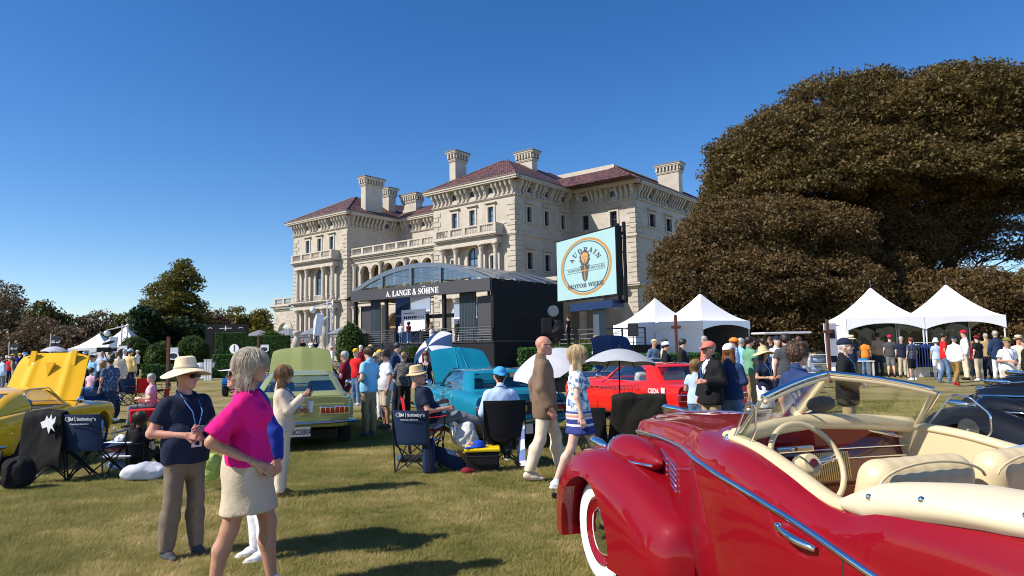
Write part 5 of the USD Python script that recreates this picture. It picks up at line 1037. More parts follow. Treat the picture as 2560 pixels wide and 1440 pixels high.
flat(sg.Polygon([(-.17 * k, .04 * k), (.17 * k, .04 * k), (.13 * k, -.14 * k), (.08 * k, -.42 * k), (0, -.50 * k), (-.08 * k, -.42 * k), (-.13 * k, -.14 * k)]), -.014, M_INK, 'pedestal'); flat(shapely.union_all([sg.box(-.015 * k, -.45 * k, .015 * k, .03 * k), sg.box(-.13 * k, -.15 * k, .13 * k, -.11 * k)]), -.021, M_GOLD, 'pedestal_trim')
obj('rear_bracing', cat(box((SWD + .06, .45, zb - .3), (SWD + .2, .6, zt + .3)), box((SWD - .5, .45, zb - .3), (SWD - .36, .6, zt + .3)), box((1.5, .45, zb - .5), (SWD + .2, .6, zb - .3)), box((1.5, .45, zt - .4), (SWD + .2, .6, zt - .25))), M_BLACK, SC)
obj('tray', box((SWD * .25, -.1, zb - .75), (SWD * .95, .7, zb - .3)), M_BLUEP, SC)
M_MAST = mat('mast_paint', (.055, .075, .10), .5); obj('mast', box((SWD * .62 - .3, .2, 0), (SWD * .62 + .3, .7, zb - .76)), M_MAST, SC); obj('mast_base', box((SWD * .62 - .7, -.3, 0), (SWD * .62 + .7, 1.2, .5)), M_MAST, SC)
# peaked tents
M_TENT = mat('tent_vinyl', (.80, .80, .82), .45, var=.02, vscale=1.)
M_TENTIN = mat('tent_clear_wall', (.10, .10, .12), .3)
M_POLE = mat('white_pole', (.72, .72, .74), .4, metal=.3)
def tent(label, loc, rot, w, d, ze, zp, walls=(), group='white peaked event tents', open_arch=True):
    "front along local +x at y = 0, depth +y"
    root = thing('peak_tent', label, 'tent', loc, rot, group=None); n = 24; P = []
    per = [(w * t, 0) for t in np.linspace(0, 1, 9)[:-1]] + [(w, d * t) for t in np.linspace(0, 1, 9)[:-1]] + [(w * (1 - t), d) for t in np.linspace(0, 1, 9)[:-1]] + [(0, d * (1 - t)) for t in np.linspace(0, 1, 9)[:-1]]
    c = np.array([w / 2, d / 2])
    for s in np.linspace(1, .02, 12): P.append([(*(c + (np.array(p) - c) * s), ze + (zp - ze) * ((1 - s) ** 1.55 * .86 + .14 * (1 - s))) for p in per])
    obj('canopy', grid(np.array(P), close_v=True), M_TENT, root, smooth=25)
    val = []
    for (a, b2) in (((0, 0), (w, 0)), ((w, 0), (w, d)), ((w, d), (0, d)), ((0, d), (0, 0))):
        a, b2 = np.array(a, float), np.array(b2, float); L = np.linalg.norm(b2 - a); u = (b2 - a) / L; nn = np.array([u[1], -u[0]]) * .012
        R = [[(*(a + (b2 - a) * t + nn), ze + .01), (*(a + (b2 - a) * t + nn), ze - .24 - .30 * abs(2 * t - 1) ** 2.2)] for t in np.linspace(0, 1, 15)]; m = thicken(ruffle(grid(np.array(R)), .01, 2.2, 1), .008)
        obj('valance', m, M_TENT, root, smooth=30)
    for p in ((0.05, .05), (w - .05, .05), (w - .05, d - .05), (.05, d - .05)): obj('pole', cyl((*p, 0), (*p, ze), .035, 8), M_POLE, root)
    obj('finial', cyl((*c, zp - .05), (*c, zp + .35), .015, 6), M_STEEL, root)
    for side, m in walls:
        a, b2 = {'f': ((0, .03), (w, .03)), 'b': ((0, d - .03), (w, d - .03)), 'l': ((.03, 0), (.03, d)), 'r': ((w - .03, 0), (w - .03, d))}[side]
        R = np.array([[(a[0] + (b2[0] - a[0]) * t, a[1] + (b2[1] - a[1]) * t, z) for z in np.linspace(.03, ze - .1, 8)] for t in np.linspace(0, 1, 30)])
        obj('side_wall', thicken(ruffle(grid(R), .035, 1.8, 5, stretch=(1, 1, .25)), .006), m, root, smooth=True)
    return root
u = np.array([-.51, .86, 0]); w_ = np.array([.86, .51, 0]); Q = np.array([11.2, 40.2, 0]); ta = math.atan2(-u[1], -u[0])   # front (long face) runs from far left to Q
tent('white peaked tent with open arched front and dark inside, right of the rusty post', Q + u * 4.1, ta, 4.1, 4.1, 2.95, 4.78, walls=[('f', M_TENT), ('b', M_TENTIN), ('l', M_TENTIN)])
tent('shaded bluish white peaked tent nearest the mansion', Q + u * 8.25, ta, 4.1, 4.1, 2.95, 4.78, walls=[('f', M_TENT), ('b', M_TENT), ('l', M_TENT)])
t3 = np.array([14.9, 30.4, 0]); dr = np.array([.985, -.17, 0]); ra = math.atan2(dr[1], dr[0])
tent('white peaked tent with a white left wall, selling clothes', t3, ra, 3.2, 3.2, 2.62, 4.1, walls=[('l', M_TENT), ('b', M_GLASSD)])
tent('rightmost white peaked tent next to the clothes tent', t3 + dr * 3.22, ra, 3.2, 3.2, 2.62, 4.15, walls=[('b', M_GLASSD)])
a = gy(168, 76); tent('smaller white peak tent at the left beside the treeline', a, .1, 4.4, 4.4, 2.4, 4.1, walls=[]); a = gy(222, 72); tent('white peak tent left of the dark yew behind the yellow bonnet', a, .1, 5.0, 5.0, 2.4, 4.7, walls=[('f', M_TENT)])
# black arch
AR = thing('event_arch', 'black square event archway standing on the gravel drive', 'arch', gy(512, 62), .06); AW = 3.55
for x0 in (0, AW - .65): obj('pillar', box((x0, 0, 0), (x0 + .65, .9, 3.5)), M_CHAR, AR)
obj('lintel', box((0, 0, 3.504), (AW, .9, 4.25)), M_CHAR, AR)
for x in (.4, AW - .4):
    t = np.linspace(-.9, .9, 11); obj('arc_mark', tube(np.stack([x + .25 * np.sin(t), 0 * t - .01, 3.72 + .22 * np.cos(t)], 1), .02, 4), M_LETTER, AR)
obj('arch_mark', cat(box((AW / 2 - .55, -.012, 3.86), (AW / 2 + .55, -.003, 3.91)), box((AW / 2 - .05, -.012, 3.68), (AW / 2 + .05, -.004, 4.1))), M_LETTER, AR)
CL = thing('round_clock_sign', 'round white clock-like sign in front of the arch hedge', 'sign', gy(585, 51)); obj('face', T(lathe([(.001, .03), (.34, .03), (.36, 0), (.001, -.01)], 28), (0, 0, 1.95), rx=PI / 2), M_LETTER, CL); obj('hand', box((-.03, -.05, 1.75), (.03, -.035, 2.25)), M_CHAR, CL); obj('stand', cyl((0, .05, 0), (0, .05, 1.7), .03, 6), M_BLACK, CL)
# grey parasols on the terrace
M_PARA = mat('parasol_cloth', (.16, .165, .19), .8)
def parasol(label, px, Y, ptop, wpx, z0=.6, flat_=.22, m=None, nm='parasol', n=8):
    b = gy(px, Y); H = at(px, ptop, Y)[2]; R = wpx / 2 * Y / FPX; root = thing(nm, label, 'parasol', b); th = np.arange(n) * 2 * PI / n + .3
    P = np.array([[(math.cos(a) * R * s, math.sin(a) * R * s, H - R * flat_ * 2 * s ** 1.2 * (1 if True else 0) - .03 * s * (0)) for a in th] for s in (.02, .35, .7, 1.)])
    obj('canopy', thicken(grid(P, close_v=True), .02), m or M_PARA, root); obj('pole', cyl((0, 0, 0), (0, 0, H), .04, 8), M_BLACK, root)
    for a in th: obj('rib', cyl((0, 0, H - .1), (math.cos(a) * R * .95, math.sin(a) * R * .95, H - R * flat_ * 1.95), .015, 4), M_BLACK, root)
for i, (px, Y, pt, w, lab) in enumerate([(590, 76, 829, 80, 'leftmost grey parasol behind the arch'), (648, 74, 821, 100, 'grey parasol second from the left by the hedge screen'), (722, 72, 817, 105, 'grey parasol under the mansion terrace arch'), (795, 70, 811, 100, 'grey parasol beside the stone urn'), (873, 62, 806, 110, 'large grey parasol nearest the black stage'), (745, 82, 830, 110, 'far grey parasol behind the stone urn'), (850, 80, 822, 80, 'far grey parasol left of the stage')]): parasol(lab, px, Y, pt, w)
# stone urns, terrace balustrade, lighting truss
def urn(label, px, Y, ptop, z0, wpx):
    H = at(px, ptop, Y)[2] - z0; r = wpx / 2 * Y / FPX; b = gy(px, Y); root = thing('stone_urn', label, 'urn', b)
    obj('pedestal', cat(box((-r * .8, -r * .8, 0), (r * .8, r * .8, z0)), box((-r, -r, z0 + .003), (r, r, z0 + .12))), M_STONE, root); obj('vase', ruffle(lathe([(.001, .12), (r * .7, .12), (r * .4, H * .14), (r * .35, H * .2), (r * .8, H * .34), (r * 1.0, H * .5), (r * .8, H * .66), (r * .5, H * .74), (r * .55, H * .8), (r * .95, H * .9), (r * .8, H), (.001, H * .97)], 24, (0, 0, z0)), .05, 4., 2), M_STONE, root, smooth=True)
urn('tall carved stone urn in front of the terrace arch', 812, 66, 790, 1.4, 26); urn('shorter stone urn on the terrace balustrade', 741, 66, 823, 1.3, 22)
TB = thing('terrace_balustrade', 'low stone balustrade edging the mansion terrace', 'balustrade', gy(716, 66)); L = gy(812, 66)[0] - gy(716, 66)[0]
obj('rail', box((0, 0, 1.35), (L, .35, 1.5)), M_STONE, TB); obj('base', box((0, 0, 0), (L, .35, .65)), M_STONE, TB); obj('balusters', cat(*[lathe([(.05, .65), (.1, .8), (.06, 1.1), (.09, 1.35)], 6, (x, .17, 0)) for x in np.arange(.2, L, .3)]), M_STONE, TB, kind='stuff')
def truss(label, px, Y, ptop, w=.5, lamp=True):
    H = at(px, ptop, Y)[2]; root = thing('lighting_tower', label, 'light tower', gy(px, Y), .4); pr = [(-w / 2, -w / 2), (w / 2, -w / 2), (w / 2, w / 2), (-w / 2, w / 2)]; nb = int(H / .55)
    for p in pr: obj('chord', cyl((*p, 0), (*p, H), .035, 5), M_POLE, root)
    obj('lacing', cat(*[cyl((*pr[i], H * k / nb), (*pr[(i + 1) % 4], H * (k + 1) / nb), .018, 4) for k in range(nb) for i in range(4)]), M_POLE, root, kind='stuff')
    obj('speaker_array', T(rbox((-.35, -.3, -1.0), (.35, .3, 1.0), .1), (-1.0, 0, H - 2.2), ry=.12), M_WHITE, root, smooth=30); obj('camera_dome', cat(ell((-1.5, 0, H - .9), (.28, .28, .28)), cyl((-1.5, 0, H - .6), (0, 0, H - .2), .05, 5)), M_POLE, root, smooth=True)
truss('silver lighting tower in front of the mansion pavilion', 824, 62, 747); truss('silver lighting tower with white dome beside the small tents', 309, 66, 806)
# banners
def banner(label, px, Y, ptop, pbot, wpx):
    zt, zb2 = at(px, ptop, Y)[2], at(px, pbot, Y)[2]; w = wpx * Y / FPX; root = thing('banner_flag', label, 'banner', gy(px, Y)); obj('pole', cyl((0, 0, 0), (0, 0, zt + .2), .035, 6), M_POLE, root)
    R = np.array([[(x, .05 * math.sin(x * 3 + z), z) for z in np.linspace(zb2, zt, 6)] for x in np.linspace(.05, w, 8)]); obj('cloth', thicken(grid(R), .01), mat('banner_navy', (.006, .009, .022), .8), root, smooth=True)
    v = upright(text('Ford', (zt - zb2) * .13, .01, script=True)); obj('lettering', (v[0] + [w * .55, -.09, zt - (zt - zb2) * .22], v[1]), M_LETTER, root)
    v = upright(prism(sg.box(-w * .2, -w * .22, w * .2, w * .22).difference(sg.Point(0, 0).buffer(w * .13)), .01)); obj('emblem', (v[0] + [w * .55, -.09, zb2 + (zt - zb2) * .35], v[1]), mat('banner_grey', (.10, .11, .13), .8), root)
banner('dark banner with white Ford script farther left by the crowd', 20, 60, 856, 905, 24); banner('dark banner with white Ford script left of the small tents', 123, 58, 836, 900, 26)
# rusty sign posts
M_RUST = mat('rusty_post', (.10, .032, .020), .8, var=.3, vscale=12.)
def rust_post(label, px, Y, ptop, cross=False, w=.10):
    H = at(px, ptop, Y)[2]; root = thing('rusty_post', label, 'post', gy(px, Y)); obj('shaft', box((-w / 2, -w / 2, 0), (w / 2, w / 2, H)), M_RUST, root)
    if cross: obj('arm', box((-w * 1.9, -w / 2 - .005, H - .55), (w * 1.9, -w / 2 - .002 + .04, H - .43)), M_RUST, root)
rust_post('tall rusty square post left of the straw-hatted man', 418, 26, 832); rust_post('rusty post with a crossbar in front of the first white tent', 1695, 27, 787, True); rust_post('rusty post with a crossbar before the clothes tent', 2076, 27, 798, True); rust_post('short rusty post near the hedge screen', 645, 44, 831); rust_post('far rusty post behind the man in the yellow shirt', 317, 42, 848)
def rule_sign(label, px, Y, ptop, pbot, wpx):
    zt, z0 = at(px, ptop, Y)[2], at(px, pbot, Y)[2]; w = wpx * Y / FPX; root = thing('event_sign', label, 'sign', gy(px, Y)); obj('upper_board', box((-w / 2, 0, (zt + z0) / 2 + .01), (w / 2, .05, zt)), mat('sign_pale', (.55, .60, .66), .5), root); lb = numbered(root, 'lower_board'); obj('lower_board', box((-w / 2, -.003, z0), (w / 2, .05, (zt + z0) / 2)), mat('sign_navy', (.008, .018, .05), .5), root)
    v = upright(prism(sg.Point(0, 0).buffer(.2).difference(sg.Point(0, 0).buffer(.15)), .01)); obj('oval_mark', (v[0] * [1.5, 1, 1] + [0, -.012, z0 + .3 * (zt - z0)], v[1]), M_LETTER, lb)
    for s in (-1, 1): obj('leg', box((s * w * .45 - .03, .054, 0), (s * w * .45 + .03, .1, zt)), M_BLACK, root)
rule_sign('navy and pale event sign beside the rusty post', 432, 36, 862, 892, 22); rule_sign('small pale event sign by the far parasols', 660, 44, 856, 872, 22); rule_sign('pale event board near the small tents', 305, 40, 858, 876, 20)
# loudspeaker on a stand
SP = thing('loudspeaker', 'black loudspeaker on a pole stand before the shaded tent', 'loudspeaker', gy(1587, 28)); H = at(1587, 808, 28)[2]; h0 = at(1587, 841, 28)[2]
obj('cabinet', rbox((-.19, -.16, h0), (.19, .18, H), .02), M_BLACK, SP, smooth=40); gp = numbered(SP, 'grille'); obj('grille', rbox((-.165, -.172, h0 + .03), (.165, -.162, H - .03), .004), mat('speaker_mesh', (.03, .03, .032), .6), SP); obj('pole', cyl((0, 0, .5), (0, 0, h0), .02, 6), M_BLACK, SP)
objs('leg', [cyl((0, 0, .75), (.5 * math.cos(a), .5 * math.sin(a), .02), .014, 5) for a in (0, 2.1, 4.2)], M_BLACK, SP)
# golf buggy
GB = thing('golf_buggy', 'white-roofed golf buggy half hidden behind the crowd', 'golf cart', gy(1958, 30), .15); obj('roof', T(rbox((-1.1, -.6, 0), (1.1, .6, .09), .04), (0, 0, 1.98)), M_POLE, GB, smooth=30)
for x in (-.95, .95):
    for y in (-.5, .5): obj('roof_post', cyl((x, y, .7), (x * .92, y, 1.99), .025, 6), M_BLACK, GB)
obj('body', cat(rbox((-1.2, -.6, .3), (1.2, .6, .62), .08), rbox((-.6, -.58, .6), (.3, .58, .9), .06), T(rbox((-.06, -.55, 0), (.06, .55, .5), .04), (-.55, 0, .9), ry=-.2)), M_WHITE, GB, smooth=40)
for x in (-.8, .8):
    for s in (-1, 1): wheel(GB, x, s * .5, s, r=.23, w=.18, spokes=0)
TIE = 0
# ---------------------------------------------------------------- people
SKIN = {k: mat('skin_' + k, c, .5, var=.06, vscale=14., subsurface_weight=.08, subsurface_scale=.01, spec=.35) for k, c in dict(fair=(.56, .33, .235), tan=(.42, .22, .14), ruddy=(.52, .25, .18), brown=(.22, .11, .065), dark=(.10, .05, .032), pale=(.64, .41, .31)).items()}
HAIRC = {k: mat('hair_' + k, c, .45, var=.45, vscale=26., stretch=(1, 1, .12), bump=.5, bscale=70.) for k, c in dict(brown=(.07, .035, .018), dark=(.018, .012, .009), blonde=(.58, .42, .22), grey=(.36, .34, .31), silver=(.46, .40, .30), auburn=(.20, .075, .022), light=(.26, .145, .06), white=(.62, .60, .56), red=(.13, .025, .012)).items()}
def cloth(name, c, **kw): return mat('cloth_' + name, c, .85, var=kw.pop('var', .07), vscale=kw.pop('vscale', 9.), bump=.18, bscale=kw.pop('bscale', 80.), spec=.2, **kw)
CL_ = dict(navy=(.012, .018, .042), black=(.012, .012, .013), white=(.74, .74, .76), cream=(.66, .56, .42), khaki=(.36, .25, .13), stone=(.50, .42, .30), pink=(.64, .006, .175), royal=(.016, .035, .26), denim=(.10, .17, .29), dkdenim=(.025, .045, .085), brown=(.17, .115, .078), taupe=(.17, .135, .10), red=(.58, .015, .018), maroon=(.16, .008, .02), sky=(.22, .48, .68), teal=(.02, .30, .33), lightblue=(.40, .52, .72), grey=(.16, .17, .19), dkgrey=(.06, .062, .07), tan=(.52, .38, .25), green=(.13, .30, .18), yellow=(.62, .44, .18), beige=(.58, .48, .38), coral=(.62, .16, .12), orange=(.75, .22, .03), gold=(.72, .42, .02), rose=(.70, .42, .50), steel=(.09, .14, .22), blazer=(.018, .035, .08), olive=(.16, .15, .04), bluecap=(.05, .30, .62), camel=(.26, .155, .05), straw=(.62, .45, .24), palestraw=(.70, .58, .40), indigo=(.022, .042, .12), hotred=(.72, .01, .05), mint=(.30, .50, .50))
def CM(k): return cloth(k, CL_[k]) if k in CL_ else MATS[k]
def print_mat(name, a, b, scale, thr=.5, vor=False):
    n = {'c': ('texture_coordinate', {}), 'n': ('voronoi_texture' if vor else 'noise_texture', dict(scale=scale)), 'r': ('rgb_ramp', dict(ramp=[(0, a), (thr, b)], interpolate=False)), 'p': ('principled_bsdf', dict(roughness=.85))}
    MATS[name] = usdkit.material(stage, '/World/Looks/' + name, n, [('c.object', 'n.vector'), ('n.distance' if vor else 'n.fac', 'r.fac'), ('r.color', 'p.base_color')], surface='p.BSDF')
print_mat('floral_navy', (.012, .02, .06), (.30, .36, .48), 38., .60); print_mat('speckle_black', (.015, .015, .016), (.28, .27, .27), 60., .56); print_mat('plaid_blue', (.03, .055, .12), (.20, .27, .40), 22., .58)
def stripe_mat(name, a, b, scale, direction='x'):
    MATS[name] = usdkit.material(stage, '/World/Looks/' + name, {'c': ('texture_coordinate', {}), 'w': ('wave_texture', dict(scale=scale, bands_direction=direction)), 'r': ('rgb_ramp', dict(ramp=[(0, a), (.55, b)], interpolate=False)), 'p': ('principled_bsdf', dict(roughness=.85))}, [('c.object', 'w.vector'), ('w.fac', 'r.fac'), ('r.color', 'p.base_color')], surface='p.BSDF')
stripe_mat('pink_stripe', (.66, .38, .46), (.74, .66, .68), 30., 'y'); stripe_mat('towel_stripe', (.16, .22, .48), (.68, .68, .74), 2.4, 'diagonal')
MATS['dress_print'] = usdkit.material(stage, '/World/Looks/dress_print', {'c': ('texture_coordinate', {}), 's': ('separate_xyz', {}), 'm': ('map_range', dict(from_min=.70, from_max=1.50, to_min=0., to_max=1.)),
    'r': ('rgb_ramp', dict(ramp=[(0, (.02, .03, .18)), (.03, (.74, .72, .70)), (.06, (.02, .04, .20)), (.13, (.70, .66, .62)), (.16, (.62, .26, .22)), (.19, (.62, .50, .36)), (.215, (.04, .07, .28)), (.25, (.74, .74, .74))], interpolate=False)),
    'n': ('noise_texture', dict(scale=15., detail=4., roughness=.65)), 'nr': ('rgb_ramp', dict(ramp=[(0, (.05, .11, .27)), (.40, (.16, .26, .42)), (.47, (.76, .76, .77)), (.66, (.66, .42, .30))], interpolate=False)), 'g': ('math', dict(math_type='greater_than', value2=.26)), 'mx': ('mix_color', {}), 'p': ('principled_bsdf', dict(roughness=.8))},
    [('c.object', 's.vector'), ('s.z', 'm.value'), ('m.result', 'r.fac'), ('m.result', 'g.value1'), ('c.object', 'n.vector'), ('n.fac', 'nr.fac'), ('g.value', 'mx.fac'), ('r.color', 'mx.a'), ('nr.color', 'mx.b'), ('mx.result', 'p.base_color')], surface='p.BSDF')
M_SHADES = mat('sunglass_lens', (.006, .006, .007), .08, spec=.8); M_FRAMEG = mat('glasses_frame', (.05, .02, .015), .3); M_EYE = mat('eye_white', (.65, .62, .58), .2); M_IRIS = mat('iris', (.03, .03, .035), .1); M_LANY = mat('lanyard_blue', (.03, .12, .34), .6); M_BADGE = mat('badge_orange', (.70, .34, .12), .5); M_LIP = mat('lips', (.42, .13, .11), .4); M_BROW = mat('brow', (.10, .06, .035), .8)
ARM = dict(hang=((-.03, .235, 1.14), (.04, .245, .89)), front=((-.05, .265, 1.13), (.20, .06, 1.08)), hold=((-.02, .25, 1.14), (.24, .15, 1.15)), phone=((.08, .22, 1.16), (.27, .12, 1.40)), face=((.14, .22, 1.24), (.15, .05, 1.50)), hip=((-.14, .30, 1.16), (.07, .19, 1.03)), back=((-.13, .23, 1.16), (-.12, .25, .91)), fwd=((.07, .235, 1.15), (.22, .21, .97)), cross=((.04, .26, 1.13), (.20, -.08, 1.17)), behind=((-.16, .25, 1.14), (-.20, .05, 1.00)))
LEG = dict(stand=((.015, .095, .50), (-.015, .105, .085)), fwd=((.16, .095, .51), (.24, .10, .10)), back=((-.06, .09, .50), (-.34, .09, .17)), midf=((.08, .095, .50), (.10, .10, .085)), midb=((-.05, .09, .50), (-.17, .095, .10)), sit=((.43, .13, .50), (.47, .14, .09)), lounge=((.40, .14, .56), (.72, .12, .30)))
def rotm(yaw, pitch=0., roll=0.):
    c, s = math.cos(yaw), math.sin(yaw); cp, sp = math.cos(pitch), math.sin(pitch); cr, sr = math.cos(roll), math.sin(roll)
    return np.array([[c, -s, 0], [s, c, 0], [0, 0, 1]]) @ np.array([[cp, 0, sp], [0, 1, 0], [-sp, 0, cp]]) @ np.array([[1, 0, 0], [0, cr, -sr], [0, sr, cr]])
def head_field(F, hc, R, fem, fine):
    b = lambda *p: hc + R @ np.array(p); ax = R @ np.array([0, 1., 0])
    F.ball(b(-.018, 0, .030), (.097, .077, .088), k=.02, M=R); F.bone(b(.02, 0, .0), b(.048, 0, -.082), .066, .034 if not fem else .030, k=.03, flat=ax, fs=.95)
    for s in (-1, 1): F.bone(b(-.01, s * .048, -.03), b(.045, s * .022, -.082), .028, .022, k=.03)
    F.bone(b(-.035, 0, -.04), b(-.05, 0, -.16), .050, .054 if not fem else .047, k=.03)
    if fine:
        for s in (-1, 1):
            F.bone(b(.074, s * .012, .030), b(.062, s * .046, .024), .013, .011, k=.014); F.bone(b(.058, s * .038, -.022), b(.050, s * .045, -.03), .024, k=.025)
            F.ball(b(.092, s * .031, .006), (.014, .016, .012), k=.012, sub=True, M=R)
            F.ball(b(-.012, s * .078, -.006), (.022, .010, .032), k=.006, M=R)
        F.bone(b(.078, 0, .016), b(.106, 0, -.024), .008, .0135, k=.012); F.bone(b(.092, .011, -.028), b(.092, -.011, -.028), .010, k=.008)
        F.bone(b(.080, -.017, -.053), b(.080, .017, -.053), .0105, k=.010); F.bone(b(.078, -.015, -.066), b(.078, .015, -.066), .010, k=.010); F.bone(b(.070, 0, -.094), b(.066, 0, -.096), .017, k=.02)
    else: F.bone(b(.08, 0, .0), b(.10, 0, -.025), .012, .014, k=.01)
def hand_field(F, w, d, side, palm_n, curl):
    "hand at the wrist w pointing along d; palm_n: where the palm faces"
    d = d / np.linalg.norm(d); n = palm_n - d * (palm_n @ d); n /= np.linalg.norm(n) + 1e-9; t = np.cross(d, n)
    q = lambda a, b_, c: w + d * a + t * b_ + n * c
    for b_ in (-.026, 0, .026): F.bone(q(.005, b_ * .6, 0), q(.085, b_, 0), .016, .014, k=.012)
    for i, L in enumerate((.066, .078, .073, .055)):
        b_ = (-.030 + .02 * i) * (1 if True else 1); a1, a2 = curl * (.8 + .1 * i), curl * 1.9; p0 = q(.088, b_, 0); d1 = d * math.cos(a1) + n * math.sin(a1); p1 = p0 + d1 * L * .5; d2 = d * math.cos(a2) + n * math.sin(a2); p2 = p1 + d2 * L * .5
        F.bone(p0, p1, .0095, .0088, k=.004); F.bone(p1, p2, .0088, .0075, k=.004)
    a = q(.02, -.028, .006); m = q(.055, -.052, .016); e = q(.085, -.045 + .012 * curl, .026 + .02 * curl); F.bone(a, m, .013, .0105, k=.008); F.bone(m, e, .0105, .0085, k=.005)
def strands(par, m, hc, R, sc, mt, st, L, seed, hatted):
    "loose strands over the hair, combed outwards and down"
    q = np.random.default_rng(seed + 5); v, f = m; n = meshkit.arrays((v, f), True)[2]; N = 900 if st in ('short', 'curly', 'crop') else 1700; ok = np.nonzero(((v - hc) @ R)[:, 2] < (.0 if hatted else 9))[0]; k = ok[q.integers(0, len(ok), N)]; p, nn = v[k], n[k]
    top = hc + R @ np.array([-.02, 0, .12]); d = (p - top) * [1, 1, .6] + np.array([0, 0, -.09]) + R @ np.array([-.03, 0, 0]); d = d / np.linalg.norm(d, axis=1, keepdims=True) + q.normal(0, .25 if st in ('short', 'curly') else .06, (N, 3))
    ln = (.035 if st in ('short', 'curly', 'crop') else .07 + .12 * L) * q.uniform(.6, 1.3, N); P = [p + nn * .001]
    rad = np.linalg.norm(p - hc, axis=1, keepdims=True) * (1 + q.uniform(0, .03, (N, 1)))
    for j in range(4):
        t = d - nn * (d * nn).sum(1, keepdims=True); t /= np.linalg.norm(t, axis=1, keepdims=True) + 1e-9; x = P[-1] + t * (ln / 4)[:, None]; w = x - hc
        x = np.where((w[:, 2:] > -.05), hc + w * rad / (np.linalg.norm(w, axis=1, keepdims=True) + 1e-9), x); nn = np.where(w[:, 2:] > -.05, w / (np.linalg.norm(w, axis=1, keepdims=True) + 1e-9), nn); P.append(x)
    P = np.stack(P, 1) * sc; path = numbered(par, 'strands'); c = UsdGeom.BasisCurves.Define(stage, path); c.CreateTypeAttr('linear'); c.CreatePointsAttr(Vt.Vec3fArray.FromNumpy(P.reshape(-1, 3).astype(np.float32))); c.CreateCurveVertexCountsAttr(Vt.IntArray([5] * N)); c.CreateWidthsAttr(Vt.FloatArray([.0018])); c.SetWidthsInterpolation('constant')
    UsdShade.MaterialBindingAPI.Apply(c.GetPrim()).Bind(mt); tag(c, kind='stuff')
def person(label, px=None, top=None, Y=None, foot=None, rot=0., arms=('hang', 'hang'), legs=('stand', 'stand'), up='tee', upc='white', low='trousers', lowc='navy', shoes='black', hair=('short', 'brown'), hat=None, skin='fair', fem=False, bulk=1., belly=0., hyaw=0., hpitch=0., shades=False, glasses=False, lanyard=False, badge=None, J_=None, at_=None, h=None, group=None, cell=None, seat=None, lean=0., curl=.5, under=None, low_z=None, skip=(), age=0, seed=0, hairlen=.30):
    if at_ is None:
        if foot is not None: Y = on_ground(px, foot)[1]
        p = at(px, top, Y); g_ = float(gz(p[0], p[1])); h = p[2] - g_ - (.04 if hat else 0.); loc = np.array([p[0], p[1], g_])
    else: loc = np.array(at_, float); Y = loc[1]
    rot = math.radians(rot); sc = h / 1.75; cl = cell or float(np.clip(.0014 * Y + .0025, .0092, .036)) / max(.6, sc); near = Y < 18; fine = Y < 13
    root = thing('person', label, 'person', loc, rot, group)
    # joints
    J = dict(pelvis=(0, 0, .95), waist=(0, 0, 1.09), chest=(.0, 0, 1.29), neck=(-.02, 0, 1.46), head=(.020, 0, 1.640))
    sw = .150 if fem else .170
    for s, S in ((1, 'L'), (-1, 'R')):
        a = arms[0 if s > 0 else 1]; e, w = ARM[a] if isinstance(a, str) else a; l = legs[0 if s > 0 else 1]; k, n = LEG[l] if isinstance(l, str) else l; m = np.array([1, s, 1.])
        J.update({'sh' + S: (-.012, s * sw, 1.395), 'el' + S: np.array(e) * m * [1, .93 if fem else 1, 1], 'wr' + S: np.array(w) * m, 'hip' + S: (0, s * .085, .93), 'kn' + S: np.array(k) * m, 'an' + S: np.array(n) * m})
    J = {k: np.array(v, float) for k, v in J.items()}
    if seat:
        dz = seat - .87
        for k in J:
            if k[:2] not in ('kn', 'an'): J[k] = J[k] + [0, 0, dz]
        for s in 'LR': J['hip' + s][2] = seat + .06
    if lean:
        c, s_ = math.cos(lean), math.sin(lean); o = J['pelvis'].copy()
        for k in ('waist', 'chest', 'neck', 'head', 'shL', 'shR', 'elL', 'elR', 'wrL', 'wrR'): v = J[k] - o; J[k] = o + [c * v[0] + s_ * v[2], v[1], -s_ * v[0] + c * v[2]]
    if J_: J.update({k: np.array(v, float) for k, v in J_.items()})
    FX = np.array([1., 0, 0]); lo = np.min(list(J.values()), 0) - [.30, .26, .12]; hi = np.max(list(J.values()), 0) + [.30, .26, .22]; lo[2] = max(lo[2], -.03)
    B = bulk; fw = .93 if fem else 1.; hw = 1.06 if fem else 1.
    def torso(F, t=0., cuts=(), pel=True, k=.05):
        tp = t + (.018 if t > .008 else 0)
        if pel: F.bone(J['pelvis'] - [0, 0, .05], J['pelvis'] + [0, 0, .06], .160 * hw * B + tp, .154 * B + tp, k=k, flat=FX, fs=.74 if not fem else .80, cuts=cuts)
        F.bone(J['pelvis'] + [0, 0, .05], J['waist'], .148 * B * fw + (t + tp) / 2, .138 * B * (.92 if fem else 1) + t, k=k, flat=FX, fs=.74, cuts=cuts); F.bone(J['waist'], J['chest'], .138 * B * (.92 if fem else 1) + t, .168 * B * fw + t, k=k, flat=FX, fs=.70, cuts=cuts)
        F.bone(J['shL'] * [1, .78, 1] - [0, 0, .03], J['shR'] * [1, .78, 1] - [0, 0, .03], .066 * (1 + (B - 1) * .5) + t * .6, k=.05, cuts=cuts)
        for S in 'LR': F.bone(J['neck'] * .9 + J['sh' + S] * .1 - [0, 0, .035], J['sh' + S] - [0, 0, .012], .042 + t * .5, .036 + t * .5, k=.045)
        if belly: F.ball(J['waist'] + [.055, 0, -.04], np.array([.12, .15, .13]) * (.8 + belly) + tp * .9, k=.06)
        if fem:
            for s in (-1, 1): F.ball(J['chest'] + [.085, s * .068, .0], np.array([.062, .062, .066]) + t, k=.04)
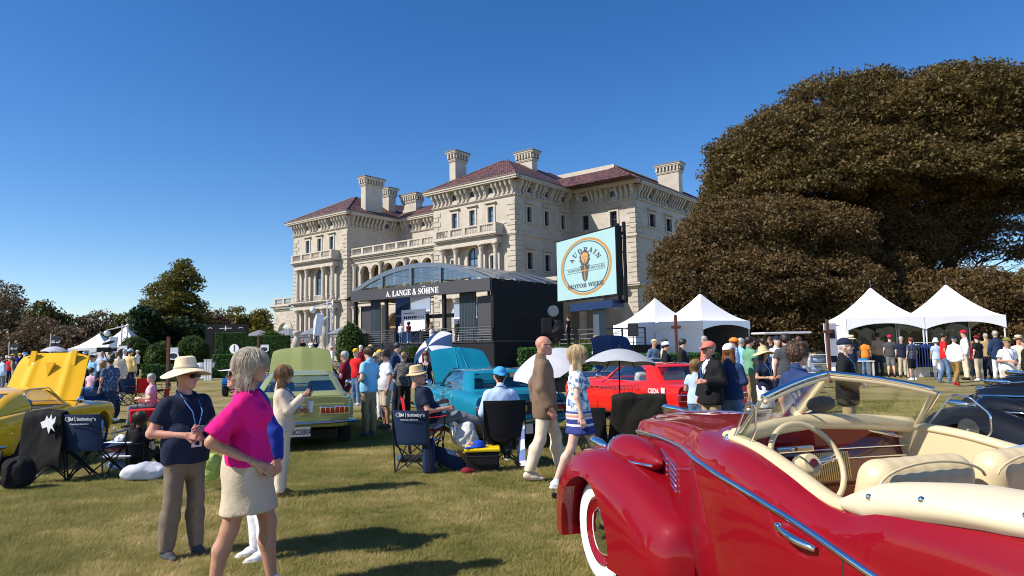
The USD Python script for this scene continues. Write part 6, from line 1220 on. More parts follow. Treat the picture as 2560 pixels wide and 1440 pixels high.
    def arm(F, S, t=0., frac=1., k=.03, sh=True, puff=0.):
        a, e, w = J['sh' + S], J['el' + S], J['wr' + S]; B2 = 1 + (B - 1) * .6; r0, r1, r2 = .050 * B2 * fw, .042 * B2 * fw, .029 * fw
        if frac <= 1.:
            p = a + (e - a) * frac; F.bone(a, a + (e - a) * (frac + .12), r0 + t * .55, r1 + (r0 - r1) * (1 - frac) + t * 1.3 + puff, k=k, cuts=[(p, e - a)])
        else:
            F.bone(a, e, r0 + t * .6, r1 + t + puff * .5, k=k); f = frac - 1; p = e + (w - e) * f; F.bone(e, e + (w - e) * min(1.05, f + .1), r1 + t + puff, r2 + (r1 - r2) * (1 - f) + t, k=.02, cuts=[(p, w - e)])
    def leg(F, S, t=0., zc=None, k=.03, flare=0.):
        a, n, w = J['hip' + S], J['kn' + S], J['an' + S]; B2 = 1 + (B - 1) * .6; cuts = [] if zc is None else [(np.array([0, 0, zc]), (0, 0, -1.))]
        F.bone(a, n, .083 * B2 * hw + t, .056 * B2 + t, k=k, cuts=cuts if zc and zc > .3 else ()); m = n + (w - n) * .32 + [-.018, 0, 0]
        if zc is None or zc < .42: F.bone(n, m, .054 * B2 + t, .057 * B2 + t + flare * .4, k=.03, cuts=cuts); F.bone(m, w, .056 * B2 + t + flare * .4, .036 + t + flare, k=.03, cuts=cuts)
    R = rotm(math.radians(hyaw), math.radians(hpitch)); hc = J['head']
    # body: one skin
    F = Field(lo, hi, cl * 1.35); top_full = up not in ('none', 'tank', 'dress')
    torso(F, -.020 if low != 'none' else -.008)
    for S in 'LR':
        arm(F, S, 0., 1.999); leg(F, S, -.004 if low == 'trousers' else 0.)
        if not near: F.bone(J['wr' + S], J['wr' + S] + (J['wr' + S] - J['el' + S]) / np.linalg.norm(J['wr' + S] - J['el' + S]) * .13, .032, .026, k=.02, flat=(0, 1, 0), fs=.7)
    F.bone(J['neck'] - [0, 0, .03], hc + R @ np.array([-.03, 0, -.05]), .062 * fw, .052 * fw, k=.04)
    parts = []
    if not fine: head_field(F, hc, R, fem, False)
    body = relax(F.mesh(), 1, .4)
    if near:
        for S in 'LR':
            w = J['wr' + S]; d = w - J['el' + S]; s = 1 if S == 'L' else -1; n = np.array([.0, -s, 0]) if abs(d[2]) > abs(d[0]) else np.array([0, -s * .9, -.4])
            if 'hand' + S in (J_ or {}): d = np.array(J_['hand' + S], float)
            G = Field(w - .26, w + .26, .0062 if fine else .009); G.bone(w - d / np.linalg.norm(d) * .05, w, .031, .027, k=.01); hand_field(G, w, d, s, n, curl); parts.append(relax(G.mesh(), 1, .3))
    if fine:
        G = Field(hc - .18, hc + .18, .0052 if Y < 9 else .007); head_field(G, hc, R, fem, True); parts.append(relax(G.mesh(), 1, .35))
    def fin(m): v, f = m; return v * sc, f
    bp = obj('body', fin(cat(body, *parts)), SKIN[skin], root, smooth=True)
    if fine and not shades:
        for s in (-1, 1):
            e = obj('eye', fin(ell(hc + R @ np.array([.0765, s * .031, .006]), (.0125,) * 3)), M_EYE, root, smooth=True); obj('iris', fin(ell(hc + R @ np.array([.0865, s * .031, .006]), (.004, .006, .006), 1)), M_IRIS, e, smooth=True)
    if fine:
        obj('lips', fin(ell(hc + R @ np.array([.083, 0, -.059]), (.011, .020, .0075))), M_LIP, root, smooth=True)
        if not shades: objs('eyebrow', [fin(tube([hc + R @ np.array([.089 - .012 * t, s * (.014 + .03 * t), .029 + .004 * math.sin(t * 3)]) for t in (0, .5, 1)], .0042, 5)) for s in (-1, 1)], M_BROW, root, smooth=True)
    fold = lambda m, a, sd=1: ruffle(ruffle(m, a * 1.25, 7.5, seed + sd, (1, 1, .45)), a * .5, 19., seed + sd + 9, (1, 1, .7)) if near else m
    # lower garment
    if low in ('trousers', 'shorts'):
        G = Field(lo, hi * [1, 1, 0] + [0, 0, J['waist'][2] + .1], cl * 1.25); zc = low_z if low_z is not None else (.07 if low == 'trousers' else .47)
        for S in 'LR': leg(G, S, .013 if low == 'trousers' else .024, zc if not seat or low == 'trousers' else None, flare=.018 if low == 'trousers' else 0)
        G.bone(J['pelvis'] - [0, 0, .03], J['pelvis'] + [0, 0, .04], .158 * hw * B + .008, .152 * B + .008, k=.05, flat=FX, fs=.76 if not fem else .82)
        G.bone(J['pelvis'] + [0, 0, .03], J['pelvis'] + [0, 0, .12], .150 * B + .006, .146 * B + .006, k=.03, flat=FX, fs=.74, cuts=[(J['pelvis'] + [0, 0, .10], (0, 0, 1))])
        if belly: G.ball(J['waist'] + [.045, 0, -.09], np.array([.11, .145, .11]) * (.8 + belly) * .98, k=.05)
        obj('trousers' if low == 'trousers' else 'shorts', fin(fold(relax(G.mesh(), 1), .009, 2)), CM(lowc), root, smooth=True)
    elif low == 'skirt':
        zc = low_z or .50; G = Field(lo, hi, cl); top_ = J['pelvis'] + [0, 0, .10]; bt = np.array([(J['knL'][0] + J['knR'][0]) * .35, 0, zc])
        G.bone(top_, bt + (bt - top_) * .1, .142 * B, .195 * B * hw, k=.03, flat=FX, fs=.84, cuts=[(np.array([0, 0, zc]), (0, 0, -1)), (top_ + [0, 0, .02], (0, 0, 1))]); G.bone(J['pelvis'] - [.02, 0, .06], J['pelvis'] - [.02, 0, .02], .175 * B, k=.05, flat=FX, fs=.85)
        for S in 'LR': G.bone(J['hip' + S], J['hip' + S] + (J['kn' + S] - J['hip' + S]) * 1.1, .095, .085, k=.06, cuts=[(np.array([0, 0, zc]), (0, 0, -1))])
        obj('skirt', fin(fold(relax(G.mesh(), 1), .006, 2)), CM(lowc), root, smooth=True)
    # upper garment
    if up != 'none':
        jk = up in ('jacket', 'blazer'); t = {'tee': .010, 'polo': .014, 'shirt': .014, 'jacket': .024, 'blazer': .020, 'tank': .006, 'blouse': .014, 'dress': .010, 'sweater': .018}[up]; hem = J['pelvis'][2] - {'jacket': .16, 'blazer': .20, 'tank': -.02, 'dress': .0, 'blouse': .0, 'sweater': .08}.get(up, .10)
        G = Field(lo, hi * [1, 1, 0] + [0, 0, J['neck'][2] + .12], cl); cuts = [(np.array([0, 0, hem]), (0, 0, -1))] if not seat else [(J['pelvis'] - [0, 0, .02], (0, 0, -1))]
        torso(G, t, cuts if up != 'dress' else (), k=.05)
        if belly or up == 'dress': G.cut(cuts[0][0], (0, 0, -1)) if up != 'dress' else None
        if jk: G.bone(J['waist'] + [0, 0, .05], np.array([J['pelvis'][0], 0, hem - .05]), .150 * B + t, .170 * B + t, k=.05, flat=FX, fs=.76, cuts=cuts)
        G.bone(J['neck'] - [0, 0, .02], J['neck'] + [.0, 0, .015 if up in ('tee', 'tank', 'dress', 'blouse') else .045], .066 + t, .056 + t, k=.03)
        fr = {'tee': .62, 'polo': .66, 'shirt': 1.97, 'jacket': 1.97, 'blazer': 1.95, 'tank': .0, 'blouse': .86, 'dress': .62, 'sweater': 1.93}[up]
        for S in 'LR':
            if fr: arm(G, S, t + (.010 if up in ('tee', 'polo') else .006), fr, puff=.022 if up == 'blouse' else 0.)
        if up == 'dress':
            zc = low_z or .74; b2 = np.array([(J['knL'][0] + J['knR'][0]) * .25, 0, zc]); G.bone(J['waist'] - [0, 0, .03], b2 + (b2 - J['waist']) * .12, .128, .225 if zc > .4 else .20, k=.03, flat=FX, fs=.9, cuts=[(np.array([0, 0, zc]), (0, 0, -1))]); G.cut(np.array([0, 0, zc]), (0, 0, -1))
        if up in ('tank', 'dress'):
            for S in 'LR':
                if up == 'tank': G.ball(J['sh' + S] + [0, .03 if S == 'L' else -.03, .02], (.06, .075, .09), k=.01, sub=True)
            G.ball(J['neck'] + [.07, 0, .0], (.09, .085, .10), k=.01, sub=True)
        elif jk: G.bone(J['neck'] + [.09, 0, .06], J['chest'] + [.20, 0, -.12], .07, .018, k=.01, sub=True); G.ball(J['neck'] + [.04, 0, .07], (.075, .062, .05), k=.01, sub=True)
        else: G.ball(J['neck'] + [.045, 0, .055], (.085, .075, .055), k=.01, sub=True)
        gm = fold(relax(G.mesh(), 1), .011 if up != 'tee' else .009, 3); nm = {'tee': 'shirt', 'polo': 'polo_shirt', 'shirt': 'shirt', 'jacket': 'jacket', 'blazer': 'blazer', 'tank': 'top', 'blouse': 'blouse', 'dress': 'dress', 'sweater': 'sweater'}[up]
        gp = obj(nm, fin(gm), CM(upc), root, smooth=True)
        if jk:
            G = Field(J['chest'] - .3, J['neck'] + .22, cl); G.bone(J['waist'] + [0, 0, .05], J['chest'], .138 * B + .010, .165 * B + .012, k=.04, flat=FX, fs=.70); G.bone(J['neck'] - [0, 0, .05], J['neck'] + [0, 0, .05], .072, .062, k=.03); G.ball(J['neck'] + [.045, 0, .075], (.085, .07, .05), k=.01, sub=True); obj('inner_shirt', fin(relax(G.mesh(), 1)), CM(under or 'white'), root, smooth=True)
        if near and up in ('polo', 'shirt') or (fine and jk):
            a = np.linspace(.5, 2 * PI - .5, 18); q = J['neck']; obj('collar', fin(tube(np.stack([q[0] + .012 + .078 * np.cos(a), .074 * np.sin(a), q[2] + .018 - .03 * np.cos(a)], 1), .016, 6, flat=.6)), CM(upc), root, smooth=True)
        if up == 'blouse' and near:
            for S in 'LR':
                d = J['el' + S] - J['sh' + S]; c = J['sh' + S] + d * .86; tt, a_, b_ = frame(d); a = np.linspace(0, 2 * PI, 40); obj('sleeve_frill', fin(tube(c + (.072 + .008 * np.sin(a * 9))[:, None] * (np.cos(a)[:, None] * a_ + np.sin(a)[:, None] * b_), .009, 5, cap=False)), CM(upc), root, smooth=True)
        if up == 'dress' and near: a = np.linspace(0, 2 * PI, 30); obj('waistband', fin(tube(np.stack([J['waist'][0] + .106 * np.cos(a), .136 * np.sin(a), 0 * a + J['waist'][2] - .02], 1), .012, 5, cap=False)), CM('white'), root, smooth=True)
    # shoes
    for S in 'LR':
        if 'shoes' in skip or shoes is None: break
        a = J['an' + S]; d = np.array([1., 0, 0]); G = Field(a - [.16, .12, .13], a + [.26, .12, .10], max(.009, cl * .8)); toe_dn = max(0, a[2] - .10) * .9
        if (J['kn' + S] - a)[0] > .25: pass
        z0 = a[2] - .085
        G.bone(a + [-.035, 0, -.045], a + [.07, 0, -.045 - toe_dn * .4], .044, .042, k=.03); G.bone(a + [.05, 0, -.055 - toe_dn * .4], a + [.155, 0, -.062 - toe_dn], .042, .030, k=.03, flat=(0, 0, 1), fs=.8); G.bone(a + [-.01, 0, -.03], a + [.01, 0, .01], .046, .042, k=.02)
        if not toe_dn: G.cut((0, 0, z0 + .003), (0, 0, -1))
        sp = obj('shoe', fin(relax(G.mesh(), 1)), CM(shoes), root, smooth=True)
        if fine and not toe_dn: q = sg.LineString([(-.04, 0), (.15, 0)]).buffer(.047); v, f = prism(q, .020); obj('sole', fin((v + a * [1, 1, 0] + [0, 0, z0 - .002], f)), CM('white') if shoes in ('navy', 'black', 'white', 'steel') else CM('camel'), sp)
    # hair and hats
    H = lambda *p: hc + R @ np.array(p)
    st, hcol = hair if hair else ('bald', 'brown')
    if st != 'bald':
        L = {'long': hairlen, 'bob': .12, 'pony': .1}.get(st, 0.); G = Field(H(0, 0, -L * .5) - [.2, .2, .22 + L * .5], H(0, 0, -L * .5) + [.2, .2, .22 + L * .5], .008 if fine else max(.011, cl * .8))
        th = {'short': .010, 'curly': .022, 'afro': .085, 'bob': .018, 'long': .014, 'pony': .010, 'crop': .004}.get(st, .012)
        if hat: th = min(th, .003)
        G.ball(H(-.022, 0, .034), (.100 + th, .080 + th, .090 + th), k=.02, M=R)
        if st in ('bob', 'long', 'pony'):
            for s in (-1, 0, 1): G.bone(H(-.04, s * .060, .03), H(-.05 - .012 * (s == 0), s * .062, -L), .045, .038 if st == 'bob' else .030, k=.03)
            if st != 'pony':
                for s in (-1, 1): G.bone(H(.012, s * .072, .02), H(-.002, s * .078, -L * .9), .024, .020, k=.03)
        else: G.bone(H(-.062, 0, .0), H(-.068, 0, -.055), .052 + th * .5, .04, k=.03, flat=R @ np.array([1., 0, 0]), fs=.8)
        if st == 'curly': [G.ball(H(-.02 + .09 * math.cos(a) * math.cos(e), .085 * math.sin(a), .05 + .09 * math.sin(e)), .026, k=.012) for a in np.linspace(0, 6.2, 9) for e in (.2, .9)]
        G.ball(H(.118, 0, -.045), (.078 + (.014 if st == 'curly' else 0), .067 + (.012 if st == 'curly' else 0), .095 if st != 'afro' else .10), k=.012, sub=True, M=R)
        if st in ('short', 'curly', 'crop'):
            for s in (-1, 1): G.ball(H(.03, s * .10, -.06), (.07, .05, .05), k=.012, sub=True, M=R)
            G.cut(H(0, 0, -.085), R @ np.array([0, 0, -1.]))
        m = relax(G.mesh(), 1, .4); m = ruffle(m, {'short': .006, 'curly': .016, 'afro': .02}.get(st, .0045), {'curly': 45., 'afro': 30.}.get(st, 75.), seed, (1, 1, 1) if st in ('curly', 'afro') else (1.3, 1.3, .12)); hp_ = obj('hair', fin(m), HAIRC[hcol], root, smooth=True)
        if Y < 14 and not (hat and st == 'short'): strands(hp_, m, hc, R, sc, HAIRC[hcol], st, L, seed, bool(hat))
    if hat:
        kind, hm = hat; nf = .009 if fine else max(.013, cl * .7)
        if kind in ('cap', 'backcap', 'flat'):
            G = Field(hc - .26, hc + .27, nf); G.ball(H(-.02, 0, .047), (.116, .096, .094 if kind != 'flat' else .075), k=.01, M=R); G.cut(H(-.02, 0, .034), R @ np.array([.10, 0, -1.])); sx = -1 if kind == 'backcap' else 1
            a = H(-.02 + sx * .10, 0, .042); b_ = H(-.02 + sx * .165, 0, .026); G.bone(a, b_, .068, .055, k=.008, flat=R @ np.array([.25 * sx, 0, 1.]), fs=.10); obj('cap', fin(relax(G.mesh(), 1, .3)), CM(hm), root, smooth=50)
        else:
            br = {'sunhat': .215, 'fedora': .15, 'boater': .16, 'bucket': .135}[kind]; n = 40 if fine else 20; cr = [(.001, .150), (.06, .150), (.085, .135), (.098, .06), (.104, .035)] if kind != 'boater' else [(.001, .125), (.085, .125), (.094, .12), (.100, .035)]
            pr = cr + [(.104 + (br - .104) * t, .033 - (.055 if kind in ('sunhat', 'bucket') else .02) * t ** 1.3) for t in (.15, .5, .85, 1.)] + [(br - .002, .028 - (.055 if kind in ('sunhat', 'bucket') else .02)), (.10, .024)]
            v, f = lathe(pr, n); r = np.hypot(v[:, 0], v[:, 1]); a = np.arctan2(v[:, 1], v[:, 0]); v = v * [1.10, .95, 1] + np.stack([0 * a, 0 * a, np.where(r > .11, (r - .1) * .16 * (np.cos(2 * a + .4) - .3 * np.sin(3 * a)) * (1 if kind != 'boater' else 0), 0)], 1); v = (v + [-.025, 0, .034]) @ rotm(0, -.14).T @ R.T + hc; hp = obj('hat', fin((v, f)), CM(hm), root, smooth=40)
            a = np.linspace(0, 2 * PI, 30); bd = np.stack([-.02 + .1135 * np.cos(a), .098 * np.sin(a), 0 * a + .082], 1) @ rotm(0, -.14).T @ R.T + hc; obj('hat_band', fin(tube(bd, .007, 5, cap=False, flat=1.8)), CM('beige' if kind != 'boater' else 'black'), hp, smooth=True)
    if near and (shades or glasses):
        lm = M_SHADES if shades else M_GLASS; gp = numbered(root, 'sunglasses' if shades else 'spectacles'); UsdGeom.Xform.Define(stage, gp)
        for s in (-1, 1):
            v, f = prism(sg.box(-.022, -.015, .022, .016).buffer(.005), .004); v = np.stack([v[:, 2] + .103 - .010 * np.abs(v[:, 0] / .02 + .5 * s) * .5, v[:, 0] + s * .032, v[:, 1] + .008], 1); obj('lens', fin((v @ R.T + hc, f)), lm, gp)
            obj('temple', fin(tube([H(.102, s * .058, .014), H(.06, s * .081, .016), H(-.015, s * .086, .012)], .004, 5)), M_SHADES if shades else M_FRAMEG, gp, smooth=True)
            if glasses: q = sg.box(-.022, -.015, .022, .016).buffer(.005); e = np.array(q.exterior.coords)[::2]; obj('rim', fin(tube(np.stack([0 * e[:, 0] + .106, e[:, 0] + s * .032, e[:, 1] + .008], 1) @ R.T + hc, .0028, 4)), M_FRAMEG, gp)
        obj('bridge', fin(tube([H(.106, .012, .014), H(.108, -.012, .014)], .003, 4)), M_SHADES if shades else M_FRAMEG, gp)
    if lanyard and near:
        t_ = .02 + (.05 if belly else 0) + (.012 if fem else 0); cx_ = J['chest'][0] + .118 * B + t_; z0 = J['waist'][2] + .06; lp = obj('lanyard', fin(cat(*[tube([J['neck'] + [-.05, s * .055, .045], J['neck'] + [.05, s * .074, .025], J['neck'] + [.122 * B, s * .062, -.06], [cx_ + .016, s * .045, J['chest'][2] + .03], [cx_ + .018, s * .022, (J['chest'][2] + z0) / 2], [cx_ + .014, s * .004, z0]], .0065, 5) for s in (-1, 1)])), M_LANY, root, smooth=True)
        if badge: bx = rbox((cx_ + .005, -.05, z0 - .15), (cx_ + .012, .05, z0), .002); bo = obj('badge', fin(bx), M_BADGE if badge == 'orange' else CM('white'), root); obj('badge_strip', fin(box((cx_ + .0125, -.047, z0 - .147), (cx_ + .0135, .047, z0 - .10))), CM('white'), bo)
    return root, J, sc, loc, rot
def held(base, name, m, material, smooth=True, label=None): return obj(name, m, material, base, smooth=smooth)
def in_world(pr, p):
    "a person's joint in world space"
    root, J, sc, loc, rot = pr; q = (J[p] if isinstance(p, str) else np.array(p)) * sc; c, s = math.cos(rot), math.sin(rot); return loc + np.array([c * q[0] - s * q[1], s * q[0] + c * q[1], q[2]])
# ---------------------------------------------------------------- everyone on the lawn
hm = person('man in straw sun hat, sunglasses and navy polo holding an orange badge', 468, 898, foot=1390, rot=-38, arms=(((-.04, .26, 1.14), (.23, .03, 1.16)), ((-.07, .28, 1.13), (.20, .09, 1.11))), legs=(((.02, .10, .50), (.0, .12, .085)), ((.01, .11, .50), (-.03, .14, .085))), up='polo', upc='navy', lowc='taupe', shoes='dkgrey', hair=('short', 'grey'), hat=('sunhat', 'palestraw'), shades=True, lanyard=True, badge='orange', skin='ruddy', bulk=1.12, belly=.30, hyaw=14, hpitch=4)
pw = person('silver-haired woman in bright pink blouse and khaki skirt walking right', 624, 878, Y=4.78, rot=10, arms=('hang', ((-.20, .24, 1.13), (.10, .17, .96))), legs=(((.13, .09, .50), (.16, .10, .085)), ((-.10, .09, .50), (-.20, .10, .10))), up='blouse', upc='pink', low='skirt', lowc='stone', low_z=.62, shoes='white', hair=('bob', 'silver'), fem=True, skin='tan', bulk=1.08, hyaw=-6)
person('person in white cap and royal blue shirt standing behind the pink blouse', 656, 888, Y=5.7, rot=-140, lean=.26, arms=(((-.04, .33, 1.13), (.0, .34, .90)), 'hang'), up='shirt', upc='royal', lowc='white', shoes='white', hair=('short', 'grey'), hat=('cap', 'white'), shades=True, skin='ruddy', bulk=1.3, hyaw=-14, hpitch=-12)
ph = person('blonde woman in beige cardigan raising a phone and holding a plastic cup', 708, 917, foot=1240, rot=12, arms=(((.0, .24, 1.13), (.25, .12, 1.13)), ((.10, .22, 1.17), (.30, .12, 1.36))), up='sweater', upc='beige', lowc='cream', shoes='camel', hair=('bob', 'light'), fem=True, glasses=True, lanyard=True, skin='tan', curl=.9)
R0 = ph[1]; k = ph[2]; w = R0['wrR'] + (R0['wrR'] - R0['elR']) / np.linalg.norm(R0['wrR'] - R0['elR']) * .10
bm = person('bald man in brown linen blazer and cream trousers walking right', 1357, 842, foot=1200, rot=-2, arms=('back', ((-.04, .24, 1.13), (.07, .245, .89))), legs=(((.14, .09, .51), (.20, .10, .09)), ((-.06, .09, .50), (-.20, .10, .12))), up='blazer', upc='brown', lowc='cream', shoes='beige', hair=None, shades=True, skin='ruddy', low_z=.13)
person('blonde young woman in printed white and blue dress walking right', 1441, 866, foot=1218, rot=0, arms=('hang', ((-.03, .22, 1.13), (.02, .225, .89))), legs=(((.20, .085, .52), (.38, .09, .12)), ((-.10, .085, .50), (-.30, .09, .10))), up='dress', upc='dress_print', low='none', low_z=.66, shoes='white', hair=('long', 'blonde'), fem=True, shades=True, skin='pale', hairlen=.36)
# around the red convertible
person('girl with very long brown hair and pale blue shirt by the red coupe', 1738, 900, Y=11.2, rot=55, arms=('hold', 'hold'), up='tee', upc='lightblue', low='shorts', lowc='denim', hair=('long', 'light'), fem=True, hairlen=.50, shades=True, skin='tan')
person('man in coral cap, sunglasses and black zip jacket', 1772, 850, Y=10.4, rot=-155, arms=('hold', 'hang'), up='jacket', upc='black', lowc='khaki', hair=('short', 'grey'), hat=('cap', 'coral'), shades=True, lanyard=True, skin='ruddy', bulk=1.1)
person('auburn-haired woman in white cap and dark denim shirt', 1822, 856, Y=10.6, rot=62, arms=('hold', 'hold'), up='shirt', upc='indigo', lowc='denim', hair=('bob', 'auburn'), hat=('cap', 'white'), fem=True, skin='tan', hyaw=-20)
person('woman in wide straw sun hat and navy tee with blue lanyard', 1908, 868, Y=13, rot=-60, arms=('hold', 'hold'), up='tee', upc='navy', low='skirt', lowc='white', hair=('bob', 'dark'), hat=('sunhat', 'straw'), fem=True, lanyard=True, skin='tan')
person('young man with curly brown hair and navy polo looking right', 1993, 862, Y=7.0, rot=20, arms=('hang', 'hold'), up='polo', upc='indigo', lowc='stone', hair=('curly', 'brown'), lanyard=True, skin='fair', hyaw=-8)
person('elderly man in dark navy cap and navy blazer with tie', 2110, 842, Y=10.2, rot=-32, arms=('hang', 'front'), up='blazer', upc='black', under='sky', lowc='khaki', hair=('short', 'white'), hat=('cap', 'navy'), shades=True, skin='pale', bulk=1.08)
# between the green and the teal car
person('balding man in dark red polo with folded arms', 862, 878, Y=15.2, rot=180, arms=('cross', 'front'), up='polo', upc='maroon', lowc='dkdenim', hair=('crop', 'grey'), shades=True, lanyard=True, skin='ruddy', bulk=1.12, belly=.2)
person('man in yellow cap and red tee with lanyard', 890, 869, foot=1014, rot=-120, arms=('hang', 'hold'), up='tee', upc='red', lowc='denim', shoes='white', hair=('short', 'grey'), hat=('cap', 'gold'), lanyard=True, skin='fair')
person('brown-haired man in sky blue polo and khaki trousers', 922, 868, foot=1088, rot=150, arms=('front', 'hold'), up='polo', upc='sky', lowc='khaki', shoes='grey', hair=('short', 'brown'), skin='fair', bulk=1.05)
person('blonde woman in teal top and sunglasses facing the camera', 940, 884, Y=16, rot=-95, arms=('hang', 'hang'), up='tee', upc='teal', lowc='white', hair=('curly', 'blonde'), fem=True, shades=True, skin='tan')
person('person in bright yellow cap behind the blonde woman', 949, 872, Y=19, rot=-60, up='tee', upc='dkgrey', lowc='navy', hair=('short', 'light'), hat=('cap', 'gold'))
person('man in white polo and cream shorts with orange badge', 964, 876, foot=1072, rot=-150, arms=('hang', 'hang'), up='polo', upc='white', low='shorts', lowc='stone', low_z=.50, shoes='dkgrey', hair=('curly', 'dark'), shades=True, lanyard=True, badge='orange', skin='tan', bulk=1.12, belly=.25)
person('dark-haired man in navy suit jacket and sunglasses', 993, 857, Y=17.5, rot=-20, up='blazer', upc='blazer', lowc='navy', hair=('short', 'dark'), shades=True, skin='fair')
person('person with ginger hair in speckled black shirt seen from behind', 1010, 881, foot=1046, rot=80, arms=('front', 'front'), up='shirt', upc='speckle_black', lowc='black', hair=('short', 'light'), skin='tan', bulk=1.1)
person('long-haired woman in black dress under the navy and white umbrella', 1064, 878, Y=16.8, rot=-85, arms=('hang', 'hold'), up='dress', upc='black', low='none', low_z=.25, hair=('long', 'red'), fem=True, shades=True, lanyard=True, badge='white', skin='pale')
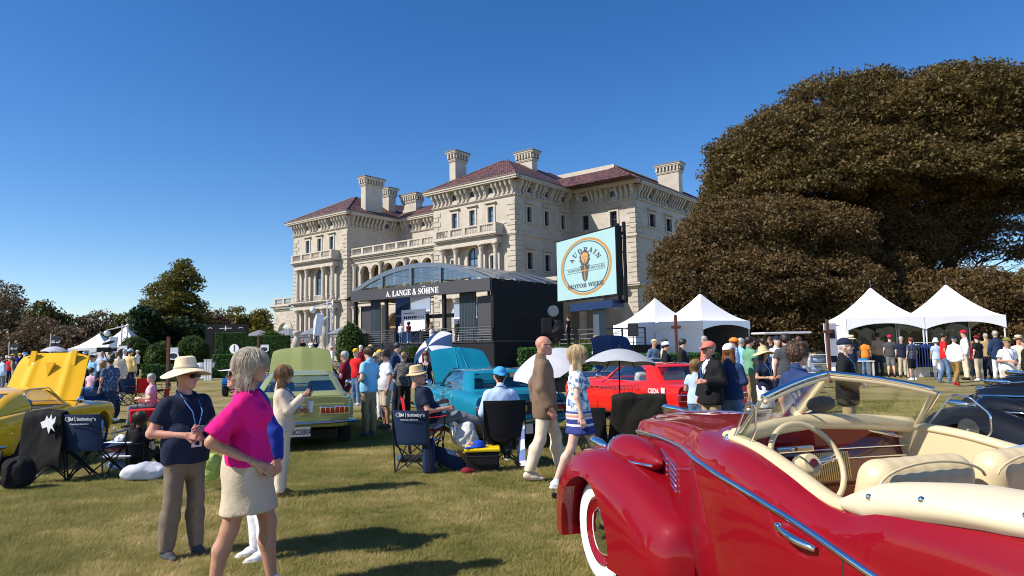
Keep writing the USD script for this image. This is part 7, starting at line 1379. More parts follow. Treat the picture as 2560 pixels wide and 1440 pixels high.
CROWD = [  # label, px, top, foot or -depth, rot, options
 ('man in blue polo and grey trousers walking away on the path', 779, 864, 930, 95, dict(upc='royal', up='polo', lowc='grey', hat=('cap', 'navy'))),
 ('man in dark shirt carrying a bright green bag', 797, 856, 928, -90, dict(upc='navy', lowc='khaki', hat=('cap', 'white'), arms=('hang', 'hold'))),
 ('man in white blazer and black trousers walking left', 829, 858, 944, -160, dict(up='blazer', upc='white', lowc='black', under='sky', legs=('fwd', 'back'), hat=('cap', 'cream'))),
 ('man in navy suit beside the white blazer', 853, 850, 935, -90, dict(up='blazer', upc='blazer', lowc='denim', under='sky', hair=('short', 'dark'))),
 ('woman in white blouse and dark skirt on the terrace', 778, 836, -60, -95, dict(upc='white', low='skirt', lowc='black', fem=True, hair=('long', 'red'), zoff=.6)),
 ('woman in dark dress beside her on the terrace', 789, 838, -60, -85, dict(up='dress', upc='black', low='none', fem=True, hair=('long', 'dark'), zoff=.6)),
 ('person in black near the stone urn on the terrace', 757, 842, -60, 120, dict(upc='black', lowc='black', zoff=.6)),
 ('person in maroon tee seen from behind below the stage', 902, 851, -32, 90, dict(upc='maroon', lowc='navy', hair=('crop', 'white'))),
 ('blonde woman seen from behind below the stage railing', 926, 850, -32, 90, dict(upc='camel', lowc='black', fem=True, hair=('long', 'blonde'))),
 ('person in bright blue cap beyond the teal bonnet', 1126, 864, -24, 40, dict(upc='steel', lowc='navy', hat=('cap', 'bluecap'))),
 ('man in pink striped shirt and tan bucket hat at the hedge', 1491, 841, -26, 20, dict(up='shirt', upc='pink_stripe', lowc='khaki', hat=('bucket', 'khaki'))),
 ('man in tan flat cap and steel blue shirt by the hedge', 1635, 845, -22, -60, dict(up='shirt', upc='steel', lowc='navy', hat=('flat', 'straw'), arms=('hold', 'front'), shades=True)),
 ('man in black flat cap and cream tee behind the white cap', 1660, 843, -22, 150, dict(upc='cream', lowc='khaki', hat=('flat', 'dkgrey'))),
 ('man in white cap and black jacket with blue lanyard', 1664, 852, -17.5, -10, dict(up='jacket', upc='black', lowc='navy', hat=('cap', 'white'), lanyard=True)),
 ('dark-haired young man in black jacket before the tent', 1706, 848, -17.5, -20, dict(up='jacket', upc='black', lowc='navy', hair=('short', 'dark'), lanyard=True)),
 ('grey-haired man in coral shirt at the tent entrance', 1760, 841, -24, 170, dict(up='shirt', upc='coral', lowc='khaki', hair=('short', 'grey'), glasses=True)),
 ('man in bright orange cap and white shirt', 1834, 842, -16, 160, dict(up='shirt', upc='lightblue', lowc='stone', hat=('backcap', 'orange'))),
 ('man in green polo and khaki trousers by the tent', 1873, 842, -16.5, 10, dict(up='polo', upc='green', lowc='khaki', hair=('short', 'dark'), arms=('hold', 'hold'))),
 ('short-haired man in dark teal shirt seen from behind', 1906, 845, -18, 95, dict(upc='steel', lowc='navy', hair=('crop', 'dark'))),
 ('smiling man in navy cap and white shirt by the buggy', 1941, 838, -18, -80, dict(up='polo', upc='white', lowc='navy', hat=('cap', 'navy'))),
 ('dark-haired man in black polo with white collar from behind', 1962, 838, -15.5, 85, dict(up='polo', upc='dkgrey', lowc='navy', hair=('curly', 'dark'), bulk=1.12)),
 ('man in white shirt turning away near the buggy', 1996, 841, -19, 60, dict(up='shirt', upc='white', lowc='stone', hair=('crop', 'brown'))),
 ('man in straw boater and dark shirt behind the elderly man', 2126, 838, -24, 100, dict(upc='navy', low='shorts', lowc='dkgrey', hat=('boater', 'palestraw'))),
 ('man in tan tee and dark jeans at the clothes table', 2193, 833, 941, 80, dict(upc='tan', lowc='dkdenim', hair=('short', 'dark'), arms=('hold', 'hold'))),
 ('bearded man in charcoal tee, grey shorts and red cap', 2223, 836, 943, 60, dict(upc='dkgrey', low='shorts', lowc='grey', hat=('backcap', 'hotred'), bulk=1.08)),
 ('person in navy floral shirt and black shorts by the rack', 2276, 844, 951, 105, dict(up='polo', upc='floral_navy', low='shorts', lowc='black', shoes='white', hair=('short', 'red'))),
 ('young man in red tee and blue jeans walking left', 2357, 833, 958, -20, dict(upc='red', lowc='denim', hair=('short', 'dark'), legs=('midb', 'midf'), shoes='steel')),
 ('man in white shirt, tan trousers and red shoes striding', 2384, 838, 966, 30, dict(up='shirt', upc='white', lowc='camel', shoes='hotred', hat=('backcap', 'navy'), legs=('fwd', 'back'))),
 ('tall man in red cap, white shirt and white trousers', 2408, 824, 950, 160, dict(up='shirt', upc='white', lowc='cream', hat=('cap', 'hotred'))),
 ('man in maroon cap and black polo near the parked black car', 2441, 837, 952, 110, dict(up='polo', upc='black', lowc='stone', hat=('backcap', 'maroon'), bulk=1.1)),
 ('man in blue checked blazer and white trousers', 2487, 828, 951, 85, dict(up='blazer', upc='blazer', lowc='white', hair=('short', 'grey'))),
 ('man in olive cap, sunglasses and white polo with camera', 2516, 841, -17, -90, dict(up='polo', upc='white', low='shorts', lowc='stone', hat=('cap', 'olive'), shades=True, lanyard=True, arms=('front', 'hold'), bulk=1.05)),
 ('man in pale straw boater and cream vest at the right edge', 2545, 838, -21, -110, dict(up='shirt', upc='cream', lowc='cream', hat=('boater', 'palestraw'), shades=True)),
 ('man in black tee cut off by the right edge', 2562, 846, -18, 150, dict(upc='black', lowc='navy', hair=('short', 'dark'))),
 ('child in green cap at the tent counter', 2467, 862, 945, 100, dict(upc='beige', low='shorts', lowc='navy', hat=('cap', 'olive'))),
 ('small girl with red hair inside the right tent', 2431, 853, 946, -80, dict(upc='maroon', lowc='navy', hair=('long', 'auburn'), fem=True)),
 # left of the straw-hatted man
 ('long-haired woman in navy top and denim skirt by the yellow car', 257, 902, 1052, 165, dict(up='shirt', upc='navy', low='shorts', lowc='denim', low_z=.60, shoes='white', hair=('long', 'light'), fem=True, bulk=1.12, hairlen=.34)),
 ('dark-haired man in blue plaid shirt and jeans', 276, 893, 1058, 150, dict(up='polo', upc='plaid_blue', lowc='dkdenim', shoes='black', hair=('short', 'dark'), arms=('hang', 'cross'), bulk=1.1)),
 ('little girl in pink top and pale blue skirt', 229, 921, 1032, 80, dict(upc='rose', low='skirt', lowc='mint', low_z=.45, hair=('curly', 'dark'), fem=True)),
 ('woman with big brown curls in white trouser suit', 299, 876, 1003, 100, dict(up='shirt', upc='beige', lowc='beige', shoes='white', hair=('long', 'brown'), fem=True)),
 ('man in yellow shirt and white cap seen from behind', 327, 868, 985, 80, dict(up='shirt', upc='yellow', lowc='navy', hat=('cap', 'lightblue'), bulk=1.05)),
 ('bald man in pale blue shirt near the television camera', 256, 878, 985, 90, dict(up='shirt', upc='lightblue', lowc='navy', hair=None)),
 ('man in navy cap and blue shirt beside the raised bonnet', 230, 886, 1000, 70, dict(up='shirt', upc='sky', lowc='navy', hat=('cap', 'navy'))),
 ('dark-clothed figure standing behind the raised yellow bonnet', 214, 926, 1010, 100, dict(upc='black', lowc='black', hair=('short', 'dark'))),
 ('grey-capped person in pale shirt behind the television camera', 276, 876, 970, 60, dict(up='shirt', upc='cream', lowc='khaki', hat=('cap', 'olive'))),
 ('person in white cap left of the curly-haired woman', 296, 873, 968, 90, dict(upc='navy', lowc='navy', hat=('cap', 'white'))),
 ('person in white tee walking by the hedge cubes', 344, 874, 942, 180, dict(upc='white', lowc='navy', hat=('cap', 'white'))),
 ('woman in white sun hat and blue top with bare legs', 443, 866, 932, 100, dict(upc='steel', low='shorts', lowc='denim', hat=('bucket', 'white'), fem=True)),
 ('man in striped polo beside the rusty post sign', 434, 872, 931, 100, dict(upc='plaid_blue', low='shorts', lowc='stone', hair=('short', 'dark'))),
 ('person in white shirt standing at the far hedge screen', 632, 857, 893, 0, dict(upc='white', lowc='khaki')),
 ('person in grey cap and cream shirt above the blue racing car', 578, 866, 925, 90, dict(upc='cream', lowc='navy', hat=('cap', 'grey'), fem=True)),
 ('dark-haired woman at the arch hedge with pale top', 585, 864, 915, 100, dict(upc='beige', lowc='navy', hair=('bun', 'dark'), fem=True)),
 ('spectator in pale grey at the far left edge', 8, 893, 985, 60, dict(up='shirt', upc='lightblue', lowc='grey', bulk=1.1)),
 ('spectator in yellow cap in the distant left crowd', 32, 884, 955, 20, dict(upc='navy', lowc='khaki', hat=('cap', 'gold'))),
 ('second yellow-capped spectator in blue in the left crowd', 50, 882, 953, 160, dict(upc='royal', lowc='navy', hat=('cap', 'gold'))),
 ('woman in sleeveless top bending beside the dark sports car', 38, 892, 972, 190, dict(up='tank', upc='taupe', lowc='stone', fem=True, hair=('short', 'brown'), lean=.25)),
 ('white-haired spectator at the back of the left crowd', 62, 888, 950, 90, dict(upc='white', lowc='stone', hair=('crop', 'white'))),
 ('spectator in white bucket hat near the left banner', 18, 889, 950, -40, dict(upc='maroon', lowc='navy', hat=('bucket', 'white'))),
 ('spectator in brown top at the left crowd edge', 0, 886, 957, 40, dict(upc='taupe', lowc='black', hair=('short', 'dark'))),
 ('man in cream jacket crossing between green car and crowd', 722, 862, 905, 180, dict(upc='cream', lowc='grey', hair=('crop', 'grey'))),
 ('stage technician in black on the platform behind the hedge', 1420, 790, -45, 150, dict(upc='black', lowc='black', hair=('short', 'dark'), zoff=1.6)),
 ('man in pale cap and grey tee at the back of the left crowd', 238, 884, 985, 70, dict(upc='grey', lowc='navy', hat=('cap', 'beige'))),
 ('woman in red dress top among the left crowd', 283, 884, 975, 120, dict(upc='red', lowc='white', fem=True, hair=('long', 'dark'))),
 ('tall man in white shirt behind the yellow shirt', 313, 873, 972, 80, dict(up='shirt', upc='white', lowc='khaki', hair=('short', 'grey'))),
 ('spectator in teal tee left of the dark banner', 72, 886, 952, 60, dict(upc='teal', lowc='khaki', hair=('short', 'dark'))),
 ('spectator in red tee at the far left banner', 25, 890, 962, 90, dict(upc='red', lowc='navy', hat=('cap', 'white'))),
 ('man in beige shirt walking before the stage steps', 700, 866, 917, 10, dict(upc='beige', lowc='grey', hair=('short', 'grey'))),
 ('woman in orange top by the clothes table', 2160, 846, 943, 60, dict(upc='orange', lowc='denim', fem=True, hair=('bob', 'dark'))),
 ('man in navy polo beside the display plinth', 2252, 842, 944, -100, dict(up='polo', upc='navy', lowc='stone', hair=('short', 'grey'))),
 ('woman in white sun hat behind the red tee', 2338, 846, 948, 80, dict(upc='lightblue', lowc='white', fem=True, hat=('bucket', 'white'))),
 ('man in khaki shirt between the two right tents', 2463, 834, 948, 70, dict(up='shirt', upc='khaki', lowc='navy', hair=('crop', 'grey'))),
 ('man in black polo walking by the buggy', 1925, 842, -24, 200, dict(up='polo', upc='black', lowc='stone', hair=('short', 'brown'))),
 ('woman in cream top near the buggy roof', 1985, 846, -24, 30, dict(upc='cream', lowc='navy', fem=True, hair=('long', 'dark'))),
 ('man in sky blue shirt left of the green polo', 1852, 846, -20, 0, dict(up='shirt', upc='sky', lowc='khaki', hair=('short', 'grey'))),
]
for i, (lab, px, top, ft, rot, o) in enumerate(CROWD):
    o = dict(o); z = o.pop('zoff', 0.); kw = dict(Y=-ft) if ft < 0 else dict(Y=on_ground(px, ft)[1]); o.setdefault('hair', ('short', ['brown', 'dark', 'light', 'grey'][i % 4])); o.setdefault('skin', ['fair', 'tan', 'ruddy', 'fair', 'pale'][i % 5]); o.setdefault('shoes', ['black', 'white', 'camel', 'dkgrey'][i % 4]); o['seed'] = i
    Yv = kw['Y']; p = at(px, top, Yv); z = z or float(gz(p[0], p[1])); hh = float(np.clip(p[2] - z - (.04 if o.get('hat') else 0), .95 if 'child' in lab or 'girl' in lab else 1.52, 1.98))
    person(lab, at_=(p[0], p[1], z), h=hh, rot=rot, **o)
# on the deck of the stage (local x, y)
for x, y, rot, lab, o in [(-11.0, .5, -100, 'man in white tee and jeans filming from the top of the stage steps', dict(upc='white', lowc='denim', shoes='white', arms=('face', 'hang'), hair=('short', 'dark'))), (-10.1, .6, -60, 'woman with dark afro hair in red top and jeans on the stage', dict(upc='maroon', lowc='denim', hair=('afro', 'dark'), fem=True, skin='dark', shoes='white')),
        (-7.7, 1.0, 80, 'long-haired woman in white skirt on the stage', dict(up='tank', upc='taupe', low='skirt', lowc='white', low_z=.12, hair=('long', 'light'), fem=True)), (-8.7, 1.9, 20, 'man in black tee behind the stage rail', dict(upc='black', lowc='navy', hair=('short', 'dark'))), (-5.2, 1.6, 100, 'broad man in black jacket facing the watch poster', dict(up='jacket', upc='black', lowc='black', hair=('short', 'dark'), bulk=1.15)),
        (-4.5, 1.8, 70, 'man in white and dark clothes by the watch poster', dict(upc='white', lowc='navy', hair=('crop', 'grey'))), (-6.5, 1.2, -80, 'man in navy suit sitting on the stage', dict(up='blazer', upc='blazer', lowc='navy', hair=('short', 'dark'), seat=.5, legs=('sit', 'sit'), skin='brown')), (-9.4, 1.7, 160, 'woman at the stage counter in rust top', dict(upc='camel', lowc='black', hair=('long', 'brown'), fem=True))]:
    person(lab, at_=stp(x, y, DK), h=1.74, rot=rot, **o)
# seated people
s1 = gy(1080, 10.6); sit_r = person('man in straw fedora and navy tee lounging in the red folding chair', at_=(s1[0] - .02, 10.6, 0), h=1.78, rot=14, seat=.46, lean=-.28, legs=(((.40, .14, .58), (.78, .10, .42)), ((.40, .12, .62), (.74, .12, .50))), arms=('hold', ((-.02, .26, 1.13), (.26, .22, 1.08))), up='polo', upc='navy', lowc='grey', shoes='camel', hair=('short', 'grey'), hat=('fedora', 'straw'), skin='ruddy', bulk=1.12, belly=.3, shades=True)
s2 = gy(1254, 9.6); sit_b = person('man in bright blue cap and pale blue shirt seated in the dark chair', at_=(s2[0], 9.75, 0), h=1.78, rot=98, seat=.46, lean=.06, legs=('sit', 'sit'), arms=('hold', 'hold'), up='shirt', upc='lightblue', lowc='dkgrey', shoes='black', hair=('short', 'dark'), hat=('backcap', 'bluecap'), skin='ruddy', bulk=1.12)
s3 = gy(346, 10.3); sit_g = person('girl with waist-long dark hair seated behind the straw-hatted man', at_=s3, h=1.52, rot=100, seat=.10, legs=(((.42, .13, .30), (.62, .14, .08)), ((.42, .13, .28), (.6, .14, .08))), arms=('hold', 'hold'), up='tee', upc='black', low='trousers', lowc='black', hair=('long', 'brown'), fem=True, hairlen=.62)
s4 = gy(376, 17); person('person seated in a folding chair beside the red wagon', at_=s4, h=1.7, rot=-160, seat=.45, legs=('sit', 'sit'), arms=('hold', 'front'), up='tee', upc='rose', low='trousers', lowc='grey', hair=('short', 'grey'), skin='fair')
# ---------------------------------------------------------------- folding chairs, umbrellas, bags and other small things
M_NAVYF = cloth('chair_navy', (.014, .030, .075)); M_BLKF = cloth('chair_black', (.010, .011, .015)); M_REDF = cloth('chair_red', (.50, .010, .015)); M_COAT = cloth('coat_black', (.008, .008, .009)); M_OLIVE = cloth('coat_olive', (.014, .013, .010))
def hang(P, amp=.02, sc=5., seed=0, t=.006): return thicken(ruffle(grid(np.array(P)), amp, sc, seed, (1, 1, .35)), t)
def camp_chair(label, loc, rot, m, print_=False, group=None, s=1.):
    "folding camp chair facing its local +x"
    root = thing('folding_chair', label, 'folding chair', loc, math.radians(rot), group); w, d, h = .27, .25, .44
    K = lambda p: np.array(p) * s
    for sy in (-1, 1):
        obj('leg', cyl(K((d, sy * w, .01)), K((-d, sy * w * .9, h)), .011, 6), M_BLACK, root); obj('leg', cyl(K((-d, sy * w, .01)), K((d, sy * w * .9, h)), .011, 6), M_BLACK, root)
        obj('back_post', cyl(K((-d, sy * w, .02)), K((-d - .10, sy * w * 1.02, .92)), .011, 6), M_BLACK, root); obj('arm_post', cyl(K((d, sy * w * .92, h)), K((d, sy * w * 1.05, .64)), .010, 6), M_BLACK, root)
        obj('armrest', thicken(grid(np.array([[K((x, sy * (w * 1.05 + e), .645 - .02 * math.sin((x + d) * 6))) for e in (-.04, .04)] for x in np.linspace(-d - .05, d + .03, 6)])), .008), m, root, smooth=True)
    for sx in (-1, 1): obj('cross_leg', cyl(K((sx * d, -w, .02)), K((sx * d, w, h - .02)), .010, 6), M_BLACK, root); obj('cross_leg', cyl(K((sx * d, w, .02)), K((sx * d, -w, h - .02)), .010, 6), M_BLACK, root)
    obj('seat', thicken(grid(np.array([[K((x, y, h - .055 * (1 - (y / w) ** 2) * (1 - (x / d) ** 2) + .01)) for y in np.linspace(-w, w, 9)] for x in np.linspace(-d, d, 8)])), .01), m, root, smooth=True)
    bp = obj('backrest', hang([[K((-d - .02 - .09 * t - .035 * (1 - (y / w) ** 2), y, .42 + .50 * t)) for y in np.linspace(-w, w, 11)] for t in np.linspace(0, 1, 9)], .006, 6., 2, .012), m, root, smooth=True)
    if print_:
        bk_ = lambda y, z: -d - .02 - .09 * (z - .42) / .5 - .035 * (1 - (y / w) ** 2) - .016
        v, f = text("RM | Sotheby's", .040, .003, bold=True); v = np.stack([bk_(v[:, 0] + .04, v[:, 1] + .86) - v[:, 2], -v[:, 0] - .04, v[:, 1] + .86], 1); obj('lettering', (v * s, f), M_LETTER, bp)
        v, f = text('FINANCIAL SERVICES', .018, .003); v = np.stack([bk_(v[:, 0], v[:, 1] + .79) - v[:, 2], -v[:, 0], v[:, 1] + .79], 1); obj('lettering', (v * s, f), M_LETTER, bp)
        q = sg.Point(0, 0).buffer(.05); v, f = prism(shapely.affinity.scale(q.difference(sg.Point(0, 0).buffer(.044)), 1, .62), .003); v = np.stack([bk_(v[:, 0] - .155, v[:, 1] + .86) - v[:, 2], -v[:, 0] + .155, v[:, 1] + .86], 1); obj('oval_mark', (v * s, f), M_LETTER, bp)
    return root
import shapely.affinity
a = on_ground(1040, 1186); camp_chair("empty navy folding chair with printed back in front of the red chair", a + [0, .25, 0], 78, M_NAVYF, True, s=.92)
camp_chair('bright red folding chair holding the man in straw fedora', (s1[0] - .08, 10.6, 0), 12, M_REDF)
camp_chair('dark folding chair holding the man in bright blue cap', (s2[0] + .02, 9.72, 0), 96, M_BLKF, s=1.02)
a = on_ground(212, 1204); camp_chair("navy folding chair with white printed back by the yellow car", a + [0, .25, 0], 86, M_NAVYF, True, s=.98)
b = on_ground(128, 1206); camp_chair('folding chair buried under the black coat at the left', b + [0, .3, 0], 80, M_BLKF)
camp_chair('low folding chair under the girl with waist-long hair', s3, 98, M_BLKF, s=.45)
for px, ft, r, m, lab in [(288, 1014, 80, M_NAVYF, 'navy folding chair behind the woman in white suit'), (325, 1010, 100, M_NAVYF, 'navy folding chair left of the red folding chair'), (352, 1010, 140, M_REDF, 'red folding chair near the rusty post'), (398, 1005, 60, M_BLKF, 'dark empty folding chair beside the red wagon')]: camp_chair(lab, on_ground(px, ft), r, m)
camp_chair('red folding chair half behind the resting spectator', s4 + [0, .02, 0], -162, M_REDF)
c1 = gy(1592, 9.3); camp_chair('folding chair draped with an olive-black coat under the grey umbrella', c1, 88, M_BLKF, s=1.05)
c2 = gy(1500, 9.4); camp_chair('small folding chair with pale frame behind the printed dress', c2 + [0, .2, 0], 60, M_BLKF, s=.9)
def coat(label, chair, rot, m, w=.62, L=.85, seed=0, h=.95):
    root = thing('draped_coat', label, 'coat', chair, math.radians(rot)); P = []
    for t in np.linspace(-.55, 1, 22):
        row = []
        for y in np.linspace(-w / 2, w / 2, 22):
            if t < 0: x, z = -.33 + .10 * math.sin(-t * 3), h + .0 - (-t) * .55
            else: x, z = -.40 - .05 * t, h - t * L * (1 + .12 * math.sin(y * 9))
            row.append((x, y * (1 + .25 * max(0, t)), z + .025 * math.cos(y * 5)))
        P.append(row)
    obj('cloth', thicken(ruffle(grid(np.array(P)), .045, 5.5, seed, (1, 1, .5)), .015), m, root, smooth=True); return root
ct = coat('black coat with a white emblem draped over a chair by the yellow car', b + [0, .3, 0], 80, M_COAT, .56, .80, 3)
q = [(-.13, .02), (-.06, .05), (-.04, .11), (0, .06), (.03, .13), (.05, .05), (.10, .10), (.09, .02), (.05, -.02), (.09, -.10), (.03, -.05), (.0, -.13), (-.03, -.04), (-.10, -.06)]
v, f = prism(q, .006); obj('emblem', (np.stack([0 * v[:, 0] - .475 - v[:, 2], -v[:, 0] - .16, v[:, 1] + .80], 1), f), CM('white'), ct)
coat('olive-black coat draped over the chair below the grey umbrella', c1, 88, M_OLIVE, .68, .62, 8, 1.02)
# towel over the dark chair
tw = thing('beach_towel', 'blue and white striped towel hanging from the dark chair arm', 'towel', (s2[0] + .27, 9.62, 0), .3); obj('cloth', hang([[(.05 * math.sin(y * 16), y, z) for z in np.linspace(.04, .86, 16)] for y in np.linspace(-.2, .2, 20)], .03, 6., 4), MATS['towel_stripe'], tw, smooth=True)
# umbrellas
def brolly(label, apex, R, tilt, ta, cols, pole=1.0, name='umbrella', depth=.34, n=8, twist=.2):
    root = thing(name, label, 'umbrella', apex); ax = np.array([math.sin(tilt) * math.cos(ta), math.sin(tilt) * math.sin(ta), math.cos(tilt)]); t_, A, B = frame(ax)
    def pt(s, a, sc=1.): return (A * math.cos(a) + B * math.sin(a)) * R * s - ax * R * depth * 1.15 * (s ** 1.9)
    for k in range(n):
        a0, a1 = twist + 2 * PI * k / n, twist + 2 * PI * (k + 1) / n; P = []
        for s in np.linspace(.01, 1, 8): P.append([pt(s * (1 - .05 * s * math.sin(u * PI)), a0 + (a1 - a0) * u) for u in np.linspace(0, 1, 6)])
        obj('panel', thicken(grid(np.array(P)), .004), cols[k % len(cols)], root, smooth=True); obj('rib', tube([pt(s, a0) - ax * .012 for s in np.linspace(.02, 1, 8)], .006, 4), M_BLACK, root)
    obj('pole', cyl(ax * .06, -ax * pole, .010, 6), M_BLACK, root); return root
M_UWHITE = cloth('umbrella_white', (.44, .44, .48)); M_UGREY = cloth('umbrella_silver', (.36, .37, .40)); M_UNAVY = cloth('umbrella_navy', (.012, .035, .10))
brolly('pale silver umbrella tilted behind the bald man', at(1362, 880, 10.8), .62, .42, -2.4, [M_UWHITE], 1.35, depth=.36)
brolly('grey umbrella standing over the draped coat', at(1548, 872, 9.6), .53, .10, 1.2, [M_UGREY], 1.55, depth=.36)
brolly('navy and white golf umbrella behind the teal bonnet', at(1070, 866, 17.6), .66, .95, -2.3, [M_UNAVY, M_UWHITE], .95, depth=.30)
brolly('pale umbrella top showing above the yellow bonnet', at(138, 866, 30), .55, .05, 0, [M_UWHITE], 1., depth=.36)
# picnic clutter on the left
M_BIN = pane_mat('clear_plastic', (.72, .78, .84), .12, .6, .15); M_LIDW = mat('plastic_white', (.62, .66, .72), .4)
def bin_box(label, loc, rot, w, d, h, lid, inside, nm='plastic_bin'):
    root = thing(nm, label, 'storage bin', loc, rot); obj('tub', rbox((-w / 2, -d / 2, 0), (w / 2, d / 2, h), .02), M_BIN, root, smooth=40); obj('lid', rbox((-w / 2 - .015, -d / 2 - .015, h + .001), (w / 2 + .015, d / 2 + .015, h + .03), .01), lid, root, smooth=40); obj('contents', ruffle(T(ell((0, 0, h * .42), (w * .42, d * .42, h * .36)), (0, 0, 0)), .03, 8., 1), inside, root, smooth=True)
a = on_ground(300, 1178); bin_box('lower clear plastic bin with red clips behind the grey pillow bag', a, .1, .40, .30, .22, M_LIDW, CM('lightblue')); bin_box('upper clear plastic bin with pinkish contents', a + [0, 0, .255], .1, .38, .28, .15, M_LIDW, CM('coral'))
for dx, dz, lab, m, sh in [(-.10, .44, 'clear blue water bottle on the plastic bins', M_BIN, 'b'), (.0, .44, 'white crumpled napkins on the plastic bins', CM('white'), 'n'), (.12, .44, 'white paper cup on the plastic bins', CM('white'), 'c')]:
    r = thing({'b': 'water_bottle', 'n': 'napkin_heap', 'c': 'paper_cup'}[sh], lab, {'b': 'bottle', 'n': 'napkins', 'c': 'cup'}[sh], a + [dx, 0, dz])
    if sh == 'b': obj('bottle', lathe([(.001, 0), (.032, 0), (.033, .13), (.014, .17), (.014, .19)], 14), m, r, smooth=40); obj('cap', lathe([(.001, .21), (.016, .21), (.016, .188)], 12), CM('white'), r)
    elif sh == 'n': obj('paper', ruffle(ell((0, 0, .04), (.09, .07, .05), 3), .03, 16., 5), m, r)
    else: obj('cup', lathe([(.001, .002), (.03, 0), (.042, .10), (.040, .10), (.028, .004)], 16), m, r, smooth=40)
def soft(name, label, cat_, loc, r, m, seed, amp=.05, sc=4., rot=0., n=4):
    root = thing(name, label, cat_, loc, rot); v, f = ell((0, 0, r[2]), r, n); v = np.sign(v - [0, 0, r[2]]) * np.abs((v - [0, 0, r[2]]) / np.array(r)) ** .8 * np.array(r) + [0, 0, r[2]]; v, f = ruffle((v, f), amp, sc, seed); v[:, 2] = np.maximum(v[:, 2], 0); obj('cloth', (v, f), m, root, smooth=True); return root
soft('pillow_bag', 'large pale grey pillow-like bag lying on the grass', 'bag', on_ground(347, 1204) + [0, .16, 0], (.31, .20, .105), cloth('pale_grey', (.46, .47, .52)), 2, .045, 6.)
bk = soft('backpack', 'dark backpack in the shade at the left edge', 'backpack', on_ground(22, 1228) + [0, .15, 0], (.19, .15, .20), M_COAT, 5, .04, 5.); obj('strap', tube([(-.1, -.15, .5), (-.12, -.2, .3), (-.1, -.17, .08)], .02, 6, flat=.4), CM('dkgrey'), bk, smooth=True)
soft('cloth_bundle', 'bundle of white and pale blue cloths beside the black coat', 'bundle', on_ground(56, 1180) + [0, .2, 0], (.11, .10, .26), CM('lightblue'), 7, .05, 9.); soft('carrier_bag', 'white carrier bag on top of the cloth bundle', 'bag', on_ground(56, 1180) + [0, .2, .42], (.11, .09, .07), CM('white'), 8, .04, 10.)
soft('lime_bag', 'lime green bag behind the straw-hatted man', 'bag', gy(524, 8.4) + [0, 0, .12], (.13, .10, .16), cloth('lime', (.32, .42, .10)), 9, .05, 8.)
# clutter round the seated men
cl = thing('cool_box', 'black cool box with a bright yellow lid', 'cool box', on_ground(1205, 1184) + [0, .2, 0], .05); obj('tub', rbox((-.22, -.15, 0), (.22, .15, .27), .02), M_BLACK, cl, smooth=40); obj('lid', rbox((-.24, -.17, .272), (.24, .17, .325), .02), mat('lid_yellow', (.75, .52, .01), .4), cl, smooth=40); obj('handle', tube([(-.2, -.17, .2), (-.2, -.2, .22), (.2, -.2, .22), (.2, -.17, .2)], .012, 6), M_BLACK, cl, smooth=True)
c0 = on_ground(1205, 1184) + np.array([-.05, .12, .325]); cp = thing('baseball_cap', 'royal blue baseball cap lying on the yellow lid', 'cap', c0, math.radians(200)); F = Field((-.2, -.16, -.02), (.26, .16, .16), .006); F.ball((0, 0, .0), (.105, .085, .10), k=.01); F.bone((.08, 0, .012), (.17, 0, .004), .07, .055, k=.008, flat=(.1, 0, 1), fs=.1); F.cut((0, 0, .001), (0, 0, -1)); obj('crown', F.mesh(), cloth('royal_cap', (.01, .06, .42)), cp, smooth=50); obj('cap_badge', ell((.085, 0, .055), (.02, .03, .02)), CM('orange'), cp, smooth=True)
soft('white_bag', 'big crumpled white bag between the two seated men', 'bag', on_ground(1165, 1150) + [0, .3, .10], (.17, .13, .22), cloth('bag_white', (.66, .65, .62)), 12, .06, 6.)
soft('paper_bag', 'open brown paper bag on the grass by the cool box', 'bag', on_ground(1152, 1180) + [0, .15, 0], (.12, .09, .13), CM('camel'), 13, .05, 8.); soft('red_cloth', 'crumpled red cloth beside the cool box', 'cloth', on_ground(1165, 1184) + [.02, 0, 0], (.10, .06, .035), CM('maroon'), 14, .03, 10.)
bt = thing('chair_bag', 'long navy chair carrying bag hanging beside the printed chair', 'chair bag', on_ground(1068, 1190) + [0, .18, 0], .1); obj('sleeve', ruffle(T(rbox((-.085, -.07, 0), (.085, .07, .46), .05, 8), (0, 0, 0)), .012, 9., 3), M_NAVYF, bt, smooth=True); obj('strap', tube([(.05, -.06, .45), (.08, -.02, .55), (.02, .05, .6)], .012, 5), M_NAVYF, bt)
b2 = thing('navy_sack', 'slumped navy sack on the grass behind the chair bag', 'sack', on_ground(1110, 1182) + [0, .2, 0], -.3); obj('cloth', ruffle(T(ell((0, 0, .16), (.30, .08, .13), 4), ry=.45), .04, 6., 4), M_NAVYF, b2, smooth=True)
rl = thing('rolled_mat', 'rolled shiny blue and black mat under the printed chair', 'rolled mat', on_ground(1035, 1160) + [0, .1, .06]); obj('roll', tube([(-.2, 0, 0), (.2, 0, 0)], .055, 14), M_BLACK, rl, smooth=40); obj('end', tube([(-.24, 0, 0), (-.201, 0, 0)], .06, 14), mat('foil_blue', (.10, .25, .40), .25, metal=.6), rl, smooth=40)
soft('turquoise_tote', 'turquoise and white tote bag beside the coat-draped chair', 'bag', gy(1514, 8.6), (.11, .09, .22), cloth('turq', (.16, .42, .48)), 15, .03, 7.)
wb2 = thing('water_bottle', 'small clear water bottle held by the man in the fedora', 'bottle', in_world(sit_r, 'wrL') + np.array([.05, 0, .0])); obj('bottle', lathe([(.001, 0), (.03, 0), (.031, .13), (.012, .17), (.012, .19)], 14), M_BIN, wb2, smooth=40)
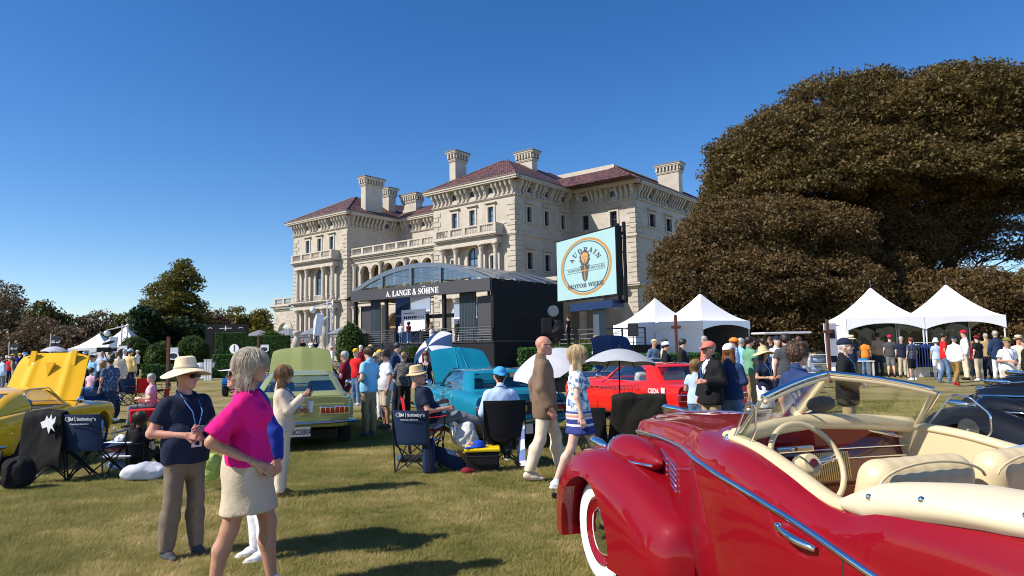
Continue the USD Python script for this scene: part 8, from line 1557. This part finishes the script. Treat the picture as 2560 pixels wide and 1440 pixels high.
# phone and cup of the blonde woman
w = in_world(ph, ph[1]['wrR'] + (ph[1]['wrR'] - ph[1]['elR']) / np.linalg.norm(ph[1]['wrR'] - ph[1]['elR']) * .11); pn = thing('mobile_phone', 'black mobile phone held up by the blonde woman', 'phone', w, .3); obj('case', T(rbox((-.006, -.037, -.075), (.006, .037, .075), .004), ry=.2), M_BLACK, pn, smooth=40); obj('camera_bump', T(rbox((.006, .005, .035), (.009, .032, .065), .002), ry=.2), M_STEEL, pn)
w = in_world(ph, ph[1]['wrL'] + np.array([.10, -.03, -.02])); cu = thing('plastic_cup', 'translucent plastic cup held by the blonde woman', 'cup', w); obj('cup', lathe([(.001, .002), (.032, 0), (.045, .13), (.043, .13), (.030, .004)], 20), M_LIDW, cu, smooth=40)
# things on the convertible
def conv(p): h = H17 - PI / 2; F = np.array([-math.sin(h), math.cos(h), 0]); L = np.array([-math.cos(h), -math.sin(h), 0]); return CONV + F * p[0] + L * p[1] + np.array([0, 0, p[2]])
jk = thing('blue_jumper', 'pale blue jumper thrown over the passenger seat', 'jumper', conv((0, 0, 0)), H17); P = [[(-2.19 + .13 * math.sin(t), y, 1.075 + .105 * math.cos(t) - (.16 * (abs(t) - 1.5) if abs(t) > 1.5 else 0)) for t in np.linspace(-2.9, 2.4, 26)] for y in np.linspace(-.30, -.58, 16)]; obj('cloth', thicken(ruffle(grid(np.array(P)), .02, 9., 6), .018), cloth('jumper_blue', (.20, .32, .52)), jk, smooth=True)
wd = thing('wind_deflector', 'round clear disc fixed to the passenger wing window', 'wind deflector', conv((-1.62, -.70, 1.17)), H17); obj('disc', T(lathe([(.001, .004), (.062, .004), (.064, 0), (.001, -.004)], 28), rx=PI / 2), pane_mat('frosted', (.55, .6, .65), .2, .8, .3), wd); obj('bolt', ell((0, .006, 0), (.008, .006, .008), 1), M_CHROME, wd)
sc = thing('show_card', 'white printed show card leaning inside the windscreen', 'card', conv((-1.13, .30, 1.20)), H17); v = box((-.003, -.065, 0), (.003, .065, .10)); obj('card', T(v, ry=-.5), mat('card_white', (.66, .66, .62), .6), sc); v, f = text('80.2', .022, .002, bold=True); obj('lettering', T((np.stack([0 * v[:, 0] - .004 - v[:, 2], -v[:, 0], v[:, 1] + .07], 1), f), ry=-.5), CM('grey'), sc)
# blue racing car, dark roadster
def racer(label, loc, rot, pm, number=None, plate=None):
    root = thing('racing_car', label, 'car', loc, rot); W = pc([-2.95, -2.85, -2.5, -1.8, -.9, 0, .6, .8], [.30, .52, .70, .74, .70, .70, .52, .25]); TP = pc([-2.95, -2.8, -2.4, -1.7, -.9, 0, .6, .8], [.62, .78, .92, .95, .88, .82, .66, .50]); BT = pc([-2.95, -2.6, -1, .5, .8], [.48, .30, .22, .26, .40])
    half = lambda x: bez([(0, BT(x)), (W(x) * .8, BT(x)), (W(x), (BT(x) + TP(x)) / 2), (W(x) * .92, TP(x) - .10), (W(x) * .6, TP(x) - .01), (0, TP(x))], 24); b = man(ring_loft(np.r_[np.linspace(-2.95, -2.8, 8), np.linspace(-2.7, .6, 40), np.linspace(.65, .8, 5)], half)); b = b - mbox((-1.75, -.5, .45), (-1.0, .5, 1.3)); obj('body', b, pm, root, smooth=35)
    for x in (0, -2.3):
        for s in (-1, 1): wheel(root, x, s * .76, s, r=.33, w=.2, spokes=6); F = Field((x - .5, s * .76 - .2, .3), (x + .5, s * .76 + .2, .8), .025); [F.bone((x + .36 * math.cos(a), s * .76 - .1, .33 + .38 * math.sin(a)), (x + .36 * math.cos(a), s * .76 + .1, .33 + .38 * math.sin(a)), .03, k=.02) for a in np.linspace(.3, PI - .3, 14)]; obj('mudguard', relax(F.mesh(), 2), pm, root, smooth=True)
    obj('windscreen', box((-1.0, -.45, .86), (-.98, .45, 1.08)), M_GLASS, root); obj('headrest', ell((-1.85, .25, 1.0), (.25, .16, .14)), pm, root, smooth=True); th = np.linspace(0, 2 * PI, 21); obj('steering_wheel', T(tube(np.stack([0 * th, .18 * np.cos(th), .18 * np.sin(th)], 1), .014, 6), (-1.25, .25, .92), ry=.4), M_RIMG, root, smooth=True)
    for s in (-1, 1): obj('tail_lamp', ell((-2.86, s * .45, .62), (.03, .04, .04)), M_TAIL, root, smooth=True)
    if number: v, f = text(number, .30, .01, bold=True); obj('racing_number', (np.stack([v[:, 1] * .55 - 2.62, -v[:, 0], .875 + v[:, 1] * .22 + v[:, 2]], 1), f), M_LETTER, root)
    for k, tx in enumerate(plate or ()): v, f = text(tx, .09, .01, bold=True); obj('plate_letters', (np.stack([-2.965 - v[:, 2] + .05 * abs(0), -v[:, 0], v[:, 1] + .66 - k * .13], 1), f), M_LETTER, root)
racer('bright blue racing car seen from behind with white race number', gy(555, 27) + np.array([-.1, 3.2, 0]), PI / 2 + .28, paint('racing_blue', (.006, .10, .30)), '9', ('C', '010', '208'))
racer('dark navy open sports car at the far left', gy(30, 17.5) + np.array([-.6, 1.2, 0]), PI / 2 + 1.2, P_NAVY)
# stall goods at the clothes tents
st_ = gy(2150, 29.5); tbl = thing('stall_table', 'small white stall table with folded blue shirts', 'table', st_, -.17); obj('top', rbox((-.55, -.3, .72), (.55, .3, .77), .01), M_POLE, tbl)
objs('leg', [box((sx * .48 - .03, sy * .24 - .03, 0), (sx * .48 + .03, sy * .24 + .03, .719)) for sx in (-1, 1) for sy in (-1, 1)], M_POLE, tbl)
for k, (x, m, lab) in enumerate([(-.3, 'lightblue', 'pale blue folded shirts on the stall table'), (.15, 'bluecap', 'bright blue folded shirts on the stall table')]): r = thing('folded_shirts', lab, 'shirts', st_ + np.array([x, 0, .77])); objs('shirt', [ruffle(rbox((-.16, -.12, i * .03), (.16, .12, i * .03 + .028), .012), .006, 9., i) for i in range(3)], CM(m), r, smooth=40)
rk = gy(2318, 29.6); rack = thing('clothes_rack', 'rack of hanging navy shirts between the two right tents', 'clothes rack', rk, -.17); obj('frame', cat(cyl((-.45, 0, 0), (-.45, 0, 1.5), .02, 6), cyl((.45, 0, 0), (.45, 0, 1.5), .02, 6), cyl((-.45, 0, 1.5), (.45, 0, 1.5), .02, 6)), M_POLE, rack)
for k in range(9): x = -.4 + k * .1; obj('hanging_shirt', hang([[(x + .02 * math.sin(y * 8 + k), y, z) for z in np.linspace(.45, 1.44 - abs(y) * .5, 8)] for y in np.linspace(-.22, .22, 7)], .02, 6., k, .02), CM('blazer') if k % 3 else CM('royal'), rack, smooth=True)
dp = gy(2292, 30.2); r = thing('display_plinth', 'white display plinth with boxes behind the floral shirt', 'display plinth', dp, -.17); obj('column', rbox((-.4, -.25, 0), (.4, .25, .95), .01), M_POLE, r); obj('box', rbox((-.36, -.22, .953), (.36, .22, 1.25), .01), M_WHITE, r); obj('box', rbox((-.2, -.2, 1.253), (.12, .2, 1.42), .01), M_WHITE, r)
bn = gy(2045, 28.6)
for i, (dx, z) in enumerate([(-.05, 0), (.0, .37), (.08, .74)]): bin_box(['lowest', 'middle', 'topmost'][i] + ' clear storage bin of the stack left of the clothes tent', bn + np.array([dx, 0, z]), .1, .62, .4, .32, M_LIDW, CM('lightblue'))
fp = gy(2062, 27.6); r = thing('flower_pot', 'terracotta pot with green plant before the storage bins', 'flower pot', fp); obj('pot', lathe([(.001, 0), (.14, 0), (.2, .26), (.17, .26), (.001, .2)], 16), mat('terracotta', (.30, .10, .05), .8), r, smooth=35); obj('plant', leaves(np.random.default_rng(3).normal(0, .08, (40, 3)) * [1, 1, .5] + [0, 0, .36], 10, .05, .05, 3), ML_HEDGE, r)
po = gy(2086, 27.2); r = thing('poster_board', 'white poster board with navy print leaning by the rusty crossbar post', 'poster', po, .3); obj('board', T(box((-.3, -.015, 0), (.3, .015, 1.75)), (0, 0, .6), rx=-.05), M_WHITE, r); obj('print', T(cat(box((-.15, -.022, 1.15), (.2, -.018, 1.5)), box((-.1, -.022, .2), (.2, -.018, .45))), (0, 0, .6), rx=-.05), CM('navy'), r)
bl = gy(2012, 22); r = thing('blue_crate', 'bright blue crate by the young man in navy', 'crate', bl); obj('crate', rbox((-.2, -.15, .0), (.2, .15, .55), .02), mat('crate_blue', (.01, .14, .62), .4), r, smooth=40); obj('rim', rbox((-.22, -.17, .551), (.22, .17, .60), .01), mat('crate_blue'), r)
# white chairs in front of the arch hedge, post-and-rope frame, red wagon, television camera
for i in range(9):
    p = gy(474 + i * 6.5, 44.5 + (i % 2) * 1.2); r = thing('white_stool', 'small white bar stool in the row before the black arch', 'stool', p, i * .3, group='row of white stools before the arch'); obj('seat', lathe([(.001, .80), (.2, .80), (.2, .75), (.001, .75)], 10), M_POLE, r)
    obj('pedestal', lathe([(.18, 0), (.16, .05), (.03, .08), (.03, .749)], 10), M_POLE, r); obj('back', T(box((-.02, -.18, .82), (.02, .18, 1.08)), (-.18, 0, 0)), M_POLE, r)
for px in (513, 520, 526): r = thing('white_post', ['left', 'middle', 'right'][[513, 520, 526].index(px)] + ' white post of the frame by the stools', 'post', gy(px, 43)); obj('shaft', box((-.06, -.06, 0), (.06, .06, 1.25)), M_POLE, r); obj('cap', box((-.08, -.08, 1.253), (.08, .08, 1.31)), M_POLE, r)
rw = gy(372, 16.2); r = thing('red_wagon', 'small red folding wagon beside the rusty post', 'wagon', rw, .5); obj('tub', rbox((-.4, -.22, .22), (.4, .22, .5), .04), M_REDF, r, smooth=40); obj('handle', tube([(.4, 0, .4), (.7, 0, .7), (.75, 0, .95)], .014, 6), M_BLACK, r, smooth=True)
for x in (-.28, .28):
    for s in (-1, 1): wheel(r, x, s * .24, s, r=.11, w=.06, spokes=0)
tc = gy(258, 31); r = thing('television_camera', 'black television camera on a tripod above the left crowd', 'camera', tc, .2); z = at(258, 872, 31)[2]; obj('body', rbox((-.3, -.12, z), (.25, .12, z + .22), .03), M_BLACK, r, smooth=40); obj('lens', cyl((.25, 0, z + .1), (.5, 0, z + .12), .08, 12), M_BLACK, r); obj('microphone', T(ell((0, 0, 0), (.28, .07, .07)), (.15, 0, z + .42), ry=-.25), M_BLACK, r, smooth=True); objs('tripod_leg', [cyl((0, 0, z), (.6 * math.cos(a), .6 * math.sin(a), 0), .025, 5) for a in (0.3, 2.4, 4.5)], M_BLACK, r)
fr = thing('stage_light', 'black flood light and cloth on a stand behind the hedge wall', 'stage light', gy(1378, 40)); z = at(1378, 842, 40)[2]; obj('light_box', rbox((-.5, -.3, z + .2), (.1, .3, z + 1.1), .05), M_BLACK, fr); obj('cover', ruffle(ell((.35, 0, z + .4), (.45, .3, .65), 4), .15, 2.5, 3), M_CHAR, fr, smooth=True); objs('leg', [cyl((0, 0, z), (.7 * math.cos(a), .7 * math.sin(a), 0), .04, 5) for a in (0, 2.1, 4.2)], M_BLACK, fr); obj('fan', T(lathe([(.001, -.2), (.3, -.2), (.34, 0), (.3, .2), (.001, .2)], 18), (.2, 0, z + 1.5), rx=PI / 2), M_STEEL, fr, smooth=40)
sb = thing('stage_extension', 'low black platform with railing under the screen', 'platform', gy(1400, 46), YAW - PI / 2); obj('deck', box((0, 0, 0), (6.5, 3, 1.6)), M_CHAR, sb); railing('railing', (0, .05, 1.6), (6.4, .05, 1.6), 4, sb, bars=3)
fb = np.random.default_rng(5); p0 = gy(1480, 56); r = thing('flower_bed', 'bed of rusty flowers and dry grasses under the screen', 'flower bed', p0); obj('foliage', leaves(np.stack([fb.uniform(-4, 5, 500), fb.uniform(-1, 1, 500), fb.uniform(.3, 2.0, 500)], 1), 12, .18, .09, 6), ML_YELLOW, r)
